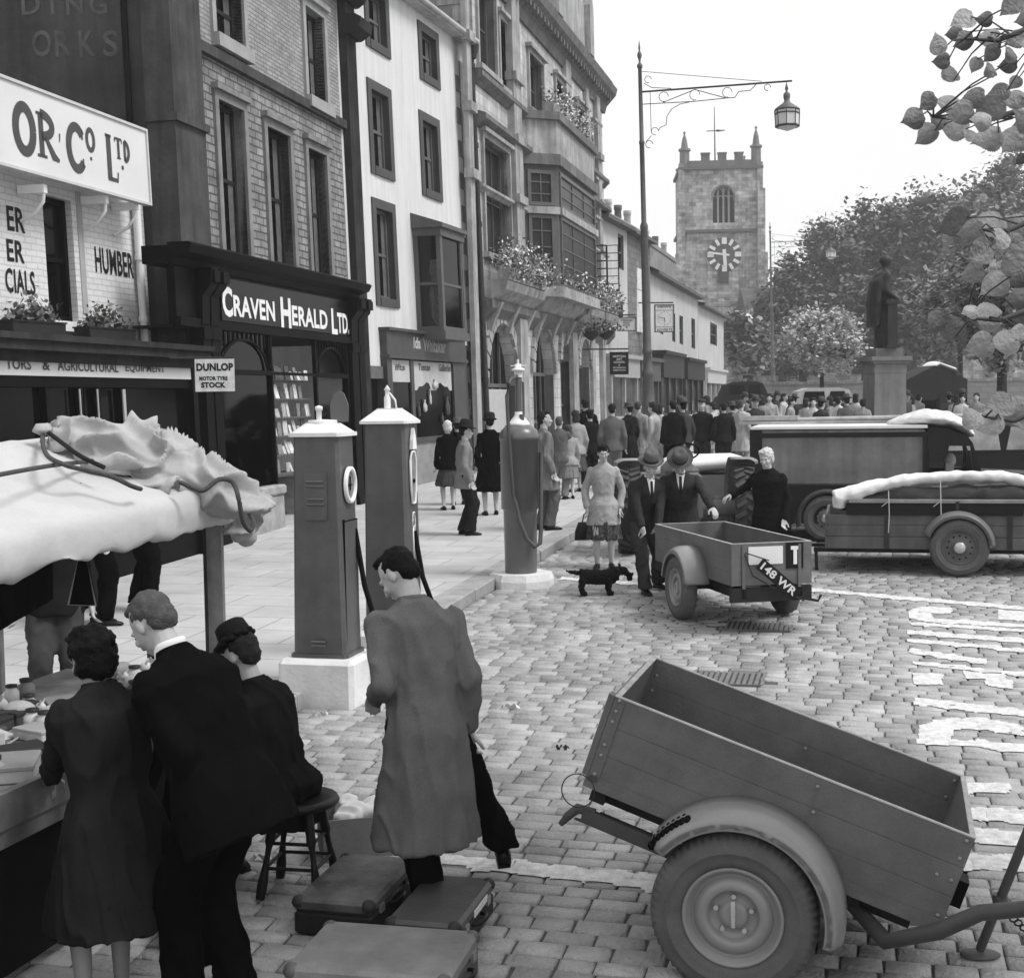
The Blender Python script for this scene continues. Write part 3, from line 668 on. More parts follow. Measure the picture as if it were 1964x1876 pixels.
for tx, x0, x1, yb, yt, big in (('C', 428, 446, 607, 549, 1), ('RAVEN', 449, 527, 607, 566, 0), ('H', 540, 558, 628, 570, 1), ('ERALD', 561, 628, 624, 586, 0), ('L', 637, 647, 641, 592, 1), ('TD.', 648, 670, 639, 600, 0)):
    u0, v0 = fc.fp(x0, yb, wS-.038); _, v1 = fc.fp(x0, yt, wS-.038); u1, _ = fc.fp(x1, (yt+yb)/2+ (x1-x0)*.1, wS-.038)
    text_mb(mb, tx, 1, u0, v0, wS-.038, fit=u1-u0, fix_h=v1-v0, bold=.035 if big else .03)
mb.build('fascia_lettering', mat(.75, .5, .06, 3, name='white_letters'), B)
# consoles and pilasters
wallb = -.5
for (x0, x1) in ((388, 402), (405, 420), (672, 684), (686, 697)):
    u0 = fc.fp(x0, 560, wS-.1)[0]; u1 = fc.fp(x1, 565, wS-.1)[0]; mb = MB(M)
    mb.prism([(wS, fv0-.1), (wS-.08, fv0-.1), (wS-.1, fv0+.3), (wS-.22, sc0-.35), (wS-.26, sc0-.1), (wS, sc0-.1)], u0, u1, 'x')
    mb.box(u0+.03, u1-.03, wS-.29, wS-.2, sc0-.3, sc0-.14); mb.build('console', BLACKPAINT, B)
    mb = MB(M); mb.box(u0, u1, wS-.08, wS+.12, wallb, fv0-.13); mb.box(u0-.02, u1+.02, wS-.11, wS+.1, wallb, .35); mb.box(u0-.02, u1+.02, wS-.11, wS+.1, fv0-.3, fv0-.14); mb.build('pilaster', BLACKPAINT, B)
# windows of the shop: left bay, recess with shelves, right bay
ub0 = fc.fp(425, 850, wS)[0]; ub1 = fc.fp(527, 850, wS)[0]; ur0 = fc.fp(612, 850, wS)[0]; ur1 = fc.fp(672, 850, wS)[0]; vt = fv0-.15
rise = fc.fp(430, 945, wS)[1]
mb = MB(M); mb.bbox(ub0-.05, ub1+.05, wS-.1, wS+.9, wallb, rise-.16, .02); mb.bbox(ub0-.08, ub1+.08, wS-.14, wS+.9, rise-.155, rise, .03); mb.bbox(ur0-.05, ur1+.03, wS-.06, wS+.8, wallb, rise, .02); mb.build('stall_riser', mat(.3, .7, .35, 4, bump=.3, fine=.2), B)
mb = MB(M); vr = fc.fp(430, 712, wS)[1]
for u in (ub0, ub1, ur0, ur1): mb.box(u-.025, u+.025, wS-.02, wS+.05, rise, vt)
for a, b in ((ub0, ub1), (ur0, ur1)):
    mb.box(a, b, wS-.03, wS+.03, vr-.04, vr+.03)
    n = 12
    for i in range(n): u = a+(b-a)*(i+.5)/n; cx = abs(i+.5-n/2)/(n/2); v_ = vr+.25+.25*(1-cx*cx); mb.box(u-.012, u+.012, wS-.02, wS+.015, v_, vt)
    mb.tube([(a+(b-a)*(.5+.42*math.cos(q)), wS, vr+.03+.45*math.sin(q)) for q in [math.pi*i/16 for i in range(17)]], .022, 6)
mb.box(ub1, ur0, wS-.02, wS+.03, vr-.03, vr+.02); mb.build('ironwork', BLACKPAINT, B)
mb = MB(M); mb.box(ub0, ub1, wS+.03, wS+.045, rise, vt); mb.box(ur0, ur1, wS+.03, wS+.045, rise, vt); mb.box(ub1, ub1+.012, wS+.03, wS+.9, rise, vt)
gl = bpy.data.materials.new('clear_shop_glass'); gl.use_nodes = True; gt = gl.node_tree; gt.nodes.clear(); go = gt.nodes.new('ShaderNodeOutputMaterial'); gm = gt.nodes.new('ShaderNodeMixShader'); gd = gt.nodes.new('ShaderNodeBsdfTransparent'); gg = gt.nodes.new('ShaderNodeBsdfGlossy'); gg.inputs['Roughness'].default_value = .04; gg.inputs[0].default_value = (.6, .6, .6, 1); gd.inputs[0].default_value = (.75, .75, .75, 1)
fr_ = gt.nodes.new('ShaderNodeFresnel'); fr_.inputs[0].default_value = 1.35; gt.links.new(fr_.outputs[0], gm.inputs[0]); gt.links.new(gd.outputs[0], gm.inputs[1]); gt.links.new(gg.outputs[0], gm.inputs[2]); gt.links.new(gm.outputs[0], go.inputs[0])
mb.build('shop_window', gl, B)
mb = MB(M)
for x in (506, 655):
    u = fc.fp(x, 820, wS+.15)[0]; mb.lathe([(.06, rise), (.06, rise+.1), (.045, rise+.15), (.04, vr+.3), (.06, vr+.36)], 12, Matrix.Translation((u, wS+.15, 0)))
mb.build('marble_column', mat(.62, .35, .35, 6, spec=.5, name='marble'), B)
mb = MB(M); mb.box(uS+.2, uE-.2, wS+1.9, wS+2., wallb, vt); mb.box(uS+.2, uE-.2, wS+.1, wS+1.9, wallb, wallb+.06); mb.box(uS+.2, uE-.2, wS+.1, wS+1.9, vt, vt+.03); mb.build('shop_interior', mat(.03, .9, .4, 3), B)
rg = random.Random(5); sh = MB(M); it = []
for v in np.linspace(rise+.15, vr-.1, 6):
    sh.box(ub1+.05, ur0-.02, wS+.1, wS+.4, v-.02, v)
    u = ub1+.08
    while u < ur0-.15:
        w_ = rg.uniform(.09, .2); h_ = rg.uniform(.12, .26)
        if rg.random() < .82: it.append((u, w_, v, h_, .14))
        u += w_+rg.uniform(.01, .1)
sh.build('shelf', mat(.12, .7, .2), B)
for v in np.linspace(rise+.02, vr-.2, 5):
    u = ub0+.1
    while u < ub1-.2:
        w_ = rg.uniform(.1, .22); h_ = rg.uniform(.1, .25)
        if rg.random() < (.8 if v < rise+.3 else .5): it.append((u, w_, v, h_, rg.uniform(.12, .4)))
        u += w_+rg.uniform(.03, .2)
ra_ = [q for q in it if q[0] > ub1-.02]; rb_ = [q for q in it if q[0] <= ub1-.02]
for u_, w_, v, h_, dy in ra_[:60]+rb_[:38]:
    m_ = MB(M); ti = rg.uniform(0, .08); tn = rg.choice([.7, .6, .5, .35, .2, .1])
    m_.add([(u_, wS+dy, v), (u_+w_, wS+dy, v), (u_+w_, wS+dy+ti, v+h_), (u_, wS+dy+ti, v+h_), (u_, wS+dy+.02, v), (u_+w_, wS+dy+.02, v), (u_+w_, wS+dy+ti+.02, v+h_), (u_, wS+dy+ti+.02, v+h_)], [(0, 1, 2, 3), (5, 4, 7, 6), (3, 2, 6, 7), (4, 0, 3, 7), (1, 5, 6, 2)])
    m_.build('display_card', mat(tn, .6, .45, 22, name='printed_card'), B)

# tyre sign hanging out from the garage corner
tp = at(412, 720, 17.6)
T = thing('hanging_sign', 'small square white tyre stock sign hung between the garage and the black shopfront', 'sign', M=rot(tp, rad(8), 0, 0))
k = 17.6/2630; mb = MB(wm(T)); mb.box(-37*k, 37*k, -.01, .012, -31*k, 31*k); mb.build('panel', mat(.55, .5, .2, 9, name='enamel'), T)
mb = MB(wm(T)); 
for tx, x0, x1, z0, h in (('DUNLOP', -34, 35, 8, 15), ('MOTOR TYRE', -29, 24, -10, 8), ('STOCK', -26, 20, -24, 11)): text_mb(mb, tx, 1, x0*k, z0*k, -.013, fit=(x1-x0)*k, fix_h=h*k, bold=.05)
mb.build('lettering', PB, T)
mb = MB(wm(T)); mb.tube([(-37*k-.3, 0, 33*k), (37*k, 0, 33*k)], .015, 6); mb.build('bracket', IRON, T)
# ------------------------------------------------------------------ 3 white rendered building
fw = Fac(-2.95, 26.45, .62, rad(17.1), .03); M = fw.M
B = thing('shop_building', 'tall white rendered house with grey window surrounds, an oriel and a gift shop below', 'building', M=M); B['category'] = 'shop building'
zx = lambda x: 545.6+.4653*x
zy = lambda y: .4653*y
def ZR(f, x0, x1, yt, yb, w=0): return f.R(zx(x0), zx(x1), zy(yt), zy(yb), w)
uR = fw.fp(904, 420)[0]; vE = fw.fp(903, 99)[1]; uL = -.0
outer = [ZR(fw, 320, 425, -95, 178), ZR(fw, 545, 632, 82, 318), ZR(fw, 335, 441, 318, 705), ZR(fw, 550, 640, 452, 798), ZR(fw, 355, 460, 812, 1255)]
inn = [(a+.19, b-.19, c+.17, d-.19) for a, b, c, d in outer]
door = ZR(fw, 330, 408, 1560, 1830, 0); door = (door[0], door[1], -.4, door[3])
shopv = fw.fp(zx(430), zy(1372))[1]; shu0 = fw.fp(zx(424), zy(1500))[0]
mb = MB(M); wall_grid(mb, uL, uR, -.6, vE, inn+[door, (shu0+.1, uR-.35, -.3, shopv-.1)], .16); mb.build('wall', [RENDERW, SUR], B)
mb = MB(M); mb.add([(uL, 0, -1), (uL, 8, -1), (uL, 8, vE), (uL, 0, vE)], [(3, 2, 1, 0)]); mb.add([(uR, 0, -1), (uR, 8, -1), (uR, 8, vE), (uR, 0, vE)], [(0, 1, 2, 3)]); mb.build('side_wall', RENDERW, B)
for i, (a, b, c, d) in enumerate(outer):
    mb = MB(M); t = .19; mb.box(a, a+t, -.035, .03, c, d); mb.box(b-t, b, -.035, .03, c, d); mb.box(a+t, b-t, -.035, .03, d-t, d); mb.box(a+t, b-t, -.05, .03, c, c+.17); mb.build('window_surround', SUR, B)
    sash(B, M, a+t, b-t, c+.17, d-t, .14, FRAMEG, 1, 1, .06, curtain=True)
mb = MB(M); mb.box(uL, uR+.1, -.28, .2, vE, vE+.06); mb.tube([(uL, -.3, vE+.1), (uR+.15, -.3, vE+.1)], .07, 10); mb.build('gutter', mat(.4, .6, .3, 4), B)
mb = MB(M); mb.add([(uL, -.3, vE+.07), (uR, -.3, vE+.07), (uR, 4, vE+2.3), (uL, 4, vE+2.3)], [(0, 1, 2, 3)]); mb.build('roof', SLATE, B)
n = 13; mb = MB(M); v0 = fw.fp(zx(720), zy(1780))[1]
hh = (vE-.45+.3)/(n*2+1)
for i in range(2*n+1):
    v = -.3+i*hh; mb.box(uR-(.75 if i % 2 else .45), uR+.01, -.02, .02, v+.004, v+hh-.004)
mb.build('quoins', mat(.17, .8, .3, 3, bump=.3, fine=.15), B)
mb = MB(M); mb.tube([(uR+.12, -.14, -.5), (uR+.12, -.14, vE)], .07, 10); mb.lathe([(.08, vE-.3), (.16, vE-.05), (.16, vE+.08)], 10, Matrix.Translation((uR+.12, -.18, 0)))
for v in np.arange(.5, vE-.5, 1.9): mb.lathe([(.09, v), (.09, v+.12)], 10, Matrix.Translation((uR+.12, -.14, 0)))
mb.build('drainpipe', mat(.06, .6, .3), B)
# oriel
oa, ob_, oc, od = ZR(fw, 548, 745, 930, 1360, 0); wO = -.62
ou0 = fw.fp(zx(648), zy(1150), wO)[0]; ou1 = fw.fp(zx(742), zy(1160), wO)[0]; oL = ou0; oc = fw.fp(zx(648), zy(1362), wO)[1]; od = fw.fp(zx(648), zy(935), wO)[1]
OG = mat(.11, .55, .2, 3, name='oriel_grey')
mb = MB(M); mb.box(oL-.05, ou1+.05, wO-.05, 0, oc-.18, oc); mb.box(oL, ou1, wO, 0, oc, oc+.1); mb.box(oL-.03, ou1+.03, wO-.03, 0, od-.2, od-.03); mb.box(oL-.1, ou1+.1, wO-.1, 0, od-.03, od+.06)
um = (oL+ou1)/2; mb.add([(oL-.1, wO-.1, od+.062), (ou1+.1, wO-.1, od+.062), (ou1+.1, 0, od+.3), (oL-.1, 0, od+.3)], [(0, 1, 2, 3)]); mb.add([(oL-.1, wO-.1, od+.062), (oL-.1, 0, od+.3), (oL-.1, 0, od+.062)], [(0, 1, 2)])
for u, w_ in ((oL, wO), (ou1-.1, wO)): mb.box(u, u+.1, w_, w_+.1, oc+.1, od-.2)
mb.box(oL, oL+.1, -.1, 0, oc+.1, od-.2); mb.box(ou1-.1, ou1, -.1, 0, oc+.1, od-.2); mb.build('oriel_bay', OG, B)
mb = MB(M); vm = (oc+od)/2-.1
mb.box(oL+.1, ou1-.1, wO+.02, wO+.06, vm-.03, vm+.03); mb.box(oL+.02, oL+.06, wO+.1, -.1, vm-.03, vm+.03); mb.box(oL+.1, oL+.17, wO+.01, wO+.05, oc+.1, od-.2); mb.box(ou1-.17, ou1-.1, wO+.01, wO+.05, oc+.1, od-.2); mb.build('sash_bars', OG, B)
mb = MB(M); mb.box(oL+.1, ou1-.1, wO+.05, wO+.06, oc+.1, od-.2); mb.box(oL+.05, oL+.06, wO+.1, -.1, oc+.1, od-.2); mb.box(ou1-.06, ou1-.05, wO+.1, -.1, oc+.1, od-.2); mb.build('oriel_pane', gl, B)
mb = MB(M); mb.box(oL+.14, ou1-.14, -.06, -.02, oc+.1, od-.2); mb.build('oriel_room', mat(.03, .9, .3), B)
mb = MB(M); mb.lathe([(.02, oc+.14), (.12, oc+.3), (.15, oc+.8), (.08, oc+1.15), (.13, oc+1.3), (.1, oc+1.55)], 10, Matrix.Translation((oL+.3, wO+.25, 0))); mb.build('window_ornament', mat(.4, .8, .5, 30), B)
# shop below
wS = -.16; a0 = fw.fp(zx(420), zy(1360), wS)[0]; a1 = fw.fp(zx(745), zy(1420), wS)[0]; sv1 = fw.fp(zx(422), zy(1361), wS)[1]; sv0 = fw.fp(zx(426), zy(1461), wS)[1]
SP = mat(.075, .45, .25, 4, spec=.4, name='shop_paint')
mb = MB(M); mb.box(a0, a1, wS, .1, sv0, sv1); mb.box(a0-.04, a1+.04, wS-.08, .1, sv1, sv1+.06); mb.box(a0-.02, a1+.02, wS-.05, .1, sv0-.07, sv0-.003); mb.build('fascia', SP, B)
pl0 = fw.fp(zx(452), zy(1600), wS)[0]; pm0 = fw.fp(zx(530), zy(1600), wS)[0]; pm1 = fw.fp(zx(543), zy(1600), wS)[0]; pr0 = fw.fp(zx(703), zy(1600), wS)[0]; rs = fw.fp(zx(600), zy(1800), wS)[1]
mb = MB(M); mb.box(a0, pl0, wS+.02, .1, -.4, sv0-.07); mb.box(pr0, a1-.02, wS+.02, .1, -.4, sv0-.07); mb.box(pm0, pm1, wS+.03, .1, rs, sv0-.07); mb.box(pl0, pr0, wS-.02, .1, rs-.1, rs); mb.build('shopfront_frame', SP, B)
mb = MB(M); mb.box(pl0, pr0, wS+.03, .1, -.4, rs-.1); mb.build('stall_riser', mat(.22, .7, .25, 4, bump=.2), B)
mb = MB(M); mb.box(pl0, pm0, wS+.07, wS+.08, rs, sv0-.07); mb.build('pane', GLASS2, B)
mb = MB(M); mb.box(pm1, pr0, wS+.07, wS+.08, rs, sv0-.07); mb.build('pane', GLASS2, B)
bt = sv0-.1; mb = MB(M)
for a, b, k in ((pl0, pm0, 0), (pm1+.05, pr0-.05, 1)):
    n = 16; top = []; bot = []
    for i in range(n+1):
        s_ = i/n; h = .42+.12*abs(math.sin(s_*math.pi*3)) if k else .45
        if k and (i < 2 or i > n-2): h = .62
        if k and abs(i-n/2) < 1.1: h = .62
        top.append((a+(b-a)*s_, wS+.062, bt)); bot.append((a+(b-a)*s_, wS+.062, bt-h))
    mb.add(top+bot, [(i+n+1, i+n+2, i+1, i) for i in range(n)])
mb.build('window_banner', mat(.45, .7, .12, 5, name='banner'), B)
mb = MB(M)
def gothic(tx, x0, x1, yt, yb, w, f=fw):
    u0, v1 = f.fp(x0, yt, w); u1, v0 = f.fp(x1, yb, w); text_mb(mb, tx, 1, u0, v0, w, fit=u1-u0, fix_h=v1-v0, bold=.035, shear=.1)
gothic('Ida', zx(530), zx(562), 1388*.4653, 1440*.4653, wS-.006); gothic('Whitaker', zx(572), zx(666), 1392*.4653, 1458*.4653, wS-.006); mb.build('fascia_lettering', mat(.4, .6, .2, 12), B)
mb = MB(M); gothic('ifts', zx(455), zx(498), 1500*.4653, 1528*.4653, wS+.055); gothic('Tuscan', zx(552), zx(602), 1498*.4653, 1530*.4653, wS+.055); gothic('Galleries', zx(636), zx(686), 1500*.4653, 1534*.4653, wS+.055); mb.build('banner_lettering', mat(.12, .7, .2), B)
rg = random.Random(9)
for k in range(9):
    u = pm1+.2+k*.36; m_ = MB(M); h = rg.uniform(.15, .5); v = rs+rg.uniform(.05, 1.1); r = rg.uniform(.05, .14)
    if u > pr0-.2: break
    m_.lathe([(r*.4, 0), (r, .03), (r, h*.5), (r*.3, h*.8), (r*.5, h)], 8, Matrix.Translation((u, wS+.03, v)) @ Matrix.Scale(.35, 4, (0, 1, 0))); m_.build('display_vase', mat(rg.choice([.08, .15, .4, .5]), .5, .3, 9), B)
a, b, c, d = door
mb = MB(M); mb.box(a-.2, a, -.05, .1, -.4, d+.25); mb.box(b, b+.2, -.05, .1, -.4, d+.25); mb.box(a, b, -.05, .1, d, d+.25); mb.build('door_surround', mat(.13, .8, .2), B)
mb = MB(M); mb.box(a, b, .1, .15, -.4, d)
for q in (.2, 1.2): mb.box(a+.12, b-.12, .08, .1, q, q+.7)
mb.build('door', BLACKPAINT, B)

# ------------------------------------------------------------------ 4 town hall
p = fw.M @ Vector((uR+.25, 0, 0)); ft = Fac(p.x, p.y, p.z, rad(14.1), .014); M = ft.M
B = thing('civic_building', 'ornate four storey sandstone hall with flower boxes, arched windows and a heavy cornice', 'building', M=M); B['category'] = 'civic building'
uR = ft.fp(1157, 330)[0]; vC = ft.fp(1160, 205, -.0)[1]
def Z4(x0, x1, yt, yb, w=0): return ft.R(zx(x0), zx(x1), zy(yt), zy(yb), w)
wl = [Z4(785, 862, -130, 255), Z4(878, 938, 75, 350), Z4(1000, 1060, 215, 440), Z4(1112, 1160, 325, 545), Z4(1200, 1243, 432, 672), Z4(1266, 1290, 515, 720),
      Z4(812, 922, 565, 1035), Z4(1200, 1246, 872, 1180), Z4(1272, 1296, 915, 1200)]
# ground floor arches as openings
ar = [Z4(822, 955, 1320, 1720), Z4(1018, 1108, 1340, 1730), Z4(1133, 1182, 1375, 1740), Z4(1209, 1257, 1393, 1740)]
ar = [(a, b, -.3, d) for a, b, c, d in ar]
bay = Z4(1000, 1170, 660, 1090)
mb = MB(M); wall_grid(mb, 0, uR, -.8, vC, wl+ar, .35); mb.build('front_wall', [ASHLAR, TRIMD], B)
mb = MB(M); mb.add([(0, 0, -1), (0, 12, -1), (0, 12, vC+1), (0, 0, vC+1)], [(3, 2, 1, 0)]); mb.add([(uR, 0, -1), (uR, 12, -1), (uR, 12, vC), (uR, 0, vC)], [(0, 1, 2, 3)]); mb.build('side_wall', mat(.24, .85, .2, 2, bump=.2), B)
for i, (a, b, c, d) in enumerate(wl):
    mb = MB(M); t = .12; mb.box(a-t, a, -.08, .1, c, d+t); mb.box(b, b+t, -.08, .1, c, d+t); mb.box(a, b, -.08, .1, d, d+t); mb.box(a-t-.1, b+t+.1, -.18, .05, d+t, d+t+.1); mb.box(a-t-.05, b+t+.05, -.16, .3, c-.13, c); mb.build('window_surround', TRIM, B)
    nx = 3 if b-a > 1.8 else 2; sash(B, M, a, b, c, d, .22, mat(.12, .6, .2), nx, 3 if d-c > 3 else 2, .07, mid=False, glass=mat(.035, .15, .4, 2, spec=.25, name='leaded_glass'))
# arches: dark recess, glazing, voussoir ring
for i, (a, b, c, d) in enumerate(ar):
    r = (b-a)/2; cx = (a+b)/2; vs = d-r; mb = MB(M); n = 14
    pts = [(cx+(r)*math.cos(math.pi*k/n), vs+r*math.sin(math.pi*k/n)) for k in range(n+1)]
    # spandrel fill
    V_ = [(a, -.002, d), (cx, -.002, d), (b, -.002, d)]
    mb.prism([(b, vs), (b, d), (a, d), (a, vs)][:1]+[(b, d), (a, d), (a, vs)]+[p_ for p_ in reversed(pts[1:-1])], -.001, .34, 'y'); mb.build('arch_spandrel', ASHLAR, B)
    mb = MB(M)
    for k in range(n):
        a0_, a1_ = math.pi*k/n+.02, math.pi*(k+1)/n-.02; R_ = r+.32
        mb.prism([(cx+r*math.cos(a0_), vs+r*math.sin(a0_)), (cx+R_*math.cos(a0_), vs+R_*math.sin(a0_)), (cx+R_*math.cos(a1_), vs+R_*math.sin(a1_)), (cx+r*math.cos(a1_), vs+r*math.sin(a1_))], -.1, .0, 'y')
    mb.build('arch_ring', TRIM, B)
    mb = MB(M); mb.box(a, b, .3, .32, c, d); mb.build('arch_glazing', GLASS, B)
    mb = MB(M)
    for q in (.25, .5, .75): mb.box(a+(b-a)*q-.03, a+(b-a)*q+.03, .24, .3, c, d-.1)
    for q in (vs, vs-1.4): mb.box(a, b, .235, .3, q-.05, q+.05)
    mb.build('arch_window_frame', FRAMEG, B)
a, b, c, d = ar[0]; mb = MB(M); n = 12; t_ = []; b_ = []
for i in range(n+1): s_ = i/n; t_.append((a+.1+(b-a-.2)*s_, .2, d-(b-a)/2-.1)); b_.append((a+.1+(b-a-.2)*s_, .2, d-(b-a)/2-1.35+.3*math.sin(s_*9)))
mb.add(t_+b_, [(i+n+1, i+n+2, i+1, i) for i in range(n)]); mb.build('window_banner', mat(.42, .8, .1), B)
# pilasters
for x0, x1, w_ in ((766, 784, -.12), (955, 985, -.2), (1172, 1192, -.16), (1252, 1264, -.12), (1296, 1308, -.16)):
    a = ft.fp(zx(x0), zy(700), w_)[0]; b = ft.fp(zx(x1), zy(700), w_)[0]; mb = MB(M)
    if b > uR: b = uR
    mb.box(a, b, w_, 0, -.8, vC); 
    for v in (ft.fp(zx(960), zy(600))[1], ft.fp(zx(960), zy(835))[1], ft.fp(zx(960), zy(340))[1]-.1): mb.box(a-.06, b+.06, w_-.1, .02, v-.12, v+.1)
    mb.build('pilaster', TRIM, B)
for x0, yt, h, o in ((780, 425, .3, .28), (800, 745, .16, .16), (770, 248, .3, .22), (790, 1215, .5, .3)):
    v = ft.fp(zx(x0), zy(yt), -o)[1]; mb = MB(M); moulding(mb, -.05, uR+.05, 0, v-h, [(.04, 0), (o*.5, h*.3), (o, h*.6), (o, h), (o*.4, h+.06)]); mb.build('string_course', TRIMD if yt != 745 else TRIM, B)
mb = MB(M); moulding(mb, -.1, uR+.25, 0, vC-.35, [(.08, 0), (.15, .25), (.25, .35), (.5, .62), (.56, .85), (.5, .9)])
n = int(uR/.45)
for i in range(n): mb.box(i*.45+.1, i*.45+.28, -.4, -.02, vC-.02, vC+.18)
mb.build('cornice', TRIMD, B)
mb = MB(M); mb.box(-.1, uR+.2, -.4, 12, vC+.66, vC+.75); mb.add([(0, .3, vC+.75), (uR, .3, vC+.75), (uR, 6, vC+4.2), (0, 6, vC+4.2)], [(0, 1, 2, 3)]); mb.build('roof', SLATE, B)
# gable at the far end
g1 = ft.fp(zx(1250), zy(190), -.3)[0]; g0 = ft.fp(zx(1110), zy(60), -.3)[0]; gp = (g0+g1)/2; gv = vC+.66
mb = MB(M); mb.prism([(g0, gv), (g1, gv), (g1-.4, gv+1.2), (gp+.5, gv+5.2), (gp-.5, gv+5.2), (g0+.4, gv+1.2)], -.3, .4, 'y')
mb.prism([(g0-.15, gv), (g0+.5, gv), (g0+.5, gv+1.6), (g0+.17, gv+2.1), (g0-.15, gv+1.6)], -.5, .5, 'y'); mb.prism([(g1-.5, gv), (g1+.15, gv), (g1+.15, gv+1.6), (g1-.17, gv+2.1), (g1-.5, gv+1.6)], -.5, .5, 'y'); mb.box(g1+.2, g1+.7, -.4, .3, gv, gv+.9); mb.build('gable', TRIM, B)
mb = MB(M); mb.add([(g0, .4, gv+1.2), (gp, .4, gv+5.4), (gp, 6, gv+5.4), (g0, 6, gv+1.2)], [(0, 1, 2, 3)]); mb.add([(g1, .4, gv+1.2), (gp, .4, gv+5.4), (gp, 6, gv+5.4), (g1, 6, gv+1.2)], [(3, 2, 1, 0)]); mb.build('gable_roof', SLATE, B)
# quoins on the flank above the white roof
mb = MB(M)
for i in range(14): v = 9.5+i*.42; mb.box(-.02, .0, -.0, (.9 if i % 2 else .5), v, v+.4)
mb.build('quoins', TRIM, B)
# canted bay, two storeys, with balcony on top
ba = ft.fp(zx(985), zy(900))[0]; bb = ft.fp(zx(1190), zy(950))[0]; wB = -.85; in_ = .7
bv0 = ft.fp(zx(1000), zy(1180))[1]; bv1 = ft.fp(zx(1085), zy(648), wB)[1]
def cant(e, v0, v1, m, nm):
    mb = MB(M); mb.prism([(ba-e, .02), (ba+in_-e, wB-e), (bb-in_+e, wB-e), (bb+e, .02)], v0, v1, 'z'); return mb.build(nm, m, B, fix=True)
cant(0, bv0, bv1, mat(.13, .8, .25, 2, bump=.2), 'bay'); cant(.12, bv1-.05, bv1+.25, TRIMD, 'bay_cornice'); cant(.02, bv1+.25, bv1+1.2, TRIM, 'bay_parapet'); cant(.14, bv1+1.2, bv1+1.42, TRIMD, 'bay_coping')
vt = ft.fp(zx(1085), zy(848), wB)[1]
cant(.1, bv0-.3, bv0, TRIM, 'bay_base')
for (p0, p1) in (((ba, 0), (ba+in_, wB)), ((ba+in_, wB), (bb-in_, wB)), ((bb-in_, wB), (bb, 0))):
    d = Vector((p1[0]-p0[0], p1[1]-p0[1], 0)); L_ = d.length; d.normalize(); n_ = Vector((d.y, -d.x, 0)); o = Vector((p0[0], p0[1], 0))
    ML = M @ Matrix(((d.x, -n_.x, 0, o.x), (d.y, -n_.y, 0, o.y), (0, 0, 1, 0), (0, 0, 0, 1)))
    sash(B, ML, .14, L_-.14, bv0+.2, vt-.1, -.03, FRAMEG, 2 if L_ < 2 else 3, 4, .1, mid=False, glass=mat(.05, .3, .3, 3, spec=.2)); sash(B, ML, .14, L_-.14, vt+.15, bv1-.2, -.03, FRAMEG, 2 if L_ < 2 else 3, 3, .1, mid=False, glass=mat(.05, .3, .3, 3, spec=.2))
    mb = MB(ML); mb.box(.0, L_, -.12, .0, vt-.08, vt+.12); mb.build('transom', TRIM, B)
# bracketed stone balconies carrying the flowers
FB = [(790, 1060, 1050, 1170, 0), (1045, 1240, 1105, 1235, 1), (1245, 1362, 1190, 1300, 2)]
vL = ft.fp(zx(800), zy(1120), -.6)[1]
for k, (u0, u1) in enumerate(((.2, 4.6), (5.2, 10.2), (11., 16.6))):
    mb = MB(M); moulding(mb, u0, u1, 0, vL-.6, [(.12, 0), (.25, .16), (.42, .3), (.58, .4), (.64, .57)]); mb.box(u0, u1, -.64, 0, vL-.03, vL+.02)
    for u in np.linspace(u0+.4, u1-.4, 3): mb.prism([(0, vL-1.25), (-.12, vL-1.2), (-.22, vL-.9), (-.42, vL-.5), (0, vL-.5)], u-.11, u+.11, 'x')
    mb.build('balcony', TRIM, B)
def flowerbox(label, f, u0, u1, w0, v, seed, n=900, s=.09):
    t = thing('flower_trough', label, 'flower box', M=f.M @ Matrix.Translation((u0, w0, v)), group='flower troughs along the stone hall'); MM = wm(t); L_ = u1-u0
    mb = MB(MM); mb.prism([(.02, 0), (.02, .0), (.28, 0), (.3, .32), (0, .32)][1:], 0, L_, 'x'); mb.build('trough', TRIM, t)
    rg = random.Random(seed); mb = MB(MM)
    for i in range(int(L_/.5)): plant(mb, ((i+.5)*.5, .08, .3), (.25, .18, .27), int(n*.75/L_), s, rg, .5)
    for i in range(int(L_/.5)): plant(mb, ((i+.5)*.5, -.05, .05), (.25, .08, .1), int(n*.15/L_), s, rg, .3)
    mb.build('flowers', [mat(.17, .7, .3, 6), PETAL], t); return t
flowerbox('long trough of white flowers at the near end of the stone hall', ft, .25, 4.5, -.68, vL+.03, 1, 1500)
flowerbox('trough of white flowers below the hall bay window', ft, 5.3, 10.1, -.68, vL+.03, 2, 1600)
flowerbox('trough of white flowers at the far end of the stone hall', ft, 11.1, 16.4, -.68, vL+.03, 3, 1700)
flowerbox('flowers on the balcony on top of the canted bay', ft, ba+in_, bb-in_, wB+.05, bv1+1.43, 4, 500)
# open leaded casements
for k, x in enumerate((1232, 1283)):
    u, v0 = ft.fp(zx(x), zy(1205), -.1); v1 = ft.fp(zx(x), zy(1018), -.1)[1]; mb = MB(M); e = .03; W_ = -.95
    mb.box(u, u+.03, -.05, -.09, v0, v1); mb.box(u, u+.03, W_, W_+.04, v0, v1)
    for q in range(7): v = v0+(v1-v0)*q/6; mb.box(u+.004, u+.024, W_+.04, -.09, v-.014, v+.014)
    mb.box(u+.006, u+.022, (W_-.05)/2-.012, (W_-.05)/2+.012, v0, v1); mb.build('open_casement', IRON, B)
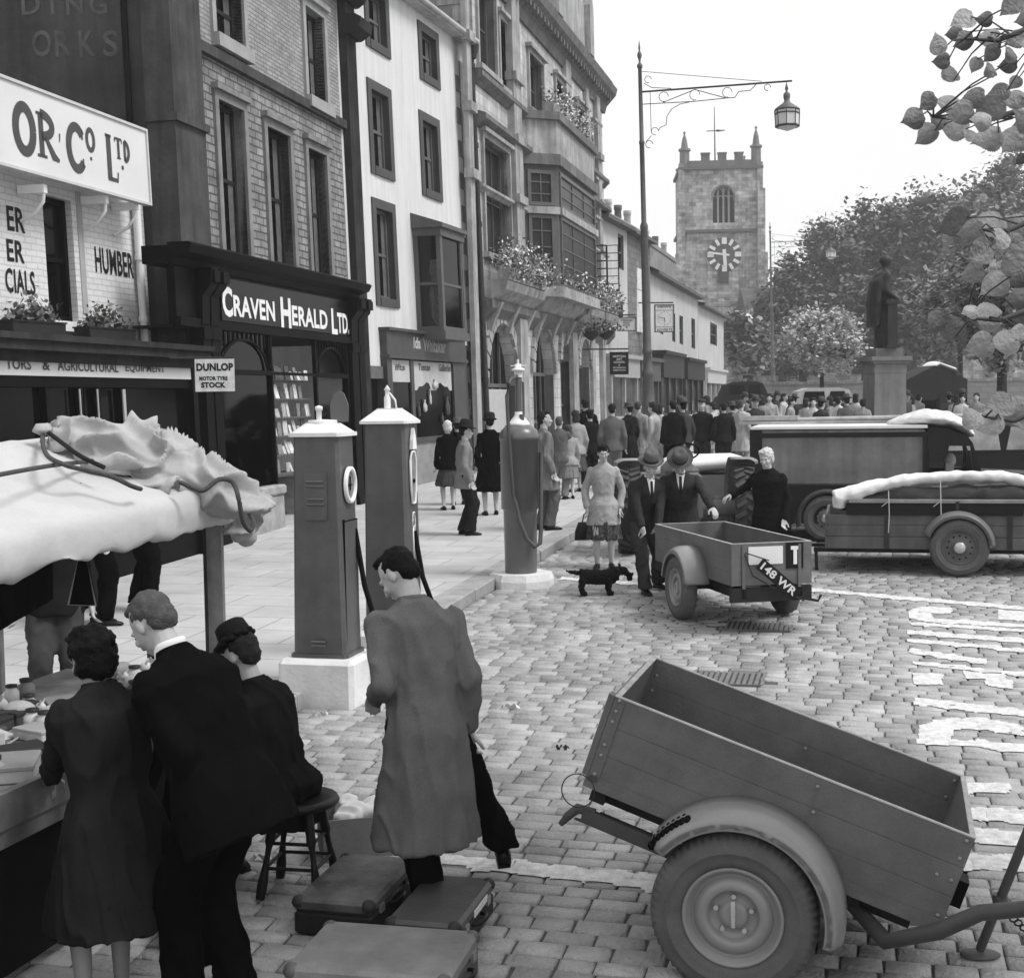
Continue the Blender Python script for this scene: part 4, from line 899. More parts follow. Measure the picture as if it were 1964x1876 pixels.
# hanging baskets
for k, x in enumerate((1265, 1325)):
    u, v = ft.fp(zx(x), zy(1370), -1.2); t = thing('hanging_basket', 'hanging basket under the far stone balcony, the %s one' % ('nearer', 'farther')[k], 'hanging basket', M=M @ Matrix.Translation((u, -1.2, v)), group='hanging baskets')
    MM = wm(t); mb = MB(MM); mb.lathe([(.05, -.25), (.22, -.12), (.28, .02)], 10); mb.tube([(0, 0, .0), (0, 0, .65)], .01, 4); mb.build('basket', IRON, t); mb = MB(MM); plant(mb, (0, 0, 0), (.2, .2, .15), 160, .09, random.Random(k), .15); mb.build('foliage', [LEAF, PETAL], t)

# ------------------------------------------------------------------ 5 smaller houses down the street
WH = mat(.46, .85, .14, .5, bump=.2, bscale=12, name='far_white_render', streak=.2); 
def house(label, f, u0, u1, ve, m, wins, rise=2.2, dep=8, shop=None, gut=True):
    B = thing('house', label, 'house', M=f.M); mb = MB(f.M); ops = [f.R(*w_) for w_ in wins]; ops = [o for o in ops if o[0] > u0 and o[1] < u1]
    wall_grid(mb, u0, u1, -1, ve, ops, .14); mb.add([(u0, 0, -1), (u0, dep, -1), (u0, dep, ve), (u0, dep/2, ve+rise), (u0, 0, ve)], [(4, 3, 2, 1, 0)]); mb.add([(u1, 0, -1), (u1, dep, -1), (u1, dep, ve), (u1, dep/2, ve+rise), (u1, 0, ve)], [(0, 1, 2, 3, 4)])
    mb.build('wall', [m, TRIMD], B)
    mb = MB(f.M); mb.add([(u0-.1, -.35, ve-.02), (u1+.1, -.35, ve-.02), (u1+.1, dep/2, ve+rise+.1), (u0-.1, dep/2, ve+rise+.1)], [(0, 1, 2, 3)]); mb.add([(u0-.1, dep+.3, ve), (u1+.1, dep+.3, ve), (u1+.1, dep/2, ve+rise+.1), (u0-.1, dep/2, ve+rise+.1)], [(3, 2, 1, 0)]); mb.box(u0, u1, -.38, -.02, ve-.16, ve-.03); mb.build('roof', SLATE, B)
    for o in ops: sash(B, f.M, o[0], o[1], o[2], o[3], .1, WHITEP if m is not WH else FRAMEG, 1, 2, .08)
    if shop:
        for (a, b, v0, v1, mm) in shop:
            mb = MB(f.M); mb.box(a, b, -.5, 0, v0, v1); mb.box(a-.05, b+.05, -.62, 0, v1, v1+.15)
            n = max(2, int((b-a)/2.)); 
            for i in range(n+1): u = a+(b-a)*i/n; mb.box(u-.09, u+.09, -.4, 0, -.8, v0)
            mb.box(a, b, -.35, 0, -.8, .75); mb.build('shopfront', mm, B); g = MB(f.M); g.box(a, b, -.28, -.25, .75, v0); g.build('shop_window', mat(.1, .15, .6, 1.2, spec=.4), B)
    return B
def chimney(B, f, u, w_, v, wd, dp, h, n, m):
    mb = MB(f.M); mb.box(u, u+wd, w_, w_+dp, v, v+h); mb.box(u-.06, u+wd+.06, w_-.06, w_+dp+.06, v+h-.25, v+h-.08); c = mb.build('chimney', m, B)
    for i in range(n):
        q = MB(f.M); q.lathe([(.17, 0), (.15, .5), (.18, .56), (.18, .75), (.14, .75)], 10, Matrix.Translation((u+wd*(i+.5)/n, w_+dp/2, v+h))); q.build('chimney_pot', mat([.4, .12, .35][i % 3], .8, .2, 3), c)
f5 = Fac(3.25, 49.75, 1.17, rad(17.3), .0)
ue = f5.fp(1247, 600)[0]; um = f5.fp(1204, 600)[0]; ve = f5.fp(1162, 416)[1]
h1 = house('narrow white house with three storeys right after the stone hall', f5, 0, um, ve, WH, [(1185, 1196, 448, 515), (1182, 1195, 575, 625)], 2.2, shop=[(.2, um-.1, 2.2, 2.9, mat(.3, .6, .2))])
h2 = house('dark stone house with white letter boards behind the tall lamp post', f5, um+.01, ue, ve-.05, brick(.2, .14, .08, .5, .25, .01, .4, .85, .3), [], 2.2, shop=[(um+.2, ue-.3, 2.1, 2.9, mat(.1, .6, .2))])
cu0 = f5.fp(1174, 420, 1.5)[0]; cu1 = f5.fp(1228, 430, 1.5)[0]; cv = f5.fp(1200, 425, 1.5)[1]; chimney(h2, f5, cu0, 1.5, cv-1.2, cu1-cu0, .8, 1.2, 3, TRIM)
mb = MB(f5.M)
for y in (540, 582, 622): u0, v0 = f5.fp(1221, y, -.03); u1, _ = f5.fp(1232, y, -.03); mb.box(u0, u1, -.06, -.005, v0-.3, v0+.55)
mb.build('letter_board', mat(.6, .6, .3, 9), h2)
p = f5.M @ Vector((ue+.1, 0, 0)); f6 = Fac(p.x, p.y, p.z, rad(14.6), .0); ue6 = f6.fp(1339, 640)[0]; ve6 = f6.fp(1300, 548)[1]
h3 = house('long low white house under a slate roof in the middle distance', f6, 0, ue6, ve6, WH, [(1289, 1295, 600, 655), (1303, 1310, 605, 660), (1326, 1333, 610, 668), (1265, 1272, 600, 640)], 1.9, shop=[(.3, ue6*.42, 2.3, 3.3, mat(.06, .5, .2)), (ue6*.5, ue6*.93, 2.3, 3.2, mat(.05, .5, .2))])
cu0 = f6.fp(1247, 500, 1.8)[0]; cu1 = f6.fp(1296, 500, 1.8)[0]; cv = f6.fp(1270, 478, 1.8)[1]; chimney(h3, f6, cu0, 1.8, cv-2.6, cu1-cu0, .9, 2.6, 3, mat(.2, .8, .4, 2))
p = f6.M @ Vector((ue6+.1, 0, 0)); f7 = Fac(p.x, p.y, p.z, rad(14.6), 0); ue7 = f7.fp(1388, 680)[0]; ve7 = f7.fp(1360, 592)[1]
h4 = house('last white house of the row, in front of the church tower', f7, 0, ue7, ve7, WH, [(1362, 1375, 618, 660)], .6, dep=6, shop=[(.2, ue7*.75, 2.2, 2.9, mat(.42, .7, .2))])
def sign(label, px, py, wpx, hpx, Y, tone, lines, tcol, yaw=.1, arm=True, framec=None):
    k = Y/2630; c = at(px, py, Y); t = thing('hanging_sign', label, 'sign', M=rot(c, yaw)); MM = wm(t); mb = MB(MM); mb.box(-wpx/2*k, wpx/2*k, -.03, .03, -hpx/2*k, hpx/2*k); mb.build('panel', mat(tone, .6, .1, 3), t)
    if framec is not None:
        mb = MB(MM); e = 1.3*k; a, b = wpx/2*k, hpx/2*k
        mb.box(-a-e, -a, -.06, .06, -b-e, b+e); mb.box(a, a+e, -.06, .06, -b-e, b+e); mb.box(-a, a, -.06, .06, b, b+e); mb.box(-a, a, -.06, .06, -b-e, -b); mb.build('frame', mat(framec, .6, .1), t)
    mb = MB(MM)
    for tx, z, h, wf in lines: text_mb(mb, tx, 1, 0, z*k, -.034, align='CENTER', fit=wf*k, fix_h=h*k, bold=.02)
    mb.build('lettering', mat(tcol, .6, .1), t)
    if arm: mb = MB(MM); mb.tube([(-wpx/2*k-1.2, 0, hpx/2*k+.1), (wpx/2*k, 0, hpx/2*k+.1)], .03, 6); mb.build('bracket', IRON, t)
    return t, MM, k
sign('dark art school board with pale lettering beside the hall end', 1187.5, 697, 36, 43, 47, .025, [('SKIPTON', 11, 4, 24), ('ART', 5.5, 4, 11), ('SCHOOL', 0, 4, 22), ('&', -5, 3, 3), ('TECHNICAL', -10, 3, 26), ('INSTITUTE', -15, 3, 24)], .5)
t, MM, k = sign('dark framed bank sign hanging above the art school board', 1202, 622, 34, 24, 51, .5, [('YORKSHIRE', 5, 3.5, 22), ('PENNY', .5, 3.5, 14), ('BANK', -4, 3.5, 14)], .04, framec=.03)
t, MM, k = sign('white framed clock sign lettered NEWS and ADVERTS beside the lamp post', 1274, 611, 35, 50, 56, .62, [('NEWS', 19.5, 4.5, 26), ('ADVERTS', -24, 4.5, 30)], .05, framec=.04)
mb = MB(MM)
for i in range(12): a = i*math.pi/6; mb.box(-.25*k, .25*k, -.05, -.04, 11*k, 13.5*k, M=Matrix.Rotation(a, 4, 'Y'))
mb.box(-.4*k, .4*k, -.06, -.05, -1*k, 11*k, M=Matrix.Rotation(rad(-78), 4, 'Y')); mb.box(-.5*k, .5*k, -.062, -.052, -1*k, 8*k, M=Matrix.Rotation(rad(173), 4, 'Y')); mb.box(-17*k, 17*k, -.04, -.033, 15*k, 15.6*k); mb.box(-17*k, 17*k, -.04, -.033, -16.5*k, -16*k); mb.build('clock_hands', BLACKPAINT, t)
# ------------------------------------------------------------------ trees
BARK = mat(.07, .9, .35, 6, bump=.6, bscale=18, name='bark', streak=.3)
def leafmat(v, nm): 
    m = mat(v, .65, .3, .9, spec=.2, name=nm, fine=0); b = m.node_tree.nodes['Principled BSDF']
    b.inputs['Transmission Weight'].default_value = 0; return m
def crown(mb, c, r, n, s, rg, clump=26, shell=.45, core=True):
    c = Vector(c); cs = []
    for i in range(clump):
        while True:
            q = Vector((rg.uniform(-1, 1), rg.uniform(-1, 1), rg.uniform(-1, 1)))
            if shell < q.length < 1: break
        cs.append((c+Vector((q.x*r[0], q.y*r[1], q.z*r[2])), rg.uniform(.16, .34)))
    if core:
        mb.m = 0
        for cc, cr_ in cs:
            b0 = len(mb.v); mb.ell(cc, (r[0]*cr_*.48, r[1]*cr_*.48, r[2]*cr_*.42), nu=9, nv=7)
            for q in range(b0, len(mb.v)): mb.v[q] = mb.v[q]+(mb.v[q]-cc)*noise.noise(mb.v[q]*1.3/max(.3, r[0]*.25))*1.2
    for i in range(n):
        cc, cr_ = cs[rg.randrange(clump)]
        d = Vector((rg.gauss(0, .5), rg.gauss(0, .5), rg.gauss(0, .42)))*cr_
        p = cc+Vector((d.x*r[0], d.y*r[1], d.z*r[2]))*1.35
        t = Vector((rg.uniform(-1, 1), rg.uniform(-1, 1), rg.uniform(-.7, .5))).normalized(); q = t.cross(Vector((rg.uniform(-.5, .5), rg.uniform(-.5, .5), 1))).normalized()
        z = s*rg.uniform(.6, 1.5); mb.m = rg.choice((0, 0, 1))
        mb.add([p-t*z*.5, p+q*z*.32, p+t*z*.5, p-q*z*.32], [(0, 1, 2, 3)])
    mb.m = 0
def tree(label, px, py, rx, ry, Y, n, s, seed, tone=.1, trunk=.25, yb=None, group='trees round the church', clump=26, depth=1., shell=.45, tint=BARK):
    k = Y/2630; c = at(px, py, Y); base = Vector((c.x, Y, G*Y if yb is None else yb)); t = thing('tree', label, 'tree', base, group=group); rg = random.Random(seed)
    mb = MB(); lm = [leafmat(tone, 'leaves_a'), leafmat(tone*1.3, 'leaves_b')]
    crown(mb, c, (rx*k, rx*k*depth, ry*k), n, s, rg, clump, shell); mb.build('crown', lm, t)
    mb = MB(); top = Vector((c.x, Y, c.z+ry*k*.3)); pts = [base+(top-base)*q+Vector((noise.noise(Vector((q*3, seed, 0)))*.3*q, 0, 0)) for q in (0, .05, .3, .6, 1)]
    mb.tube(pts, [trunk*1.5, trunk*1.1, trunk*.9, trunk*.7, trunk*.25], 9)
    for i in range(6):
        a = i*2.4; st_ = pts[3]+(pts[4]-pts[3])*rg.uniform(-.4, .6); e = c+Vector((math.cos(a)*rx*k*.75, math.sin(a)*rx*k*.6, ry*k*rg.uniform(-.3, .6))); mb.tube([st_, (st_+e)/2+Vector((0, 0, -.1*ry*k)), e], [trunk*.45, trunk*.25, trunk*.08], 6)
    mb.build('trunk', tint, t); return t
TB = [('broad tree mass nearest the church tower, behind the second street lamp', 1500, 610, 50, 90, 128, 5200), ('tall leafy tree on the churchyard slope left of the statue', 1585, 545, 80, 110, 132, 9000),
      ('big rounded tree directly behind the statue', 1680, 490, 95, 95, 136, 11000), ('highest dense tree on the slope right of the statue head', 1790, 480, 95, 110, 132, 11000),
      ('large spreading tree filling the sky edge at the far right', 1925, 470, 105, 150, 118, 12000), ('low dark tree filling the gap behind the statue legs', 1660, 615, 80, 75, 118, 7000), ('small tree in front of the church tower foot', 1432, 660, 42, 62, 100, 4200), ('bushy tree behind the round clipped tree', 1540, 660, 60, 60, 116, 4200), ('shady tree to the right of the statue plinth', 1790, 610, 80, 75, 108, 7000)]
for i, (lb, x, y, rx, ry, Y, n) in enumerate(TB): tree(lb, x, y, rx, ry, Y, int(n*1.4), .5, 20+i, .15 if i not in (4, 6) else .21, .35, clump=60, shell=.2)
tree('small round clipped tree with a pale crown by the churchyard wall', 1577, 655, 66, 58, 66, 8000, .2, 41, .42, .13, clump=90, shell=.75)
tree('young tree with a slim trunk in front of the churchyard wall', 1843, 592, 72, 88, 60, 6500, .24, 42, .24, .12, clump=60)
tree('nearer tree with a thick dark trunk at the right edge', 1922, 560, 85, 140, 40, 8000, .17, 43, .22, .17, clump=60)
# ------------------------------------------------------------------ church
ST = brick(.46, .24, .2, .7, .34, .012, .5, .9, .5, 1.1, streak=.25, name='church_stone')
Yt = 138.; kt = Yt/2630; ctop = at(1384, 700, Yt); zt = lambda y: 2.58+(762-y)/2630*Yt
TW = thing('church_tower', 'tall pale stone church tower with four pinnacles, a clock and a big traceried window', 'church tower', M=rot((ctop.x, Yt, G*Yt), rad(-3)))
MT = wm(TW); hw = 75*kt; gz0 = G*Yt; zl = lambda y: zt(y)-gz0; ix = lambda x: (x-1384)*kt
wx0, wx1 = ix(1369), ix(1410); wv0, wv1 = zl(432), zl(364)
mb = MB(MT); wall_grid(mb, -hw, hw, 0, zl(332), [(wx0, wx1, wv0, wv1)], .7, dark=False); mb.box(-hw, hw, .9, 2*hw, 0, zl(332)); mb.build('tower_wall', ST, TW)
mb = MB(MT)
for sx in (-1, 1):
    for (y0, y1, w_) in ((760, 560, 1.0), (560, 490, .75), (490, 370, .5), (370, 320, .25)): mb.box(sx*hw-.35*(sx > 0)-w_*(sx < 0)*.8, sx*hw+.35*(sx < 0)+w_*(sx > 0)*.8, -w_, .6, zl(y0), zl(y1))
mb.build('buttress', ST, TW)
mb = MB(MT)
for y in (450, 332): mb.box(-hw-.25, hw+.25, -.28, 2*hw, zl(y), zl(y)+.28)
mb.build('string_course', mat(.14, .9, .3), TW)
mb = MB(MT); pb = zl(332)+.28; mb.box(-hw, hw, -.1, .3, pb, zl(315)); mb.box(-hw, hw, 2*hw-.4, 2*hw, pb, zl(315))
for i in range(5):
    x = -hw+2*hw*(.1, .31, .52, .73, .9)[i]
    if i in (1, 2, 3): mb.box(x-.42, x+.42, -.1, .3, zl(315), zl(303)); mb.box(x-.47, x+.47, -.15, .35, zl(303), zl(303)+.14)
    mb.box(x-.42, x+.42, 2*hw-.4, 2*hw, zl(315), zl(304))
mb.box(-hw, -hw+.4, .3, 2*hw-.4, pb, zl(315)); mb.box(hw-.4, hw, .3, 2*hw-.4, pb, zl(315)); mb.build('battlements', mat(.15, .9, .35, 1), TW)
for (x, y, top) in ((-hw+.4, .3, 258), (hw-.4, .3, 251), (hw-.7, 2*hw-.3, 282), (-hw+.6, 2*hw-.3, 284)):
    mb = MB(MT); b = zl(332); t_ = zl(top); m_ = b+(t_-b)*.55; M2 = Matrix.Translation((x, y, 0)); mb.lathe([(.5, b), (.48, m_-.3), (.62, m_-.2), (.58, m_), (.36, m_+.05), (.24, m_+(t_-m_)*.5), (.06, t_-.3), (.16, t_-.2), (.02, t_)], 8, M2, sm=False); mb.build('pinnacle', mat(.17, .9, .3, 1), TW)
# traceried window
mb = MB(MT); cx = (wx0+wx1)/2; hwid = (wx1-wx0)/2; sp = zl(388)
def ptd(t_, r=1.): return (cx+hwid*r*math.cos(t_), sp+(wv1-sp)*r*(math.sin(t_)**.85 if math.sin(t_) > 0 else 0))
out = [ptd(math.pi*i/16) for i in range(17)]
mb.prism([(wx1, sp), (wx1, wv1+.01), (cx, wv1+.01)]+[o for o in out[8::-1]][1:-1] if False else [(wx1+.01, sp), (wx1+.01, wv1+.02), (wx0-.01, wv1+.02), (wx0-.01, sp)]+[o for o in out[::-1]][1:-1], .0, .65, 'y')
mb.build('arch_head', ST, TW, fix=True)
mb = MB(MT)
for i in range(1, 4): x = wx0+(wx1-wx0)*i/4; mb.box(x-.09, x+.09, .3, .5, wv0, sp+.4+(1.2 if i == 2 else .7))
for i in range(4):
    xa, xb = wx0+(wx1-wx0)*i/4, wx0+(wx1-wx0)*(i+1)/4; mb.tube([((xa+xb)/2+(xb-xa)/2*math.cos(q), .4, sp-.1+.5*math.sin(q)) for q in [math.pi*j/8 for j in range(9)]], .07, 5)
for s_ in (-1, 1): mb.tube([(cx+s_*(wx1-wx0)*.25+(wx1-wx0)*.25*math.cos(q), .4, sp+.35+.9*math.sin(q)) for q in [math.pi*j/8 for j in range(9)]], .07, 5)
mb.build('tracery', mat(.3, .9, .2), TW); mb = MB(MT); mb.tube([(p_[0], -.08, p_[1]+.15) for p_ in out], .13, 6); mb.build('hood_mould', mat(.2, .9, .2), TW)
mb = MB(MT); mb.box(wx0, wx1, .55, .6, wv0, wv1); mb.build('louvres', mat(.05, .7, .3, 3), TW)
cz = zl(492); cxk = ix(1390); R_ = 33*kt; mb = MB(MT); mb.lathe([(R_, -.06), (R_, 0), (0, .02)][::-1], 40, Matrix.Translation((cxk, -.02, cz)) @ Matrix.Rotation(rad(90), 4, 'X'), sm=False); mb.build('clock_dial', mat(.14, .6, .2, 2), TW, fix=True)
mb = MB(MT)
for i in range(12):
    a = i*math.pi/6; wd = .15 if i % 3 else .24; mb.box(-wd, wd, -.17, -.09, R_*.6, R_*.97, M=Matrix.Translation((cxk, 0, cz)) @ Matrix.Rotation(a, 4, 'Y'))
mb.build('clock_numerals', WHITEP, TW)
mb = MB(MT); mb.box(-.1, .1, -.24, -.18, -.5, R_*.92, M=Matrix.Translation((cxk, 0, cz)) @ Matrix.Rotation(rad(-82), 4, 'Y')); mb.box(-.17, .17, -.24, -.181, -.5, R_*.62, M=Matrix.Translation((cxk, -.07, cz)) @ Matrix.Rotation(rad(176), 4, 'Y')); mb.build('clock_hands', WHITEP, TW)
mb = MB(MT); mb.tube([(ix(1381), hw, zl(330)), (ix(1380), hw, zl(200))], [.09, .03], 6); mb.tube([(ix(1380)-.8, hw, zl(246)), (ix(1380)+1.0, hw, zl(245))], .05, 5)
mb.add([(ix(1380)+.2, hw, zl(243)), (ix(1380)+1.2, hw, zl(245.5)), (ix(1380)+.2, hw, zl(248))], [(0, 1, 2), (2, 1, 0)]); mb.build('weather_vane', IRON, TW)
mb = MB(MT); mb.box(ix(1378), ix(1398), -.15, 0, zl(545), zl(520)); mb.build('niche', mat(.1, .9, .3), TW)
# nave behind the trees, churchyard wall and lawn
c = at(1790, 700, 128); N_ = thing('church_nave', 'low stone church nave with arched windows half hidden behind the trees', 'church', M=rot((c.x, 128, G*128), rad(-3))); MN = wm(N_)
mb = MB(MN); mb.box(-17, 14, 0, 9, 0, 7.5); mb.build('nave_wall', ST, N_); mb = MB(MN); mb.prism([(-.5, 7.4), (9.5, 7.4), (4.5, 10)], -17.3, 14.3, 'x'); mb.build('nave_roof', SLATE, N_)
for i in range(7):
    x = -15+i*4.2; m_ = MB(MN); m_.prism([(x-.9, 1.5), (x+.9, 1.5), (x+.9, 4.3), (x+.5, 5.1), (x, 5.5), (x-.5, 5.1), (x-.9, 4.3)], -.06, .1, 'y'); m_.build('nave_window', mat(.06, .5, .3), N_)
gsheet('churchyard_lawn', [(66, 4), (66, 90), (160, 120), (160, -20)], mat(.3, .95, .3, .5, name='lawn', fine=.2), .9)
pa, pb_ = gnd(1450, 792), gnd(2150, 792); cw_ = thing('churchyard_wall', 'low pale stone wall running along the churchyard behind the market', 'wall', pa)
mb = MB(); d = (pb_-pa); L_ = d.length; ML = Matrix.Translation(pa) @ Matrix.Rotation(math.atan2(d.y, d.x), 4, 'Z'); mb = MB(ML); mb.box(0, L_, 0, .4, -.3, 1.45); mb.build('wall_face', brick(.34, .28, .2, .6, .3, .01, .4, .9, .2, .6), cw_)
mb = MB(ML); mb.box(-.1, L_+.1, -.08, .48, 1.45, 1.6); mb.build('coping', TRIM, cw_)
# ------------------------------------------------------------------ statue
Y = 37.; k = Y/2630; c = at(1696, 800, Y); S_ = thing('statue', 'dark bronze statue of a robed man in profile on a tall stone plinth', 'statue', M=rot((c.x, Y, G*Y), rad(6))); MS = wm(S_); zz = lambda y: 2.58+(763-y)*k-G*Y
mb = MB(MS); hw_ = 31*k; mb.box(-hw_*1.25, hw_*1.25, -hw_*1.25, hw_*1.25, 0, .5); mb.prism([(-hw_*1.04, .5), (hw_*1.04, .5), (hw_*.98, zz(722)), (-hw_*.98, zz(722))], -hw_, hw_, 'y')
mb.box(-hw_*1.02, hw_*1.02, -hw_*1.02, hw_*1.02, zz(722), zz(714)); mb.box(-hw_, hw_, -hw_, hw_, zz(714), zz(704)); mb.box(-hw_*1.15, hw_*1.15, -hw_*1.15, hw_*1.15, zz(704), zz(699)); mb.box(-hw_*1.28, hw_*1.28, -hw_*1.28, hw_*1.28, zz(699), zz(691)); mb.box(-hw_*.86, hw_*.86, -hw_*.86, hw_*.86, zz(691), zz(675)); mb.build('plinth', mat(.19, .75, .25, 1.5, bump=.2, fine=.15, streak=.2, name='plinth_granite'), S_)
BR = mat(.045, .5, .35, 5, spec=.45, bump=.2, bscale=20, name='bronze')
zf = zz(675); K = (zz(499)-zf)/1.82
mb = MB(MS @ Matrix.Translation((0, 0, zf)) @ Matrix.Diagonal((K*1.18, K*1.18, K, 1)))
# facing +x (right); figure slightly left of centre
mb.loft([((-.02, 0, .0), (.14, 0, 0), (0, .2, 0)), ((-.03, 0, .5), (.15, 0, 0), (0, .2, 0)), ((-.03, 0, .95), (.13, 0, 0), (0, .19, 0)), ((-.04, 0, 1.25), (.15, 0, 0), (0, .22, 0)), ((-.04, 0, 1.45), (.12, 0, 0), (0, .21, 0)), ((-.02, 0, 1.53), (.06, 0, 0), (0, .07, 0))])
mb.loft([((-.2, 0, .42), (.08, 0, 0), (0, .24, 0)), ((-.19, 0, .9), (.11, 0, 0), (0, .25, 0)), ((-.13, 0, 1.3), (.12, 0, 0), (0, .24, 0)), ((-.07, 0, 1.47), (.09, 0, 0), (0, .16, 0))])
mb.cone((0, 0, 1.5), (.02, 0, 1.62), .06, .06); mb.ell((.03, 0, 1.71), (.095, .08, .12)); mb.ell((.12, 0, 1.69), (.025, .02, .03)); mb.ell((.0, 0, 1.72), (.1, .09, .11))
mb.cone((-.03, -.2, 1.42), (-.08, -.24, 1.12), .07, .055); mb.cone((-.08, -.24, 1.12), (.1, -.2, .97), .055, .04); mb.ell((.13, -.19, .96), (.05, .035, .03))
mb.cone((-.02, .2, 1.42), (0, .25, 1.12), .07, .055); mb.cone((0, .25, 1.12), (.13, .2, 1.2), .055, .04)
mb.cone((.02, -.08, .55), (.05, -.08, .05), .09, .06); mb.cone((.05, .09, .5), (.1, .09, .05), .09, .06); mb.ell((.13, -.08, .035), (.13, .05, .04)); mb.ell((.18, .09, .035), (.13, .05, .04))
fig = organic(mb, 'figure', BR, S_, .035, 2, .02, 5)
mb = MB(MS @ Matrix.Translation((0, 0, zf)) @ Matrix.Diagonal((K*1.18, K*1.18, K, 1))); mb.box(-.1, .12, -.36, -.2, 0, .06); mb.box(-.07, .09, -.34, -.22, .06, .85); mb.box(-.1, .12, -.36, -.2, .85, .93); mb.build('pedestal', BR, S_)
# ------------------------------------------------------------------ street lamps
def street_lamp(label, Y, bx, by_top, htop, full=True, sc=1., flip=False):
    b = at(bx, 880, Y); b.z = G*Y; M = rot(b, -SA, 0, 0, sc) ; M[0][2] = -.018*sc
    t = thing('street_lamp', label, 'street lamp', M=M, group='tall street lamps with scrolled arms'); MM = M
    HT = htop; mb = MB(MM)
    mb.lathe([(.2, 0), (.2, .25), (.185, .3), (.175, 1.35), (.2, 1.4), (.2, 1.48), (.155, 1.55), (.15, 2.25), (.175, 2.3), (.175, 2.4), (.125, 2.48), (.115, 2.9), (.14, 2.93), (.14, 3.0), (.115, 3.05), (.1, 6.3), (.11, 6.32), (.11, 6.4), (.07, 6.5), (.066, 8.6), (.08, 8.62), (.08, 8.68), (.06, 8.7), (.052, HT-.75), (.075, HT-.73), (.075, HT-.66), (.03, HT-.6), (.03, HT-.52), (.065, HT-.42), (.06, HT-.36), (.02, HT-.28), (.03, HT-.2), (.004, HT)], 16); mb.build('pole', mat(.11, .5, .25, 4, spec=.4, name='lamp_post_paint'), t)
    pz = lambda py: HT-(py-150)*.00378; px_ = lambda x: (x-318)*.00378
    P = lambda x, y: (px_(x), 0, pz(y)+.0)
    mb = MB(MM); ax = 1.02
    mb.tube([P(318, 515), P(1390, 512)], .026, 6); mb.tube([P(1180, 500), P(330, 370)], .008, 4)
    mb.tube([P(330, 603), P(700, 608), P(930, 600), P(990, 600), P(1020, 560), P(1100, 558), P(1140, 520)], .012, 5)
    mb.tube([P(480, 600), P(710, 525), P(930, 600)], .012, 5)
    for (x, y, r) in ((485, 560, 34), (708, 562, 36), (938, 560, 34), (375, 430, 24), (415, 800, 26), (372, 890, 26), (1220, 545, 22)): mb.tube([(px_(x)+r*.00378*math.cos(q), 0, pz(y)+r*.00378*math.sin(q)) for q in [2*math.pi*j/14 for j in range(12)]], .009, 4)
    mb.tube([P(345, 455), P(400, 490), P(540, 505)], .01, 4); mb.tube([P(388, 520), P(388, 800)], .008, 4); mb.tube([P(700, 605), P(600, 620), P(540, 650), P(505, 700), P(498, 760), P(455, 775), P(440, 800)], .01, 4); mb.tube([P(390, 830), P(350, 870)], .009, 4)
    mb.build('arm', IRON, t)
    lx = px_(1352); lz = pz(512); mb = MB(MM @ Matrix.Translation((lx, 0, lz)))
    mb.lathe([(.01, 0), (.01, -.06), (.05, -.2), (.02, -.26), (.09, -.33), (.09, -.42), (.07, -.5), (.1, -.56), (.33, -.72), (.34, -.76), (.3, -.76)][::-1], 12); mb.build('lamp_hood', mat(.12, .5, .2, spec=.4, name='lamp_copper'), t)
    mb = MB(MM @ Matrix.Translation((lx, 0, lz))); mb.lathe([(.02, -1.3), (.2, -1.24), (.3, -1.18), (.32, -.77)], 8, sm=False); mb.build('lamp_glass', mat(.6, .25, .05, spec=.5, name='opal_glass'), t)
    mb = MB(MM @ Matrix.Translation((lx, 0, lz))); mb.lathe([(.31, -1.2), (.325, -1.2), (.325, -1.15), (.31, -1.15)], 8, sm=False); mb.lathe([(.325, -.86), (.335, -.86), (.335, -.83), (.325, -.83)], 8, sm=False)
    for i in range(8): a = 2*math.pi*i/8; mb.tube([(.31*math.cos(a), .31*math.sin(a), -1.18), (.33*math.cos(a), .33*math.sin(a), -.76)], .01, 4)
    mb.build('lamp_cage', IRON, t); return t
street_lamp('tall iron street lamp on the pavement edge in the middle of the picture', 38., 1247, 100, 2.58+(766-94)/2630*38-.9)
street_lamp('farther street lamp standing in front of the church tower and trees', 92., 1484, 470, 12.0)
c = at(1434, 612, 120); t = thing('lantern', 'far white lantern hanging in front of the tower foot', 'lantern', c); mb = MB(Matrix.Translation(c)); mb.lathe([(.1, -.45), (.45, -.35), (.5, .2), (.2, .45), (.03, .5)], 8); mb.build('lamp_glass', WHITEP, t); mb = MB(Matrix.Translation(c)); mb.tube([(0, 0, .5), (0, 0, 1.1), (-3, 0, 1.1)], .03, 5); mb.build('hanger', IRON, t)

# ------------------------------------------------------------------ air
hz = MB(); hz.box(-60, 150, -8, 172, -3, 38); HZM = bpy.data.materials.new('haze'); HZM.use_nodes = True; ht = HZM.node_tree; ht.nodes.clear(); ho = ht.nodes.new('ShaderNodeOutputMaterial'); hv = ht.nodes.new('ShaderNodeVolumePrincipled'); hv.inputs['Color'].default_value = (.95, .95, .95, 1); hv.inputs['Density'].default_value = .001; hv.inputs['Anisotropy'].default_value = .2; ht.links.new(hv.outputs[0], ho.inputs['Volume']); hz.build('haze', HZM, kind='stuff')
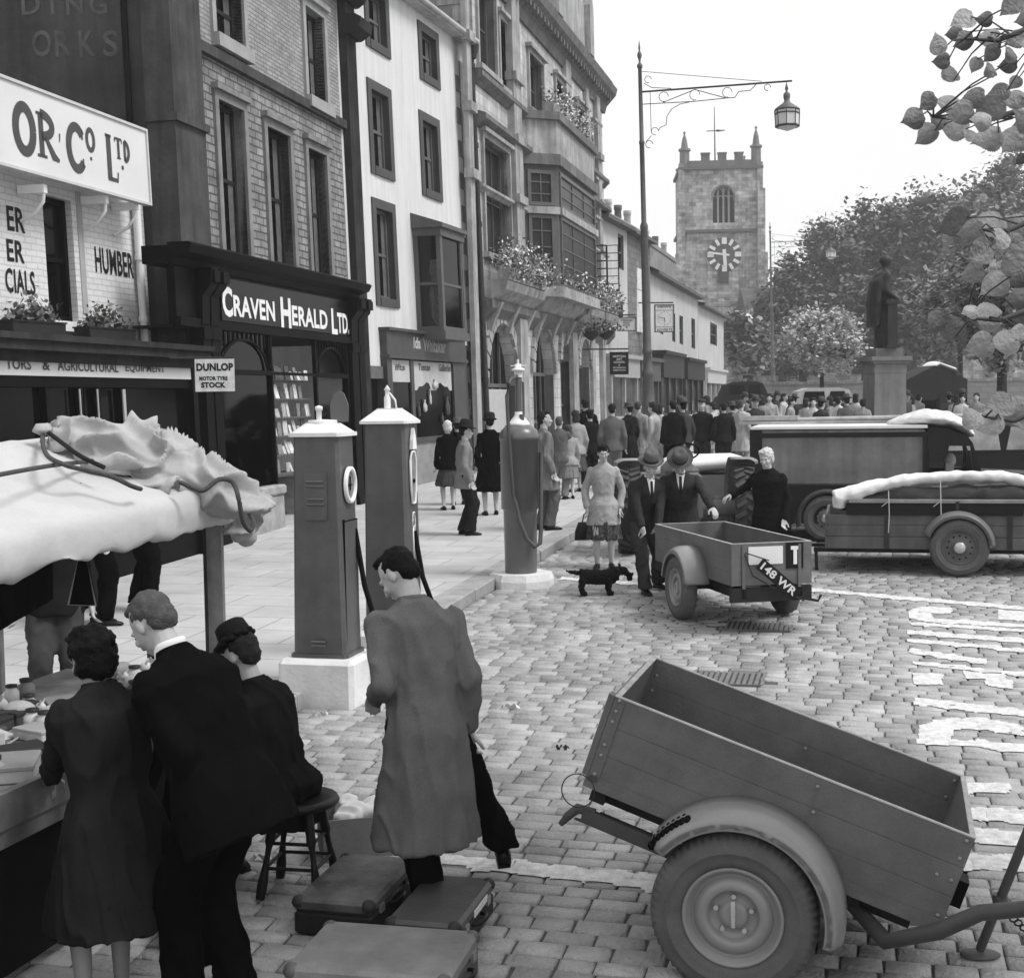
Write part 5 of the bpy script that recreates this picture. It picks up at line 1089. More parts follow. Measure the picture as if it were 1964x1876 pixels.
# ------------------------------------------------------------------ wheels, trailers
RUB = mat(.12, .75, .2, 9, spec=.3, name='tyre_rubber', fine=.15, bump=.1); TRG = mat(.14, .5, .26, 4, spec=.35, name='trailer_grey_paint', fine=.2, bump=.15, bscale=60)
TRL = mat(.235, .32, .12, 3, spec=.5, name='mudguard_paint', fine=.06); TRD = mat(.04, .6, .3, 6, name='chassis_black')
EDGE = mat(.42, .6, .3, 12, name='pale_edge')  # paler tone for the panel tops and wheel nuts
def ring(mb, prof, n, M, alt=None, sm=True):
    """lathe about local y; alt: index -> radius change on every second segment"""
    vs = []; fs = []
    for k, (r, y) in enumerate(prof):
        for i in range(n):
            a = 2*math.pi*i/n; q = r-(alt[k] if alt and k in alt and (i//2) % 2 else 0); vs.append((q*math.cos(a), y, q*math.sin(a)))
    for k in range(len(prof)-1):
        for i in range(n): fs.append((k*n+i, (k+1)*n+i, (k+1)*n+(i+1) % n, k*n+(i+1) % n))
    mb.add(vs, [f[::-1] for f in fs], sm, M)
def wheel(par, M, R=.34, wd=.15, fine=True, hub='disc', tone=TRL, nm='wheel'):
    """outer face towards local -y, hub centre at the origin"""
    s = R/.34; y = wd/.156; w_ = bpy.data.objects.new(nm, None); 
    mb = MB(M); P = [(.198, -.05), (.215, -.072), (.235, -.079), (.262, -.08), (.264, -.083), (.27, -.083), (.272, -.08), (.3, -.078), (.318, -.068), (.33, -.055), (.338, -.043), (.34, -.02), (.34, .02), (.338, .043), (.33, .055), (.31, .07), (.27, .08), (.22, .072), (.198, .05)]
    ring(mb, [(r*s, q*y) for r, q in P], 240 if fine else 48, I4, {8: .003, 9: .008, 10: .01, 13: .01, 14: .006} if fine else None)
    ty = mb.build(nm, RUB, par, fix=True)
    mb = MB(M)
    if hub == 'disc': Q = [(.2, .05), (.2, -.05), (.206, -.064), (.2, -.07), (.19, -.066), (.186, -.05), (.178, -.045), (.172, -.03), (.165, -.026), (.16, -.03), (.15, -.045), (.135, -.056), (.115, -.058), (.105, -.052), (.1, -.03), (.096, -.018), (.06, -.015), (.055, -.03), (.035, -.034), (.0, -.034)]
    else: Q = [(.2, .05), (.2, -.05), (.206, -.064), (.195, -.068), (.186, -.04), (.17, -.028), (.12, -.05), (.09, -.056), (.085, -.07), (.06, -.085), (.0, -.09)]
    ring(mb, [(r*s, q*y) for r, q in Q], 64 if fine else 32, I4); mb.build('rim', tone, ty, fix=True)
    if hub == 'disc' and fine:
        mb = MB(M)
        for i in range(5): a = i*2*math.pi/5+.3; mb.lathe([(.011, -.02), (.011, -.036), (.006, -.04)], 6, M=Matrix.Translation((.078*math.cos(a), 0, .078*math.sin(a))), ax='z') if False else mb.tube([(.078*math.cos(a), -.014, .078*math.sin(a)), (.078*math.cos(a), -.034, .078*math.sin(a))], .011, 6)
        mb.box(-.009, .009, -.05, -.035, 0, .062); mb.box(-.008, .008, -.046, -.034, -.05, 0); mb.build('wheel_nuts', EDGE, ty)
    elif hub != 'disc':
        mb = MB(M)
        for i in range(12): a = i*math.pi/6; mb.ell((.135*s*math.cos(a), -.043*y, .135*s*math.sin(a)), (.013*s, .006, .013*s), nu=8, nv=4)
        mb.build('rim_holes', mat(.01, .9, 0), ty); mb = MB(M); mb.ell((0, -.06*y, 0), (.075*s, .05, .075*s), nu=20, nv=10); mb.build('hub_cap', mat(.5, .25, .1, spec=.6, metal=.3, name='hub_cap'), ty)
    return ty
def mudguard(par, M, r, w0, w1, a0, a1, m, n=40, sk=0):
    sec = [(w0+.004, -.045), (w0, -.04), (w0, -.012), (w0+.012, 0), (w0+.03, .006), (w0+.06, .022), (w0+.1, .03), ((w0+w1)/2+.02, .032), (w1, .03)]
    mb = MB(M); vs = []; fs = []; m_ = len(sec)
    for i in range(n+1):
        a = rad(a0+(a1-a0)*i/n); e = min(i, n-i)/n; tp = 1-(.12 if e < .02 else 0)
        for y, d in sec: q = r+d; vs.append((q*math.cos(a), y*tp, q*math.sin(a)))
        for y, d in sec[::-1]: q = r+d-.005; vs.append((q*math.cos(a), y*tp, q*math.sin(a)))
    k = 2*m_
    for i in range(n):
        for j in range(k): fs.append((i*k+j, i*k+(j+1) % k, (i+1)*k+(j+1) % k, (i+1)*k+j))
    fs += [tuple(range(k)), tuple(range(n*k+k-1, n*k-1, -1))]
    mb.add(vs, fs, True); o = mb.build('mudguard', m, par, fix=True)
    return o
def trailer_box(t, M, L, W, h, th=.022, planks=(.33, .66), tail='left'):
    for nm, (x0, x1, y0, y1) in (('side_panel', (0, L, 0, th)), ('side_panel', (0, L, W-th, W)), ('end_panel', (0, th, th+.001, W-th-.001)), ('end_panel', (L-th, L, th+.001, W-th-.001))):
        mb = MB(M); zs = [0.0]+[p*h for p in planks]+[h-.004]
        for i in range(len(zs)-1): mb.bbox(x0, x1, y0, y1, zs[i]+.0006, zs[i+1]-.0006, .0012)
        o = mb.build(nm, TRG, t); e = MB(M); e.box(x0-.001, x1+.001, y0-.001, y1+.001, h-.003, h+.002); e.build('top_edge', EDGE, o)
    mb = MB(M); mb.box(th, L-th, th, W-th, .0, .02); mb.build('floor', TRG, t)
def rivets(mb, pts, r=.009):
    for p in pts: mb.ell(p, (r, r*.7, r), nu=8, nv=5)
def tilt_frame(o, a, b):
    ex = Vector((math.cos(a)*math.cos(b), math.sin(a)*math.cos(b), -math.sin(b))); ey = Vector((-math.sin(a), math.cos(a), 0)); ez = ex.cross(ey)
    return Matrix(((ex.x, ey.x, ez.x, o[0]), (ex.y, ey.y, ez.y, o[1]), (ex.z, ey.z, ez.z, o[2]), (0, 0, 0, 1)))
KS = .955; L1, W1, h1_ = 1.662*KS, .998*KS, .421*KS
M1 = tilt_frame(CAM+(Vector((.326, 6.244, .825))-CAM)*KS, -.276, .337); T1 = thing('box_trailer', 'large empty grey wooden box trailer tipped down on its drawbar in the foreground', 'trailer', M=M1)
trailer_box(T1, M1, L1, W1, h1_)
_i = M1.inverted(); _a = _i @ CAM; _b = _i.to_3x3() @ ray(1406, 1757); wc = _a+_b*((-.2-_a.y)/_b.y); wc.y = -.155
wcw = M1 @ wc; MW = tilt_frame(wcw, -.276, 0); wheel(T1, MW, .352, .16); 
MW2 = tilt_frame(M1 @ Vector((wc.x, W1+.155, wc.z)), -.276, 0) @ Matrix.Rotation(math.pi, 4, 'Z'); wheel(T1, MW2, .352, .16)
MG1 = M1 @ Matrix.Translation((wc.x, 0, wc.z)); mudguard(T1, MG1, .425, -.262, -.0, 5, 160, TRL)
mudguard(T1, M1 @ Matrix.Translation((wc.x, W1, wc.z)) @ Matrix.Rotation(math.pi, 4, 'Z'), .405, -.262, 0, 20, 175, TRL)
mb = MB(M1)   # chassis rails, axle
for y in (.14, W1-.2): mb.box(.06, L1-.1, y, y+.06, -.115, -.03)
mb.box(.03, .1, .05, W1-.05, -.1, -.0); mb.box(.5, .56, .05, W1-.05, -.08, 0); mb.box(1.2, 1.26, .05, W1-.05, -.08, 0)
mb.tube([(wc.x, wc.y+.05, wc.z), (wc.x, W1+.1, wc.z)], .035, 10); mb.prism([(.06, -.19), (.1, -.13), (.55, -.13), (.62, -.2), (.55, -.2), (.0, -.2)], .02, .05, 'y'); mb.build('chassis', TRD, T1)
mb = MB(M1); mb.tube([(.08, .03, -.14), (.0, .03, -.15), (-.03, .03, -.2), (-.05, .03, -.25)], [.022, .024, .02, .012], 8); mb.box(.03, .5, .0, .035, -.19, -.13); mb.build('tail_hook', mat(.08, .6, .2), T1)
mb = MB(M1); mb.tube([(-.02+.075*math.cos(q), -.005, -.06+.075*math.sin(q)) for q in [2*math.pi*i/24 for i in range(24)]], .003, 5, closed=True); mb.build('wire_loop', IRON, T1)
mb = MB(M1); mb.box(-.03, -.002, -.004, .045, .02, h1_); mb.box(0, .05, -.006, -.001, .0, h1_-.01); mb.box(-.022, -.003, .05, W1-.05, .02, h1_-.03); mb.build('corner_iron', TRG, T1)
mb = MB(M1); rivets(mb, [(.025, -.008, z) for z in (.04, .13, .18, .29, .34, .39)]+[(L1-.03, -.004, z) for z in (.04, .2, .3, .38)]+[(L1-.09, -.003, .2), (.93, -.003, .36), (.95, -.004, .25)]+[(.05, W1-.024, z) for z in (.4, .32, .24)]+[(.85, W1-.024, .25), (L1-.04, W1-.024, .37), (L1-.05, W1-.024, .28)]); mb.build('rivets', TRL, T1)
mb = MB(M1); mb.box(.93, .935, -.0035, 0, .05, h1_-.03); mb.box(-.01, L1+.0, -.006, -.001, -.03, .03); mb.build('joint_strip', TRG, T1)
mb = MB(MG1)   # reflector plate with dark studs at the mudguard's rear end
for i in range(7): a = rad(157-i*3.4); mb.ell((.447*math.cos(a), -.16, .447*math.sin(a)), .013, nu=8, nv=5)
for i in range(9): a = rad(160-i*3.2); mb.ell((.437*math.cos(a), -.2, .437*math.sin(a)), (.02, .03, .02), nu=8, nv=5)
mb.build('rear_lamp_strip', BLACKPAINT, T1)
# drawbar, down to the right, with prop leg
dg = gnd(1970, 1790, .3); mb = MB()
pA = M1 @ Vector((L1-.55, .45, -.1)); pB = M1 @ Vector((L1-.05, .45, -.12)); pe = at(1975, 1742, 5.2)
a1_ = at(1700, 1805, 5.49); a2_ = at(1800, 1785, 5.35); a3_ = at(1880, 1750, 5.25); pF = at(2120, 1780, 5.0)
mb.tube([pA, a1_, a2_, a3_, pe, pF], [.03, .035, .035, .032, .032, .03], 10); mb.build('drawbar', mat(.07, .5, .3, 6, spec=.4), T1)
mb = MB(); b0 = gnd(1880, 1836); b0.z += 0.01; tpp = at(1975, 1585, 5.4); mb.tube([b0+Vector((0, 0, .03)), tpp], .02, 10); mb.ell(b0+Vector((0, 0, .005)), (.09, .06, .015)); mb.lathe([(.03, 0), (.034, .02), (.03, .04)], 10, Matrix.Translation(b0+(tpp-b0)*.42)); mb.build('prop_stand', mat(.1, .5, .3, 6), T1)
mb = MB(); c0_ = at(1925, 1745, 5.25)
for i in range(12): c_ = c0_+Vector((.02*i, -.0, -.018*i)); mb.tube([c_+Vector((.016*math.cos(q), .005*(i % 2), .012*math.sin(q))) for q in [2*math.pi*j/8 for j in range(8)]], .004, 4, closed=True)
mb.build('chain', IRON, T1)
mb = MB(M1); mb.box(L1+.01, L1+.09, .3, .42, .0, .12); mb.build('bracket', BLACKPAINT, T1)
# trailer 2
L2, W2, h2_ = 2.27, .82, .405
M2 = tilt_frame((2.07, 12.93, .785), .218, 0); T2 = thing('box_trailer', 'smaller grey box trailer with a tilted number plate being pushed by two men', 'trailer', M=M2)
# local x across the tailgate, y to the front
trailer_box(T2, M2, W2, L2, h2_)
wy = 1.0; wl2 = M2.inverted() @ at(1283, 1138, 13.75); wl2.x = -.17; RW = .325; zc = (G*13.7+RW+.01)-.785
for sx in (0, 1):
    x = -.15 if sx == 0 else W2+.15; yy = wy
    cc = M2 @ Vector((x, yy, zc)); Mx = tilt_frame(cc, .218, 0) @ Matrix.Rotation(-math.pi/2 if sx == 0 else math.pi/2, 4, 'Z'); wheel(T2, Mx, RW, .15, True)
    mudguard(T2, M2 @ Matrix.Translation((0 if sx == 0 else W2, yy, zc)) @ Matrix.Rotation(-math.pi/2 if sx == 0 else math.pi/2, 4, 'Z'), .39, -.24, 0, 10, 172, TRL)
mb = MB(M2); mb.box(.1, .16, .0, L2+.3, -.14, -.03); mb.box(W2-.16, W2-.1, .0, L2+.3, -.14, -.03); mb.box(.0, W2, .0, .06, -.16, -.02); mb.tube([(-.08, wy, zc), (W2+.08, wy, zc)], .03, 8); mb.tube([(W2/2, L2, -.1), (W2/2, L2+.9, -.15)], .03, 8); mb.tube([(W2-.15, -.01, -.13), (W2+.02, -.1, -.16), (W2+.05, -.1, -.1)], .014, 6); mb.build('chassis', TRD, T2)
mb = MB(M2)
for x in (.12, W2-.13): mb.box(x-.015, x+.015, -.014, -.001, -.03, h2_-.02)
mb.box(-.003, .0, L2*.62, L2*.63, 0, h2_); mb.build('corner_iron', TRG, T2)
mb = MB(M2); mb.box(.17, .52, -.008, -.001, .2, .37); mb.build('white_notice', mat(.72, .6, .05), T2)
mb = MB(M2); mb.box(.555, .73, -.009, -.001, .15, .4); mb.build('letter_panel', mat(.018, .5, .1), T2)
mb = MB(M2); mb.box(.6, .69, -.013, -.009, .33, .365); mb.box(.627, .663, -.0131, -.0091, .19, .329); mb.build('letter_t', WHITEP, T2)
mp = M2 @ Matrix.Translation((.45, -.06, .06)) @ Matrix.Rotation(rad(40), 4, 'Y'); mb = MB(mp); mb.box(-.25, .25, -.01, 0, -.06, .06); mb.build('number_plate', mat(.02, .5, .1), T2); mb = MB(mp); text_mb(mb, '148 WR', 1, 0, -.04, -.013, align='CENTER', fit=.44, fix_h=.08, bold=.03); mb.build('plate_number', mat(.6, .5, .1), T2)
mb = MB(M2); mb.tube([(.13, -.02, .32), (.36, -.05, .24)], .006, 5); mb.tube([(.13, -.02, .3), (.2, -.03, .1), (.4, -.05, -.02), (W2-.1, -.05, -.16)], .007, 5); mb.build('tie_rod', IRON, T2)
# ------------------------------------------------------------------ petrol pumps
PG = mat(.105, .42, .28, 3, spec=.45, name='pump_paint', fine=.14, streak=.15); PG2 = mat(.12, .35, .14, 2, spec=.5, name='pump_paint_pale')
def base_white(par, M, a, b, h, ch=.0):
    mb = MB(M); mb.bbox(-a, a, -b, b, -.15, h, .035) if not ch else mb.lathe([(a, -.1), (a*1.0, h*.5), (a*.93, h), (0, h)], 8, Matrix.Rotation(rad(22.5), 4, 'Z'), sm=False); return mb.build('plinth', mat(.66, .75, .12, 5, bump=.25, bscale=30, name='whitewash', fine=.08), par)
g = gnd(687, 1362); M = rot(g, -SA) @ Matrix.Translation((-.35, .29, 0)); P1 = thing('petrol_pump', 'nearest petrol pump, square and grey with a round dial and louvres', 'petrol pump', M=M, group='petrol pumps'); base_white(P1, M, .31, .29, .37)
mb = MB(M); a = .2; zt_ = 2.08
def taper(mb, a0, b0, z0, a1, b1, z1, b=.025):
    vs = []
    for (a, bb, z) in ((a0, b0, z0), (a1, b1, z1)): vs += [(-a+b, -bb, z), (a-b, -bb, z), (a, -bb+b, z), (a, bb-b, z), (a-b, bb, z), (-a+b, bb, z), (-a, bb-b, z), (-a, -bb+b, z)]
    mb.add(vs, [tuple(range(7, -1, -1)), tuple(range(8, 16))]+[(i, (i+1) % 8, 8+(i+1) % 8, 8+i) for i in range(8)])
taper(mb, .235, .2, .372, .235, .2, .4); taper(mb, .215, .185, .4, .185, .17, zt_); mb.build('cabinet', PG, P1)
mb = MB(M); taper(mb, .215, .2, zt_, .215, .2, zt_+.03); taper(mb, .205, .19, zt_+.03, .12, .11, zt_+.1, .04); mb.lathe([(.115, zt_+.1), (.115, zt_+.125), (.0, zt_+.13)], 24); mb.lathe([(.022, zt_+.12), (.022, zt_+.2), (.03, zt_+.2), (.03, zt_+.23), (.0, zt_+.24)], 10, Matrix.Translation((-.03, 0, 0))); mb.build('pump_cap', mat(.72, .4, .06, spec=.4, name='white_enamel'), P1)
mb = MB(M); mb.prism([(.06, zt_+.11), (.2, zt_+.11), (.205, zt_+.24), (.17, zt_+.33), (.13, zt_+.35), (.09, zt_+.33), (.055, zt_+.24)], .02, .035, 'y'); mb.build('top_plate', PG2, P1)
MR = M @ Matrix.Translation((.1995, 0, 0)) @ Matrix.Rotation(math.pi/2, 4, 'Z')
mb = MB(MR); dz = 1.7
for s_, y0, y1 in ((1, -.03, 0),): mb.add([], [])
ring(mb, [(.115, -.005), (.115, -.03), (.1, -.035), (.09, -.03), (.088, -.008)], 40, Matrix.Translation((0, 0, dz)) @ Matrix.Scale(1.25, 4, (0, 0, 1))); mb.build('dial_ring', WHITEP, P1, fix=True)
mb = MB(MR); ring(mb, [(.089, -.012), (0, -.012)], 32, Matrix.Translation((0, 0, dz)) @ Matrix.Scale(1.25, 4, (0, 0, 1))); mb.build('dial_glass', mat(.16, .2, .3, 12, spec=.5), P1, fix=True)
mb = MB(MR); mb.box(-.006, .006, -.02, -.013, dz-.04, dz+.07); mb.box(-.04, .04, -.019, -.0125, dz-.005, dz+.006); mb.build('dial_hand', BLACKPAINT, P1)
mb = MB(MR); mb.box(-.13, .15, -.012, .03, .45, 1.42); mb.build('access_door', PG, P1); mb = MB(MR); mb.box(-.135, -.13, -.014, .01, .45, 1.44); mb.box(-.135, .15, -.014, .01, 1.42, 1.428); mb.build('door_gap', mat(.01, .9, 0), P1)
MF = M @ Matrix.Translation((0, -.179, 0)); mb = MB(MF); mb.box(-.09, .09, -.012, .02, 1.44, 1.8)
for z in (1.56, 1.6, 1.7, 1.735): mb.tube([(-.07, -.014, z), (.07, -.014, z)], .01, 6)
mb.build('louvre_panel', PG, P1)
mb = MB(M @ Matrix.Translation((0, -.21, 0))); 
for z in (.47, .5): mb.tube([(-.05, -.0, z), (.06, -.0, z)], .01, 6)
mb.build('vent', PG2, P1)
mb = MB(M); mb.tube([(.2, .12, 1.35), (.27, .12, .9), (.42, .1, .42), (.5, .1, .35)], .022, 8); mb.build('hose', BLACKPAINT, P1)
# pump 2
yg = 11.75; c = at(750, 900, yg); M = rot((c.x, yg, G*yg), -SA); P2 = thing('petrol_pump', 'second petrol pump, taller with a pyramid cap and framed slot dial', 'petrol pump', M=M, group='petrol pumps'); base_white(P2, M, .29, .28, .36)
mb = MB(M); zt2 = 2.12; taper(mb, .2, .18, .362, .18, .165, zt2); mb.build('cabinet', PG, P2)
mb = MB(M); taper(mb, .215, .2, zt2, .215, .2, zt2+.025); taper(mb, .21, .195, zt2+.025, .1, .09, zt2+.12, .02); mb.box(-.09, .09, -.08, .08, zt2+.12, zt2+.13); mb.lathe([(.03, zt2+.12), (.03, zt2+.22), (.02, zt2+.24), (.02, zt2+.28), (.03, zt2+.29), (.0, zt2+.33)], 10, Matrix.Translation((-.02, 0, 0))); mb.tube([(0, 0, zt2+.26), (.05, 0, zt2+.2), (.06, 0, zt2+.13)], .009, 6); mb.build('pump_cap', mat(.72, .4, .06, spec=.4, name='white_enamel'), P2)
MR = M @ Matrix.Translation((.188, 0, 0)) @ Matrix.Rotation(math.pi/2, 4, 'Z')
mb = MB(MR); o_ = [(-.07, 1.55), (-.035, 1.44), (.035, 1.44), (.07, 1.55), (.07, 1.8), (.035, 1.88), (-.035, 1.88), (-.07, 1.8)]; mb.tube([(x, -.012, z) for x, z in o_], .012, 6, closed=True); mb.prism([(-.055, 1.9), (.055, 1.9), (.045, 1.98), (0, 2.08), (-.045, 1.98)], -.03, -.001, 'y')
mb.tube([(x, -.008, z) for x, z in ((-.03, 1.24), (.03, 1.24), (.03, 1.3), (.02, 1.36), (-.02, 1.36), (-.03, 1.3))], .008, 5, closed=True); mb.tube([(x, -.008, z) for x, z in ((-.016, .96), (.016, .96), (.018, 1.235), (-.018, 1.235))], .008, 5, closed=True); mb.build('dial_frame', WHITEP, P2)
mb = MB(MR); mb.prism([(x*.95, z) for x, z in o_], -.008, -.001, 'y'); mb.build('dial_glass', mat(.2, .2, .3, 12, spec=.5), P2, fix=True); mb = MB(MR); mb.ell((0, -.02, 1.63), (.02, .01, .02)); mb.build('dial_hand', BLACKPAINT, P2)
mb = MB(M); mb.tube([(.2, .0, 1.2), (.26, .02, .8), (.36, .05, .5), (.36, .1, .3)], .022, 8); mb.build('hose', BLACKPAINT, P2)
# pump 3: cylinder
g = gnd(1002, 1131); M = rot(g, -SA) @ Matrix.Translation((-.1, .35, 0)); P3 = thing('petrol_pump', 'farthest petrol pump, a pale grey cylinder with a domed top and hanging hose', 'petrol pump', M=M, group='petrol pumps'); base_white(P3, M, .4, .4, .16, 1)
k = 16.2/2630; z3 = lambda y: 2.58+(768-y)*k-g.z
mb = MB(M); mb.lathe([(.19, .155), (.2, z3(980)), (.21, z3(977)), (.225, z3(976)), (.226, z3(845)), (.235, z3(845)), (.24, z3(838)), (.22, z3(827)), (.17, z3(819)), (.12, z3(815)), (.12, z3(812)), (.115, z3(812)), (.05, z3(800)), (.04, z3(797)), (.035, z3(790)), (0, z3(790))], 32); mb.build('cylinder_body', mat(.13, .3, .12, 2, spec=.5, name='pump_paint_pale'), P3)
mb = MB(M); mb.lathe([(.125, z3(816)), (.13, z3(813)), (.12, z3(811)), (.05, z3(797)), (.048, z3(790))], 20); mb.lathe([(.05, z3(724)), (.05, z3(712)), (.08, z3(712)), (.08, z3(708)), (.04, z3(706)), (.04, z3(699)), (0, z3(699))], 12); mb.box(-.09, .09, -.01, .01, z3(703), z3(701)); mb.box(-.01, .01, -.01, .01, z3(700), z3(690)); mb.build('white_fittings', WHITEP, P3)
mb = MB(M); mb.tube([(.0, 0, z3(792)), (0, 0, z3(722))], .035, 10); mb.tube([(.06, 0, z3(795)), (.06, 0, z3(735)), (0, 0, z3(728))], .014, 6); mb.tube([(.05, -.05, z3(822)), (.05, -.05, z3(795))], .03, 8); mb.build('stand_pipe', PG2, P3)
hx = lambda x: (x-1001)*k; mb = MB(M); mb.tube([(hx(992), -.25, z3(735)), (hx(989), -.27, z3(760)), (hx(992), -.28, z3(830)), (hx(998), -.27, z3(945)), (hx(1003), -.27, z3(960))], .022, 8); mb.tube([(hx(1003), -.27, z3(960)), (hx(1010), -.27, z3(995)), (hx(1023), -.26, z3(1030)), (hx(1038), -.24, z3(1047)), (hx(1047), -.2, z3(1040)), (hx(1047), -.15, z3(1020)), (hx(1040), .1, z3(870))], .026, 8); mb.tube([(hx(1000), -.02, z3(722)), (hx(994), -.2, z3(728)), (hx(992), -.25, z3(738))], .024, 8); mb.build('hose', mat(.09, .5, .2, 4), P3)
# ------------------------------------------------------------------ van
kv = 20/2630; gv = G*20; vx = lambda x: (x-1445)*kv; vz = lambda y: 2.58-gv+(759-y)*kv; o = at(1445, 900, 20); M = rot((o.x, 20, gv), -SA); V1 = thing('delivery_van', 'dusty grey box van parked sideways with tarpaulin tied over its cab roof', 'van', M=M)
VG = mat(.18, .5, .35, 2.2, spec=.3, name='dusty_van_paint', fine=.1, streak=.25); VD = mat(.03, .4, .3, 4, spec=.4, name='van_dark_paint')
mb = MB(M); mb.bbox(.0, vx(1762), 0, 1.65, vz(929), vz(822), .03); mb.build('cargo_box', VG, V1)
mb = MB(M); mb.box(-.03, vx(1765), -.02, 1.67, vz(822), vz(817)); mb.build('roof_edge', WHITEP, V1)
mb = MB(M); mb.box(-.05, vx(1462), -.02, 1.66, vz(985), vz(822)); mb.box(vx(1462), vx(1762), -.012, .02, vz(838), vz(829)); mb.box(vx(1757), vx(1764), -.015, .02, vz(929), vz(830)); mb.box(-.02, vx(1870), .02, 1.6, vz(1002), vz(929)); mb.build('frame', VD, V1)
mb = MB(M); sp = [(vx(1764), vz(820)), (vx(1790), vz(822)), (vx(1835), vz(836)), (vx(1845), vz(850)), (vx(1862), vz(906)), (vx(1868), vz(985)), (vx(1764), vz(985))]
wn_ = [(vx(1769), vz(859)), (vx(1832), vz(863)), (vx(1840), vz(904)), (vx(1769), vz(904))]
for q in (.0, 1.6): mb.prism([sp[0], sp[1], sp[2], sp[3], (vx(1841), vz(856)), (vx(1766), vz(855))][::-1], q, q+.05, 'y'); mb.prism([(vx(1841), vz(856)), sp[3], sp[4], (vx(1846), vz(906))][::-1], q, q+.05, 'y'); mb.prism([(vx(1764), vz(855)), (vx(1769), vz(855)), (vx(1769), vz(906)), (vx(1764), vz(906))][::-1], q, q+.05, 'y'); mb.prism([(vx(1764), vz(906)), sp[4], sp[5], sp[6]][::-1], q, q+.05, 'y')
mb.prism([sp[0], sp[1], sp[2], sp[3], (vx(1840), vz(848)), (vx(1790), vz(826)), (vx(1764), vz(824))][::-1], .05, 1.6, 'y'); mb.box(vx(1764), vx(1766), .05, 1.6, vz(985), vz(824)); mb.prism([(vx(1862), vz(906)), (vx(1868), vz(985)), (vx(2010), vz(985)), (vx(2010), vz(925)), (vx(1990), vz(912))], .3, 1.35, 'y'); mb.build('cab', VD, V1, fix=True)
mb = MB(M); mb.box(vx(1800), vx(1815), .3, .6, vz(915), vz(890)); mb.ell((vx(1808), .45, vz(885)), (.09, .08, .11)); mb.build('cab_seat', mat(.3, .7, .2), V1)
mb = MB(M); mb.tube([(vx(1835)+.02*math.cos(q), .5+.2*math.sin(q), vz(895)+.2*math.cos(q)) for q in [2*math.pi*i/16 for i in range(16)]], .012, 5, closed=True); mb.build('steering_wheel', BLACKPAINT, V1)
for xw in (1581.5, 1930): wheel(V1, M @ Matrix.Translation((vx(xw), .06, .335)), .335, .15, False, 'holes', mat(.14, .5, .2, 5)); wheel(V1, M @ Matrix.Translation((vx(xw), 1.58, .335)) @ Matrix.Rotation(math.pi, 4, 'Z'), .335, .15, False, 'holes', mat(.14, .5, .2, 5))
for xw in (1583, 1930): mudguard(V1, M @ Matrix.Translation((vx(xw), .1, .33)), .42, -.13, .1, 0, 196, mat(.1, .4, .25, 3, spec=.4), 24)
mb = MB(M); mb.prism([(-.05, .2), (.5, .2), (.62, .3), (.62, .55), (-.05, .55)], .05, 1.6, 'y'); mb.build('skirt', VD, V1)
# tarpaulin lump + planks on top
c = M @ Vector((vx(1768), .8, vz(816))); TP = thing('tarpaulin', 'white tarpaulin bundle lying over the van cab roof', 'tarpaulin', c); mb = MB(rot(c, -SA))
mb.loft([((-.55, 0, .0), (0, .3, 0), (0, 0, .03)), ((-.3, 0, .05), (0, .5, 0), (0, 0, .1)), ((0, 0, .08), (0, .65, 0), (0, 0, .13)), ((.3, 0, .05), (0, .7, 0), (0, 0, .12)), ((.52, 0, -.05), (0, .72, 0), (0, 0, .1)), ((.62, 0, -.16), (0, .74, 0), (0, 0, .06))], 14)
organic(mb, 'canvas', mat(.62, .8, .15, 5, bump=.3, bscale=20, name='pale_canvas'), TP, .03, 2, .03, 7)
c = at(1418, 803, 21.6); PL = thing('plank_stack', 'stack of long pale planks lying across the van roof', 'planks', c); mb = MB(rot(c, -SA*.6))
for i in range(5): y = i*.14; mb.box(.0+.06*i, 3.7-.1*i, y, y+.13, -.1+.012*i, -.055+.012*i); 
for i in range(4): mb.tube([(.9+.1*i, .1+.1*i, -.03), (4.2, .1+.1*i, .0)], .035, 7)
mb.box(0, .95, .1, .5, -.04, .03); mb.build('planks', mat(.35, .8, .3, 6, name='bleached_timber'), PL)
# ------------------------------------------------------------------ wooden sided lorry body
kl = 16.8/2630; gl_ = G*16.8; lx = lambda x: (x-1587)*kl; lz = lambda y: 2.58-gl_+(758-y)*kl; o = at(1587, 1000, 16.8); M = rot((o.x, 16.8, gl_), -SA); LR = thing('wooden_lorry', 'low board-sided lorry body with a spoked hub cap wheel at the right edge', 'lorry', M=M)
WB = mat(.125, .7, .3, 3, name='lorry_boards', fine=.15, streak=.2); XE = lx(1964)+1.2
mb = MB(M); zs = [lz(1052), lz(1028), lz(1006), lz(986)]
for i in range(3): mb.bbox(0, XE, 0, .03, zs[i]+.003, zs[i+1]-.003, .004); mb.bbox(0, XE, 1.6, 1.63, zs[i]+.003, zs[i+1]-.003, .004); mb.bbox(-.03, .0, 0, 1.63, zs[i]+.003, zs[i+1]-.003, .004)
mb.build('side_boards', WB, LR)
mb = MB(M); mb.box(lx(1622), lx(1942), -.035, -.004, lz(986), lz(964)); mb.box(0, XE, .03, 1.6, zs[0], zs[0]+.04); mb.build('dark_rail', mat(.025, .6, .3, 5), LR)
mb = MB(M); mb.box(lx(1627), XE, -.045, .06, lz(963), lz(957)); mb.box(lx(1627), XE, 1.55, 1.63, lz(963), lz(957)); mb.build('top_rail', mat(.25, .6, .3, 5), LR)
mb = MB(M)
for x in (1697, 1919): mb.box(lx(x)-.03, lx(x)+.03, -.012, 0, lz(1050), lz(990))
mb.box(lx(1825)-.02, lx(1825)+.02, -.05, -.036, lz(990), lz(960)); mb.build('iron_strap', IRON, LR)
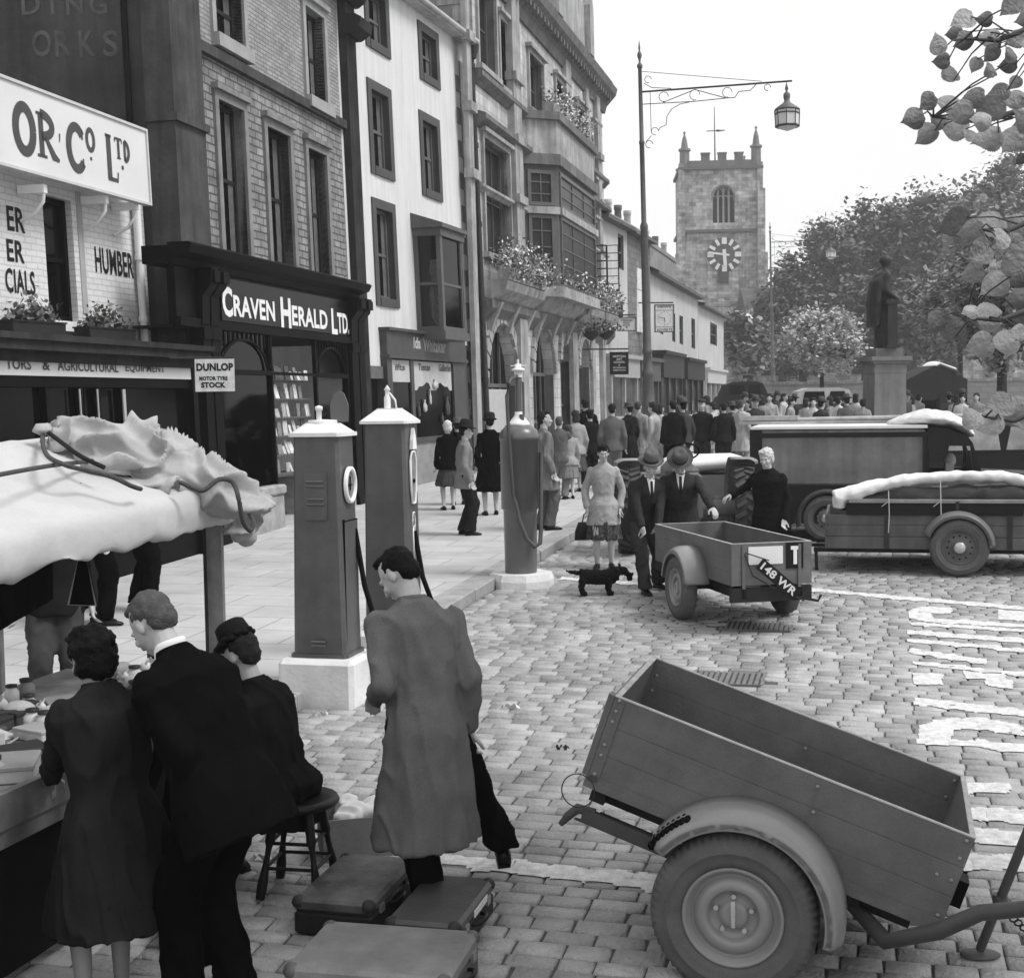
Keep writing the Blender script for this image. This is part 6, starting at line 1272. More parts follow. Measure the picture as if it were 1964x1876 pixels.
mb = MB(M); mb.box(lx(1560), XE, .2, .3, lz(1062), lz(1054)); mb.box(lx(1560), XE, 1.3, 1.4, lz(1062), lz(1054)); mb.tube([(lx(1828), 0, .345), (lx(1828), 1.63, .345)], .04, 8); mb.tube([(lx(1564), .25, lz(1058)), (lx(1566), .22, -.01)], .02, 6); mb.tube([(lx(1527), .6, lz(1052)), (lx(1528), .6, .05)], .02, 6); mb.box(lx(1500), lx(1590), .55, .65, lz(1058), lz(1052)); mb.build('chassis', TRD, LR)
for y, r_ in ((-.06, 0), (1.7, math.pi)): wheel(LR, M @ Matrix.Translation((lx(1828.6), y, .347)) @ Matrix.Rotation(r_, 4, 'Z'), .347, .17, True, 'holes', mat(.12, .5, .2, 5))
mudguard(LR, M @ Matrix.Translation((lx(1826), 0, .35)), .4, -.17, 0, 0, 160, mat(.15, .4, .2, 3, spec=.4), 30)
c = M @ Vector((0, .3, lz(957))); RC = thing('canvas_roll', 'long roll of white canvas lying along the lorry side rail', 'canvas roll', c); MC = rot(c, -SA); f = lambda x, y, yy=0: (lx(x), yy, lz(y)-lz(957))
mb = MB(MC); mb.tube([f(1601, 958, -.2), f(1640, 945, -.18), f(1690, 930, -.1), f(1760, 920), f(1840, 915, .05), f(1910, 917, .1), f(1990, 935, .1), f(2080, 945, .1)], [.13, .12, .095, .085, .075, .085, .1, .1], 12, flat=.85)
mb.loft([(f(1608, 975, -.2), (.09, 0, 0), (0, .1, 0)), (f(1612, 955, -.2), (.1, 0, 0), (0, .12, 0)), (f(1630, 948, -.2), (.12, 0, 0), (0, .12, 0))], 10)
organic(mb, 'canvas', mat(.72, .8, .1, 5, bump=.2, bscale=20, name='white_canvas'), RC, .02, 2, .02, 9)
c2_ = M @ Vector((lx(1800), .7, lz(950))); LD = thing('market_load', 'bundle of poles and dark sheets heaped in the lorry body', 'load', c2_); MC = rot(c2_, -SA); mb = MB(MC)
for i in range(9): y = -.5+i*.14; mb.tube([(-1.1, y, -.05+.03*(i % 3)), (1.9, y*.8, .05+.04*(i % 3))], .035, 7)
mb.build('poles', mat(.12, .8, .3, 5), LD); mb = MB(MC); mb.loft([((-1.2, 0, -.12), (0, .6, 0), (0, 0, .1)), ((-.5, 0, -.05), (0, .65, 0), (0, 0, .16)), ((.6, 0, -.03), (0, .65, 0), (0, 0, .15)), ((1.8, 0, -.05), (0, .6, 0), (0, 0, .12))], 12); organic(mb, 'sheets', mat(.05, .9, .3, 5), LD, .05, 1, .08, 4)
mb = MB(M)
for x, y1 in ((1700, 945), (1794, 925)): 
    mb.tube([(lx(x), -.05, lz(y1-5)), (lx(x)+.01, -.06, lz(985)), (lx(x), -.05, lz(1020))], .006, 4); mb.tube([(lx(x), -.05, lz(960)), (lx(x)-.08, -.05, lz(970))], .005, 4)
mb.build('twine', mat(.5, .8, .2), LR)
# ------------------------------------------------------------------ tractor
def lug_wheel(par, M, R, wd):
    mb = MB(M); ring(mb, [(R*.5, -wd*.3), (R*.6, -wd*.46), (R*.8, -wd*.5), (R*.93, -wd*.42), (R*.95, 0), (R*.93, wd*.42), (R*.8, wd*.5), (R*.5, wd*.3)], 40, I4)
    for i in range(26):
        a = 2*math.pi*i/26
        for s_ in (-1, 1):
            A = Matrix.Rotation(-(a+.06*s_), 4, 'Y'); B2 = A @ Matrix.Translation((R*.96, s_*wd*.24, 0)) @ Matrix.Rotation(s_*.55, 4, 'X'); mb.box(-R*.03, R*.045, -wd*.26, wd*.26, -.025, .025, M=B2)
    o = mb.build('wheel', mat(.075, .8, .3, 8, name='tractor_tyre'), par, fix=True); mb = MB(M); ring(mb, [(R*.5, -.02), (R*.45, -.06), (R*.2, 0), (.09, -.08), (0, -.09)], 24, I4); ring(mb, [(R*.5, .02), (R*.45, .06), (R*.2, .03), (0, .03)], 24, I4); mb.build('rim', mat(.3, .6, .2), o, fix=True); return o
Yt_ = 18.9; c = at(1315, 1000, Yt_); M = rot((c.x, Yt_, G*Yt_), rad(-3)); TR = thing('tractor', 'farm tractor with big lugged tyres standing behind the two men in hats', 'tractor', M=M)
# local: axle along x, front towards +y
for s_ in (-1, 1): lug_wheel(TR, M @ Matrix.Translation((s_*.78, 0, .6)) @ Matrix.Rotation(-math.pi/2*s_*(-1), 4, 'Z'), .6, .3)
for s_ in (-1, 1):
    mudguard(TR, M @ Matrix.Translation((s_*.6, 0, .6)) @ Matrix.Rotation(-math.pi/2*-s_, 4, 'Z'), .68, -.38, .0, 5 if s_ > 0 else 75, 105 if s_ > 0 else 175, mat(.2, .5, .3, 5, spec=.4), 30)
mb = MB(M); mb.bbox(-.22, .22, -.3, .5, .45, .95, .05); mb.bbox(-.24, .24, .5, 1.9, .6, 1.2, .1); mb.tube([(-.7, 0, .6), (.7, 0, .6)], .12, 10); mb.box(-.05, .05, -.8, -.2, .4, .46); mb.bbox(-.2, .2, -.35, 0, 1.0, 1.1, .03); mb.tube([(0, .2, .9), (0, .35, 1.35)], .025, 6); mb.build('body', mat(.12, .5, .3, 4, spec=.4), TR)
mb = MB(M @ Matrix.Translation((0, .33, 1.38)) @ Matrix.Rotation(rad(-35), 4, 'X')); mb.tube([(.22*math.cos(q), .22*math.sin(q), 0) for q in [2*math.pi*i/20 for i in range(20)]], .013, 6, closed=True)
for i in range(3): a = i*2.1; mb.tube([(0, 0, -.03), (.22*math.cos(a), .22*math.sin(a), 0)], .008, 5)
mb.build('steering_wheel', BLACKPAINT, TR)
for s_ in (-1, 1): wheel(TR, M @ Matrix.Translation((s_*.6, 1.75, .33)) @ Matrix.Rotation(-math.pi/2 if s_ < 0 else math.pi/2, 4, 'Z'), .33, .14, False)
# ------------------------------------------------------------------ other cars (side view, front to the right unless flipped)
def car(label, px, pyb, Y, L, h, tone, roof=None, glass=GLASS, yaw=0, open_=False, cat='car'):
    c = at(px, pyb, Y); M = rot((c.x, Y, G*Y), yaw); t = thing('parked_car', label, cat, M=M); m = mat(tone, .3, .15, 3, spec=.5)
    s = L/4.; q = h/1.6; W = 1.55
    low = [(-2*s, .32*q), (-2*s, .7*q), (-1.85*s, .92*q), (1.2*s, .95*q), (1.9*s, .88*q), (2*s, .6*q), (2*s, .32*q)]
    mb = MB(M); mb.prism(low, .1, W-.1, 'y'); mb.build('body', m, t, fix=True)
    up = [(-1.75*s, .92*q), (-1.5*s, 1.45*q), (-1.1*s, 1.58*q), (.1*s, 1.58*q), (.45*s, 1.5*q), (.75*s, .93*q)]
    if not open_:
        mb = MB(M); mb.prism(up, .16, W-.16, 'y'); mb.build('cabin', roof or m, t, fix=True)
        g = MB(M)
        for (x0, x1) in ((-1.35, -.45), (-.35, .35)):
            a = [(x0*s, 1.0*q), (x1*s, 1.0*q), ((x1-.07)*s, 1.43*q), ((x0+.08)*s, 1.43*q)]; g.prism(a, .14, .17, 'y'); g.prism(a, W-.17, W-.14, 'y')
        g.build('side_window', glass, t, fix=True)
    else:
        mb = MB(M); mb.loft([((-1.7*s, W/2, 1.0*q), (0, .65, 0), (0, 0, .1)), ((-1.3*s, W/2, 1.1*q), (0, .72, 0), (0, 0, .17)), ((-.2*s, W/2, 1.15*q), (0, .72, 0), (0, 0, .14)), ((.2*s, W/2, 1.1*q), (0, .66, 0), (0, 0, .06))], 14); mb.build('folded_hood', mat(.7, .8, .08), t); mb = MB(M); mb.box(.6*s, .64*s, .2, W-.2, .95*q, 1.35*q); mb.build('windscreen', mat(.3, .2, .1), t)
    for x in (-1.3, 1.35):
        wheel(t, M @ Matrix.Translation((x*s, .12, .33)), .33, .14, False); wheel(t, M @ Matrix.Translation((x*s, W-.12, .33)) @ Matrix.Rotation(math.pi, 4, 'Z'), .33, .14, False)
        mudguard(t, M @ Matrix.Translation((x*s, .16, .33)), .41, -.14, .05, -5, 190, m, 20)
    mb = MB(M); mb.lathe([(.0, 0), (.1, .02), (.11, .12), (.03, .2)], 12, Matrix.Translation((1.75*s, .2, .85*q)) @ Matrix.Rotation(rad(-90), 4, 'Y')); mb.build('headlight', mat(.4, .3, .1, spec=.6), t); return t
car('black saloon car with light painted into its panes behind the van, at the right edge', 1975, 900, 24., 4.1, 1.62, .018, glass=mat(.3, .15, .6, 1.5, spec=.5))  # pale opaque panes: light seen through the car is put into their colour
car('open pale touring car with a white hood cover behind the tractor', 1440, 900, 22.3, 3.6, 1.35, .22, open_=True)
car('black open-sided car parked by the churchyard wall in the distance', 1448, 780, 68., 3.8, 1.75, .03)
car('pale roofed car among the market crowd left of the statue plinth', 1608, 790, 56., 4.2, 1.6, .05, roof=mat(.4, .5, .2))
# dark market stall tent beyond the statue
c = at(1790, 800, 44.); ST_ = thing('market_stall', 'dark canvas covered stall with a sloping roof right of the statue plinth', 'market stall', M=rot((c.x, 44, G*44))); MS_ = wm(ST_); kk = 44/2630; mb = MB(MS_)
mb.prism([(-63*kk, 1.35), (-63*kk, 1.9), (3*kk, 2.45), (65*kk, 2.0), (65*kk, .9), (10*kk, .9), (10*kk, 1.35)], 0, 2., 'y'); mb.build('canvas_roof', mat(.055, .8, .2, 3), ST_, fix=True); mb = MB(MS_)
for x in (-60, 9, 62): mb.box(x*kk-.04, x*kk+.04, 0, .08, 0, 1.4); mb.box(x*kk-.04, x*kk+.04, 1.9, 1.98, 0, 1.4)
mb.box(-60*kk, 62*kk, .1, 1.9, .75, .8); mb.build('trestle', DARKWOOD, ST_); mb = MB(MS_); mb.loft([((5*kk, 1.2, 2.35), (0, .8, 0), (0, 0, .05)), ((20*kk, 1.2, 2.52), (0, .85, 0), (0, 0, .09)), ((52*kk, 1.2, 2.32), (0, .85, 0), (0, 0, .1)), ((60*kk, 1.2, 2.15), (0, .8, 0), (0, 0, .04))], 12); mb.build('white_sheet', WHITEP, ST_)
# ------------------------------------------------------------------ people
from mathutils.bvhtree import BVHTree
def ik(a, b, l1, l2, hint):
    a, b, hint = Vector(a), Vector(b), Vector(hint); d = b-a; L_ = min(d.length, (l1+l2)*.999); d.normalize(); b = a+d*L_
    x = (l1*l1-l2*l2+L_*L_)/(2*L_); h = math.sqrt(max(0, l1*l1-x*x)); n = hint-d*hint.dot(d); n.normalize(); return a+d*x+n*h, b
def hand(mb, w, d, side, up, s=1., curl=.5):
    """palm and five fingers from wrist w along direction d"""
    d = Vector(d).normalized(); up = Vector(up); up = (up-d*up.dot(d)).normalized(); q = d.cross(up)*side
    R = Matrix((q, d, up)).transposed()
    mb.ell(w+d*.045*s, (.042*s, .052*s, .017*s), R=R, nu=10, nv=6); mb.cone(w-d*.02*s, w+d*.02*s, .026*s, .028*s, 8)
    for i, (o, l) in enumerate(((-.03, .066), (-.01, .078), (.01, .074), (.03, .058))):
        p0 = w+d*.085*s+q*o*s; p1 = p0+(d*math.cos(curl)-up*math.sin(curl))*l*.5*s; p2 = p1+(d*math.cos(curl*2.2)-up*math.sin(curl*2.2))*l*.55*s
        mb.cone(p0, p1, .0095*s, .009*s, 7); mb.cone(p1, p2, .009*s, .0075*s, 7)
    p0 = w+d*.03*s-q*.035*s; p1 = p0+(d*.6-q*.7-up*.25)*.04*s; p2 = p1+(d*.9-q*.1-up*.5)*.035*s; mb.cone(p0, p1, .013*s, .011*s, 7); mb.cone(p1, p2, .011*s, .009*s, 7)
def fold_fn(amp, f=7., zr=1.1, seed=0., z0=None):
    def g(p):
        a = noise.noise(Vector((p.x*f+seed, p.y*f, p.z*zr))); b = 1-2.6*abs(noise.noise(Vector((p.x*f*1.3+p.z*1.5, p.y*f*1.3-p.z+seed, p.z*zr*1.7+2))))
        return a*amp*.9+max(0, b)**2*amp*.7-amp*.2+noise.noise(Vector((p.x*16, p.y*16+seed, p.z*10)))*amp*.3
    return g
def patch(ob, name, par, m, poly, y_from=1., d=(0, -1, 0), off=.004, n=8, z_shift=0, frame_=None):
    """cloth piece lying on a garment: poly (x,z) quad strip projected along d"""
    me = ob.data; bv = BVHTree.FromPolygons([v.co for v in me.vertices], [tuple(p.vertices) for p in me.polygons]); d = Vector(d)
    vs = []; fs = []; ok = True; A, B, C_, D = [Vector(p) for p in poly]
    for i in range(n+1):
        for j in range(5):
            a = A.lerp(D, i/n); b = B.lerp(C_, i/n); p = a.lerp(b, j/4); o = Vector((p.x, y_from, p.y)); r = bv.ray_cast(o, d)
            q = r[0]-d*off if r[0] is not None else None
            vs.append(q)
    good = [v for v in vs if v is not None]
    if not good: return None
    my = sum(v.y for v in good)/len(good); k = 0
    for i in range(n+1):
        for j in range(5):
            if vs[i*5+j] is None:
                a = A.lerp(D, i/n); b = B.lerp(C_, i/n); p = a.lerp(b, j/4); vs[i*5+j] = Vector((p.x, my, p.y))
    for i in range(n):
        for j in range(4): fs.append((i*5+j, i*5+j+1, (i+1)*5+j+1, (i+1)*5+j))
    mb = MB(); mb.add(vs, fs, True); return mb.build(name, m, par)
def hatm(kind, M, par, tone, band=.03):
    m = mat(tone, .85, .12, 9, bump=.2, bscale=60, name='hat_felt', fine=.1); mb = MB(M)
    if kind == 'fedora':
        for s_ in (0,): mb.lathe([(.093, 0), (.09, .05), (.083, .1), (.065, .125), (.03, .115), (0, .1)], 24, Matrix.Scale(1.14, 4, (0, 1, 0)))
        mb.lathe([(.09, .006), (.12, -.002), (.15, .004), (.158, .014), (.15, .0), (.12, -.008), (.09, -.002)], 28, Matrix.Scale(1.12, 4, (0, 1, 0))); o = mb.build('hat', m, par)
        b = MB(M); b.lathe([(.0945, .004), (.0935, .03), (.092, .032)], 24, Matrix.Scale(1.14, 4, (0, 1, 0))); b.build('hat_band', mat(band, .6, .1), o)
    elif kind == 'cap': mb.ell((0, .0, .03), (.1, .125, .045)); mb.ell((0, .1, .012), (.065, .055, .01)); o = mb.build('cap', m, par)
    elif kind == 'felt':
        mb.lathe([(.1, -.02), (.098, .05), (.088, .085), (.05, .1), (0, .1)], 20, Matrix.Scale(1.1, 4, (0, 1, 0))); mb.lathe([(.1, -.02), (.125, -.035), (.13, -.025), (.1, -.005)], 20, Matrix.Scale(1.12, 4, (0, 1, 0))); o = mb.build('hat', m, par)
    elif kind == 'pillbox':
        mb.lathe([(.085, .0), (.09, .05), (.082, .1), (.06, .115), (0, .115)], 20); mb.ell((0, .05, .01), (.11, .09, .03)); 
        for i in range(14): a = i*.45; mb.ell((.085*math.cos(a), .085*math.sin(a), .012+.012*(i % 2)), (.025, .025, .018), nu=8, nv=5)
        o = mb.build('hat', m, par)
    return o
def person(label, M, h=1.75, pose=None, top='jacket', hem=.80, bottom='trousers', hair='short', hat=None, tones=None, vox=.012, group=None, shirt=False, fem=False, feet=None, hands=(None, None), lean=0., side=0., head=(0, 0, 0), pel=None, sit=False, glasses=False, face=True, flare=1., sleeve=1., hlen=0., elbow=(None, None), wcoat=1., twist=0., armskin=False):
    T = dict(top=.08, bottom=.06, hair=.02, skin=.42, hat=.06, shoe=.015, shirt=.7, leg=.35); T.update(tones or {})
    t = thing('person', label, 'person', group=group); s = h/1.75; MI = M.inverted()
    P = Vector(pel) if pel is not None else Vector((0, 0, .93))
    def loc(p): return (MI @ Vector(p))/s
    if feet is None: fl = [Vector((-.1, -.02, .08)), Vector((.1, .05, .08))]
    else: fl = [loc(f)+Vector((0, 0, .08)) for f in feet[:2]]
    ln, sd, tw = rad(lean), rad(side), rad(twist); up = Vector((math.sin(sd), math.sin(ln), math.cos(ln)*math.cos(sd))).normalized(); rt = Vector((math.cos(tw), math.sin(tw), 0)); rt = (rt-up*rt.dot(up)).normalized(); fw = up.cross(rt)
    S = P+up*.5; sw = .165 if fem else .185; sh = [S-rt*sw-up*.045, S+rt*sw-up*.045]; hipx = .095
    N = S+up*.07+fw*.01; hy, hp, hr = [rad(a) for a in head]
    Bm = Matrix((rt, fw, up)).transposed(); Hd = Bm @ Matrix.Rotation(hy, 3, 'Z') @ Matrix.Rotation(-hp, 3, 'X') @ Matrix.Rotation(hr, 3, 'Y')
    Hc = N+up*.06+(Hd @ Vector((0, .018, .075)))
    hips = [P+Vector((-hipx, 0, -.02)), P+Vector((hipx, 0, -.02))]; knees = []; ank = []
    for i in (0, 1):
        k, b = ik(hips[i], fl[i], .43, .43, (0.05*(-1, 1)[i], 1, .1)); knees.append(k); ank.append(b)
    els = []; wr = []
    for i in (0, 1):
        tgt = loc(hands[i]) if hands[i] is not None else sh[i]+Vector((.07*(-1, 1)[i], .05, -.52))
        e, w_ = ik(sh[i], tgt, .29, .265, elbow[i] if elbow[i] is not None else (.35*(-1, 1)[i], -1, -.2)); els.append(e); wr.append(w_)
    # ---- body
    HM = Matrix.Translation(Hc) @ Hd.to_4x4(); mb = MB()
    skin = mat(T['skin'], .55, .1, 14, spec=.3, name='skin'); HB = lambda c, r: mb.ell(c, r, M=HM, nu=14, nv=10)
    HB((0, -.012, .025), (.076, .095, .09)); HB((0, .022, -.02), (.064, .076, .085)); HB((0, .055, -.083), (.036, .034, .03)); HB((0, .03, -.07), (.052, .05, .04))
    if face:
        mb.cone(HM @ Vector((0, .088, .005)), HM @ Vector((0, .11, -.032)), .01, .014, 8); HB((0, .1, -.036), (.017, .012, .01)); HB((0, .093, -.066), (.024, .009, .009)); HB((0, .082, .022), (.052, .016, .012))
        for q in (-1, 1): HB((q*.036, .075, -.025), (.022, .02, .02)); HB((q*.076, -.004, -.01), (.009, .018, .027))
    mb.cone(N-up*.08, Hc+Hd @ Vector((0, -.012, -.05)), .06, .052, 12)
    mb.loft([(P-up*.06, rt*.14, fw*.1), (P+up*.1, rt*.13, fw*.09), (P+up*.3, rt*.15, fw*.1), (S-up*.05, rt*(sw-.03), fw*.08), (S+up*.03, rt*.08, fw*.055)], 14)
    for i in (0, 1):
        mb.cone(sh[i], els[i], .04, .036, 10); mb.cone(els[i], wr[i], .037, .026, 10)
        dd = (wr[i]-els[i]).normalized(); hand(mb, wr[i], dd, (-1, 1)[i], Vector((0, 0, 1)) if abs(dd.z) < .7 else Vector((-(-1, 1)[i], -.3, 0)), 1.05)
        mb.cone(hips[i], knees[i], .085, .055, 12); kk = knees[i].lerp(ank[i], .3); mb.cone(knees[i], kk, .05, .053, 12); mb.cone(kk, ank[i], .053, .034, 12)
    organic(mb, 'body', skin, t, .0075 if vox <= .012 else min(vox, .011) if vox < .02 else vox*.8, 2)
    # ---- face details
    if face:
        dk = mat(.03, .4, 0, name='dark_feature'); mb = MB(HM)
        for q in (-1, 1): mb.ell((q*.029, .086, .003), (.009, .005, .0045), nu=8, nv=5)
        mb.build('eyes', dk, t); mb = MB(HM)
        for q in (-1, 1): mb.tube([(q*.014, .0925, .02), (q*.028, .0905, .024), (q*.043, .081, .02)], .0028, 5)
        mb.build('eyebrows', mat(max(.03, T['hair']), .8, 0), t); mb = MB(HM); mb.ell((0, .1015, -.066), (.019, .003, .0028), nu=8, nv=4); mb.build('mouth', mat(.12, .6, 0), t)
        if glasses:
            mb = MB(HM)
            for q in (-1, 1): mb.tube([(q*.033+.024*math.cos(a), .106, .004+.02*math.sin(a)) for a in [2*math.pi*i/14 for i in range(14)]], .003, 5, closed=True); mb.tube([(q*.057, .104, .006), (q*.08, .0, .008)], .0025, 4)
            mb.tube([(-.01, .11, .008), (.01, .11, .008)], .0025, 4); mb.build('spectacles', mat(.4, .3, 0), t)
    # ---- hair
    if hair:
        hm = mat(T['hair'], .7, .35, 30, spec=.25, name='hair', bump=.5, bscale=120); mb = MB(HM)
        if hair == 'short': mb.ell((0, -.032, .042), (.082, .09, .085)); mb.ell((0, -.058, -.008), (.073, .056, .066)); mb.ell((.012, .03, .106), (.058, .055, .022)); dp = .009
        elif hair == 'wavy': mb.ell((0, -.022, .045), (.088, .105, .092)); mb.ell((0, -.05, -.02), (.088, .075, .085)); mb.ell((.02, .055, .1), (.06, .045, .03)); dp = .016
        elif hair == 'curly':
            rg = random.Random(4); mb.ell((0, -.03, .03), (.1, .11, .1)); mb.ell((0, -.06, -.04), (.1, .08, .1))
            for i in range(60): a, b = rg.uniform(0, 6.28), rg.uniform(-.9, 1.4); x, y, z = math.cos(a)*math.cos(b), math.sin(a)*math.cos(b), math.sin(b); 
            rg = random.Random(4)
            for i in range(90):
                a, b = rg.uniform(0, 6.28), rg.uniform(-1., 1.5); x, y, z = math.cos(a)*math.cos(b), math.sin(a)*math.cos(b), math.sin(b)
                if y > .55 and z < .75: continue
                mb.ell((x*.105, y*.11-.03, z*.115+.01), rg.uniform(.018, .032), nu=7, nv=5)
            dp = .012
        elif hair == 'long': mb.ell((0, -.022, .045), (.088, .103, .09)); mb.ell((0, -.055, -.06), (.09, .06, .12)); dp = .014
        organic(mb, 'hair', hm, t, min(vox, .012), 1, dp, 45)
    if hat: hatm(hat, HM @ Matrix.Translation((0, -.012, .075)) @ Matrix.Rotation(rad(-8), 4, 'X'), t, T['hat'])
    # ---- lower garments
    if bottom == 'trousers':
        ct = .84 if top == 'coat' else 1; mb = MB(); mb.ell(P+Vector((0, -.01, -.03)), (.15*ct, .112*ct, .13)); 
        for i in (0, 1):
            mb.cone(hips[i], knees[i], .108*ct, .088*(ct+1)/2, 14); e = knees[i].lerp(ank[i], .88); mb.cone(knees[i], e, .086, .082, 14); f_ = (ank[i]-knees[i]).normalized(); mb.loft([(e-f_*.05, Vector((.082, 0, 0)), Vector((0, .085, 0))), (ank[i]+f_*.01, Vector((.084, 0, 0)), Vector((0, .1, 0)))], 14)
        tb = organic(mb, 'trousers', mat(T['bottom'], .9, .2, 6, spec=.04, name='trouser_cloth', fine=.12), t, vox, 4, 0, fold=fold_fn(.016, 9, 4., T['bottom']*90))
    elif bottom == 'skirt':
        mb = MB(); hz_ = hlen or .45; mb.loft([(P+up*.1, Vector((.13, 0, 0)), Vector((0, .1, 0))), (P-Vector((0, 0, .08)), Vector((.18, 0, 0)), Vector((0, .15, 0))), (Vector((P.x, P.y, (P.z+hz_)/2)), Vector((.215*flare, 0, 0)), Vector((0, .18*flare, 0))), (Vector((P.x, P.y, hz_)), Vector((.25*flare, 0, 0)), Vector((0, .21*flare, 0)))], 24)
        organic(mb, 'skirt', T.get('skirtmat') or mat(T['bottom'], .9, .2, 6, spec=.04, name='skirt_cloth', fine=.12), t, vox, 2, 0, fold=lambda p, f_=fold_fn(.035, 16, 1., 3), zt=P.z: f_(p)*max(0, min(1, (zt-.12-p.z)*4)))
    # ---- upper garment
    tm = T.get('topmat') or mat(T['top'], .92, .16, 5, spec=.04, name='coat_cloth', fine=.16, bump=.15, bscale=120)
    mb = MB(); w1 = sw+.035
    base = [(S+up*.07, rt*.068, fw*.07), (S+up*.04, rt*.1, fw*.085), (S+up*.0, rt*(w1-.045), fw*.1), (S-up*.07, rt*(w1+.0)*wcoat, fw*.125*wcoat), (P+up*.28, rt*(.185 if not fem else .165)*wcoat, fw*.135*wcoat), (P+up*.1, rt*(.172 if not fem else .145)*wcoat, fw*.125*wcoat)]
    if top in ('jacket', 'cardigan'):
        hz_ = P-up*(.93-hem); ks = 1.16 if bottom == 'skirt' else 1.03; base += [(P-up*.02, rt*.19*wcoat*ks, fw*.15*wcoat*ks), (hz_, rt*.21*wcoat*ks, fw*.17*wcoat*ks)]
    else:
        dz = P.z-hem
        if sit:
            base += [(P-Vector((0, 0, .02)), rt*.215, fw*.2), (P-Vector((0, 0, .1)), rt*.2, fw*.19)]
            for i in (0, 1):
                mb.cone(hips[i], knees[i]+Vector((0, .03, 0)), .12, .095, 12); mb.cone(knees[i]+Vector((0, .03, 0)), knees[i].lerp(ank[i], .5), .095, .11, 12)
        else: base += [(P-Vector((0, 0, .05)), rt*.195*wcoat, fw*.155*wcoat), (P-Vector((0, 0, dz*.55)), Vector((.225*flare*wcoat, 0, 0)), Vector((0, .185*flare*wcoat, 0))), (Vector((P.x, P.y, hem)), Vector((.255*flare*wcoat, 0, 0)), Vector((0, .215*flare*wcoat, 0)))]
    mb.loft(base[::-1], 22)
    for i in (0, 1):
        q = (-1, 1)[i]; mb.ell(sh[i], .06); mb.cone(sh[i]+rt*q*.004, els[i], .062, .055, 12); e2 = els[i].lerp(wr[i], sleeve*.94); mb.cone(els[i], e2, .057, .048, 12); f_ = (e2-els[i]).normalized(); a_ = f_.cross(Vector((0, 1, .1))).normalized(); mb.loft([(e2-f_*.05, a_*.05, a_.cross(f_)*.05), (e2+f_*.015, a_*.05, a_.cross(f_)*.052)][::1], 12)
    g = organic(mb, 'coat' if top == 'coat' else top, tm, t, vox, 5, .0, fold=fold_fn(.022 if top == 'coat' else .009, 8, 1.6 if top == 'coat' else 5., T['top']*70+h))
    # collar
    mb = MB(); C0 = N-up*.012+fw*.004
    mb.tube([C0+rt*.066*math.cos(a)+fw*.07*math.sin(a)-up*(.07*max(0, math.sin(a))) for a in [rad(v) for v in range(105, 436, 15)]], .009, 7, flat=2.2); mb.build('collar', tm, g)
    if shirt is None:
        mb = MB(); C1 = N+up*.012+fw*.004; mb.tube([C1+rt*.06*math.cos(a)+fw*.064*math.sin(a)-up*(.06*max(0, math.sin(a))) for a in [rad(v) for v in range(95, 446, 15)]], .009, 7, flat=2.4); mb.build('shirt_collar', mat(.75, .8, .05), t)
    if shirt:
        sm = mat(T['shirt'], .8, .05); iy = S.y+.5
        patch(g, 'shirt_front', t, sm, [(S.x-.055, S.z+.045), (S.x+.055, S.z+.045), (S.x+.012, S.z-.2), (S.x-.012, S.z-.2)], S.y+.6)
        patch(g, 'tie', t, mat(.03, .6, .2), [(S.x-.016, S.z+.01), (S.x+.016, S.z+.01), (S.x+.02, S.z-.2), (S.x-.02, S.z-.2)], S.y+.6, off=.009)
        for q in (-1, 1): patch(g, 'lapel', g, tm, [(S.x+q*.06, S.z+.04), (S.x+q*.12, S.z-.06), (S.x+q*.03, S.z-.26), (S.x+q*.008, S.z-.24)], S.y+.6, off=.011)
        mb = MB(); mb.tube([C0+up*.006+rt*.054*math.cos(a)+fw*.058*math.sin(a)-up*(.04*max(0, math.sin(a))) for a in [rad(v) for v in range(100, 441, 20)]], .01, 7, flat=2.); mb.build('shirt_collar', sm, t)
    # ---- shoes
    for i in (0, 1):
        d_ = (ank[i]-knees[i]); fdir = Vector((.12*(-1, 1)[i], 1, 0)).normalized(); c = ank[i]+Vector((0, 0, -.03)); pitch = 0
        if feet is not None and len(feet) > 2 and feet[2][i]: pitch = rad(feet[2][i])
        Rz = Matrix.Rotation(math.atan2(-fdir.x, fdir.y), 4, 'Z') @ Matrix.Rotation(-pitch, 4, 'X'); MM = Matrix.Translation(c) @ Rz; mb = MB(MM)
        mb.loft([((0, -.07, -.02), (.034, 0, 0), (0, 0, .03)), ((0, -.04, -.01), (.038, 0, 0), (0, 0, .045)), ((0, .03, -.012), (.042, 0, 0), (0, 0, .042)), ((0, .11, -.025), (.046, 0, 0), (0, 0, .028)), ((0, .17, -.032), (.036, 0, 0), (0, 0, .018)), ((0, .19, -.034), (.015, 0, 0), (0, 0, .01))], 12)
        mb.box(-.032, .032, -.075, -.02, -.052, -.03); mb.build('shoe', mat(T['shoe'], .35, .2, 8, spec=.4), t, fix=True)
    t.matrix_basis = M @ Matrix.Scale(s, 4); t['_s'] = s; del t['_s']
    return t
HZ = lambda x: HC-ROLL*(x-CX)
def spot(x, yf, yh, curb=0., hfac=1.):
    """person standing with feet at (x,yf), head top at yh"""
    p = gnd(x, yf, curb); p.z = G*p.y+curb; top = H-(yh-HZ(x))/F*p.y; return p, (top-p.z)*hfac
def PM(p, yaw): return Matrix.Translation(p) @ Matrix.Rotation(rad(yaw), 4, 'Z')
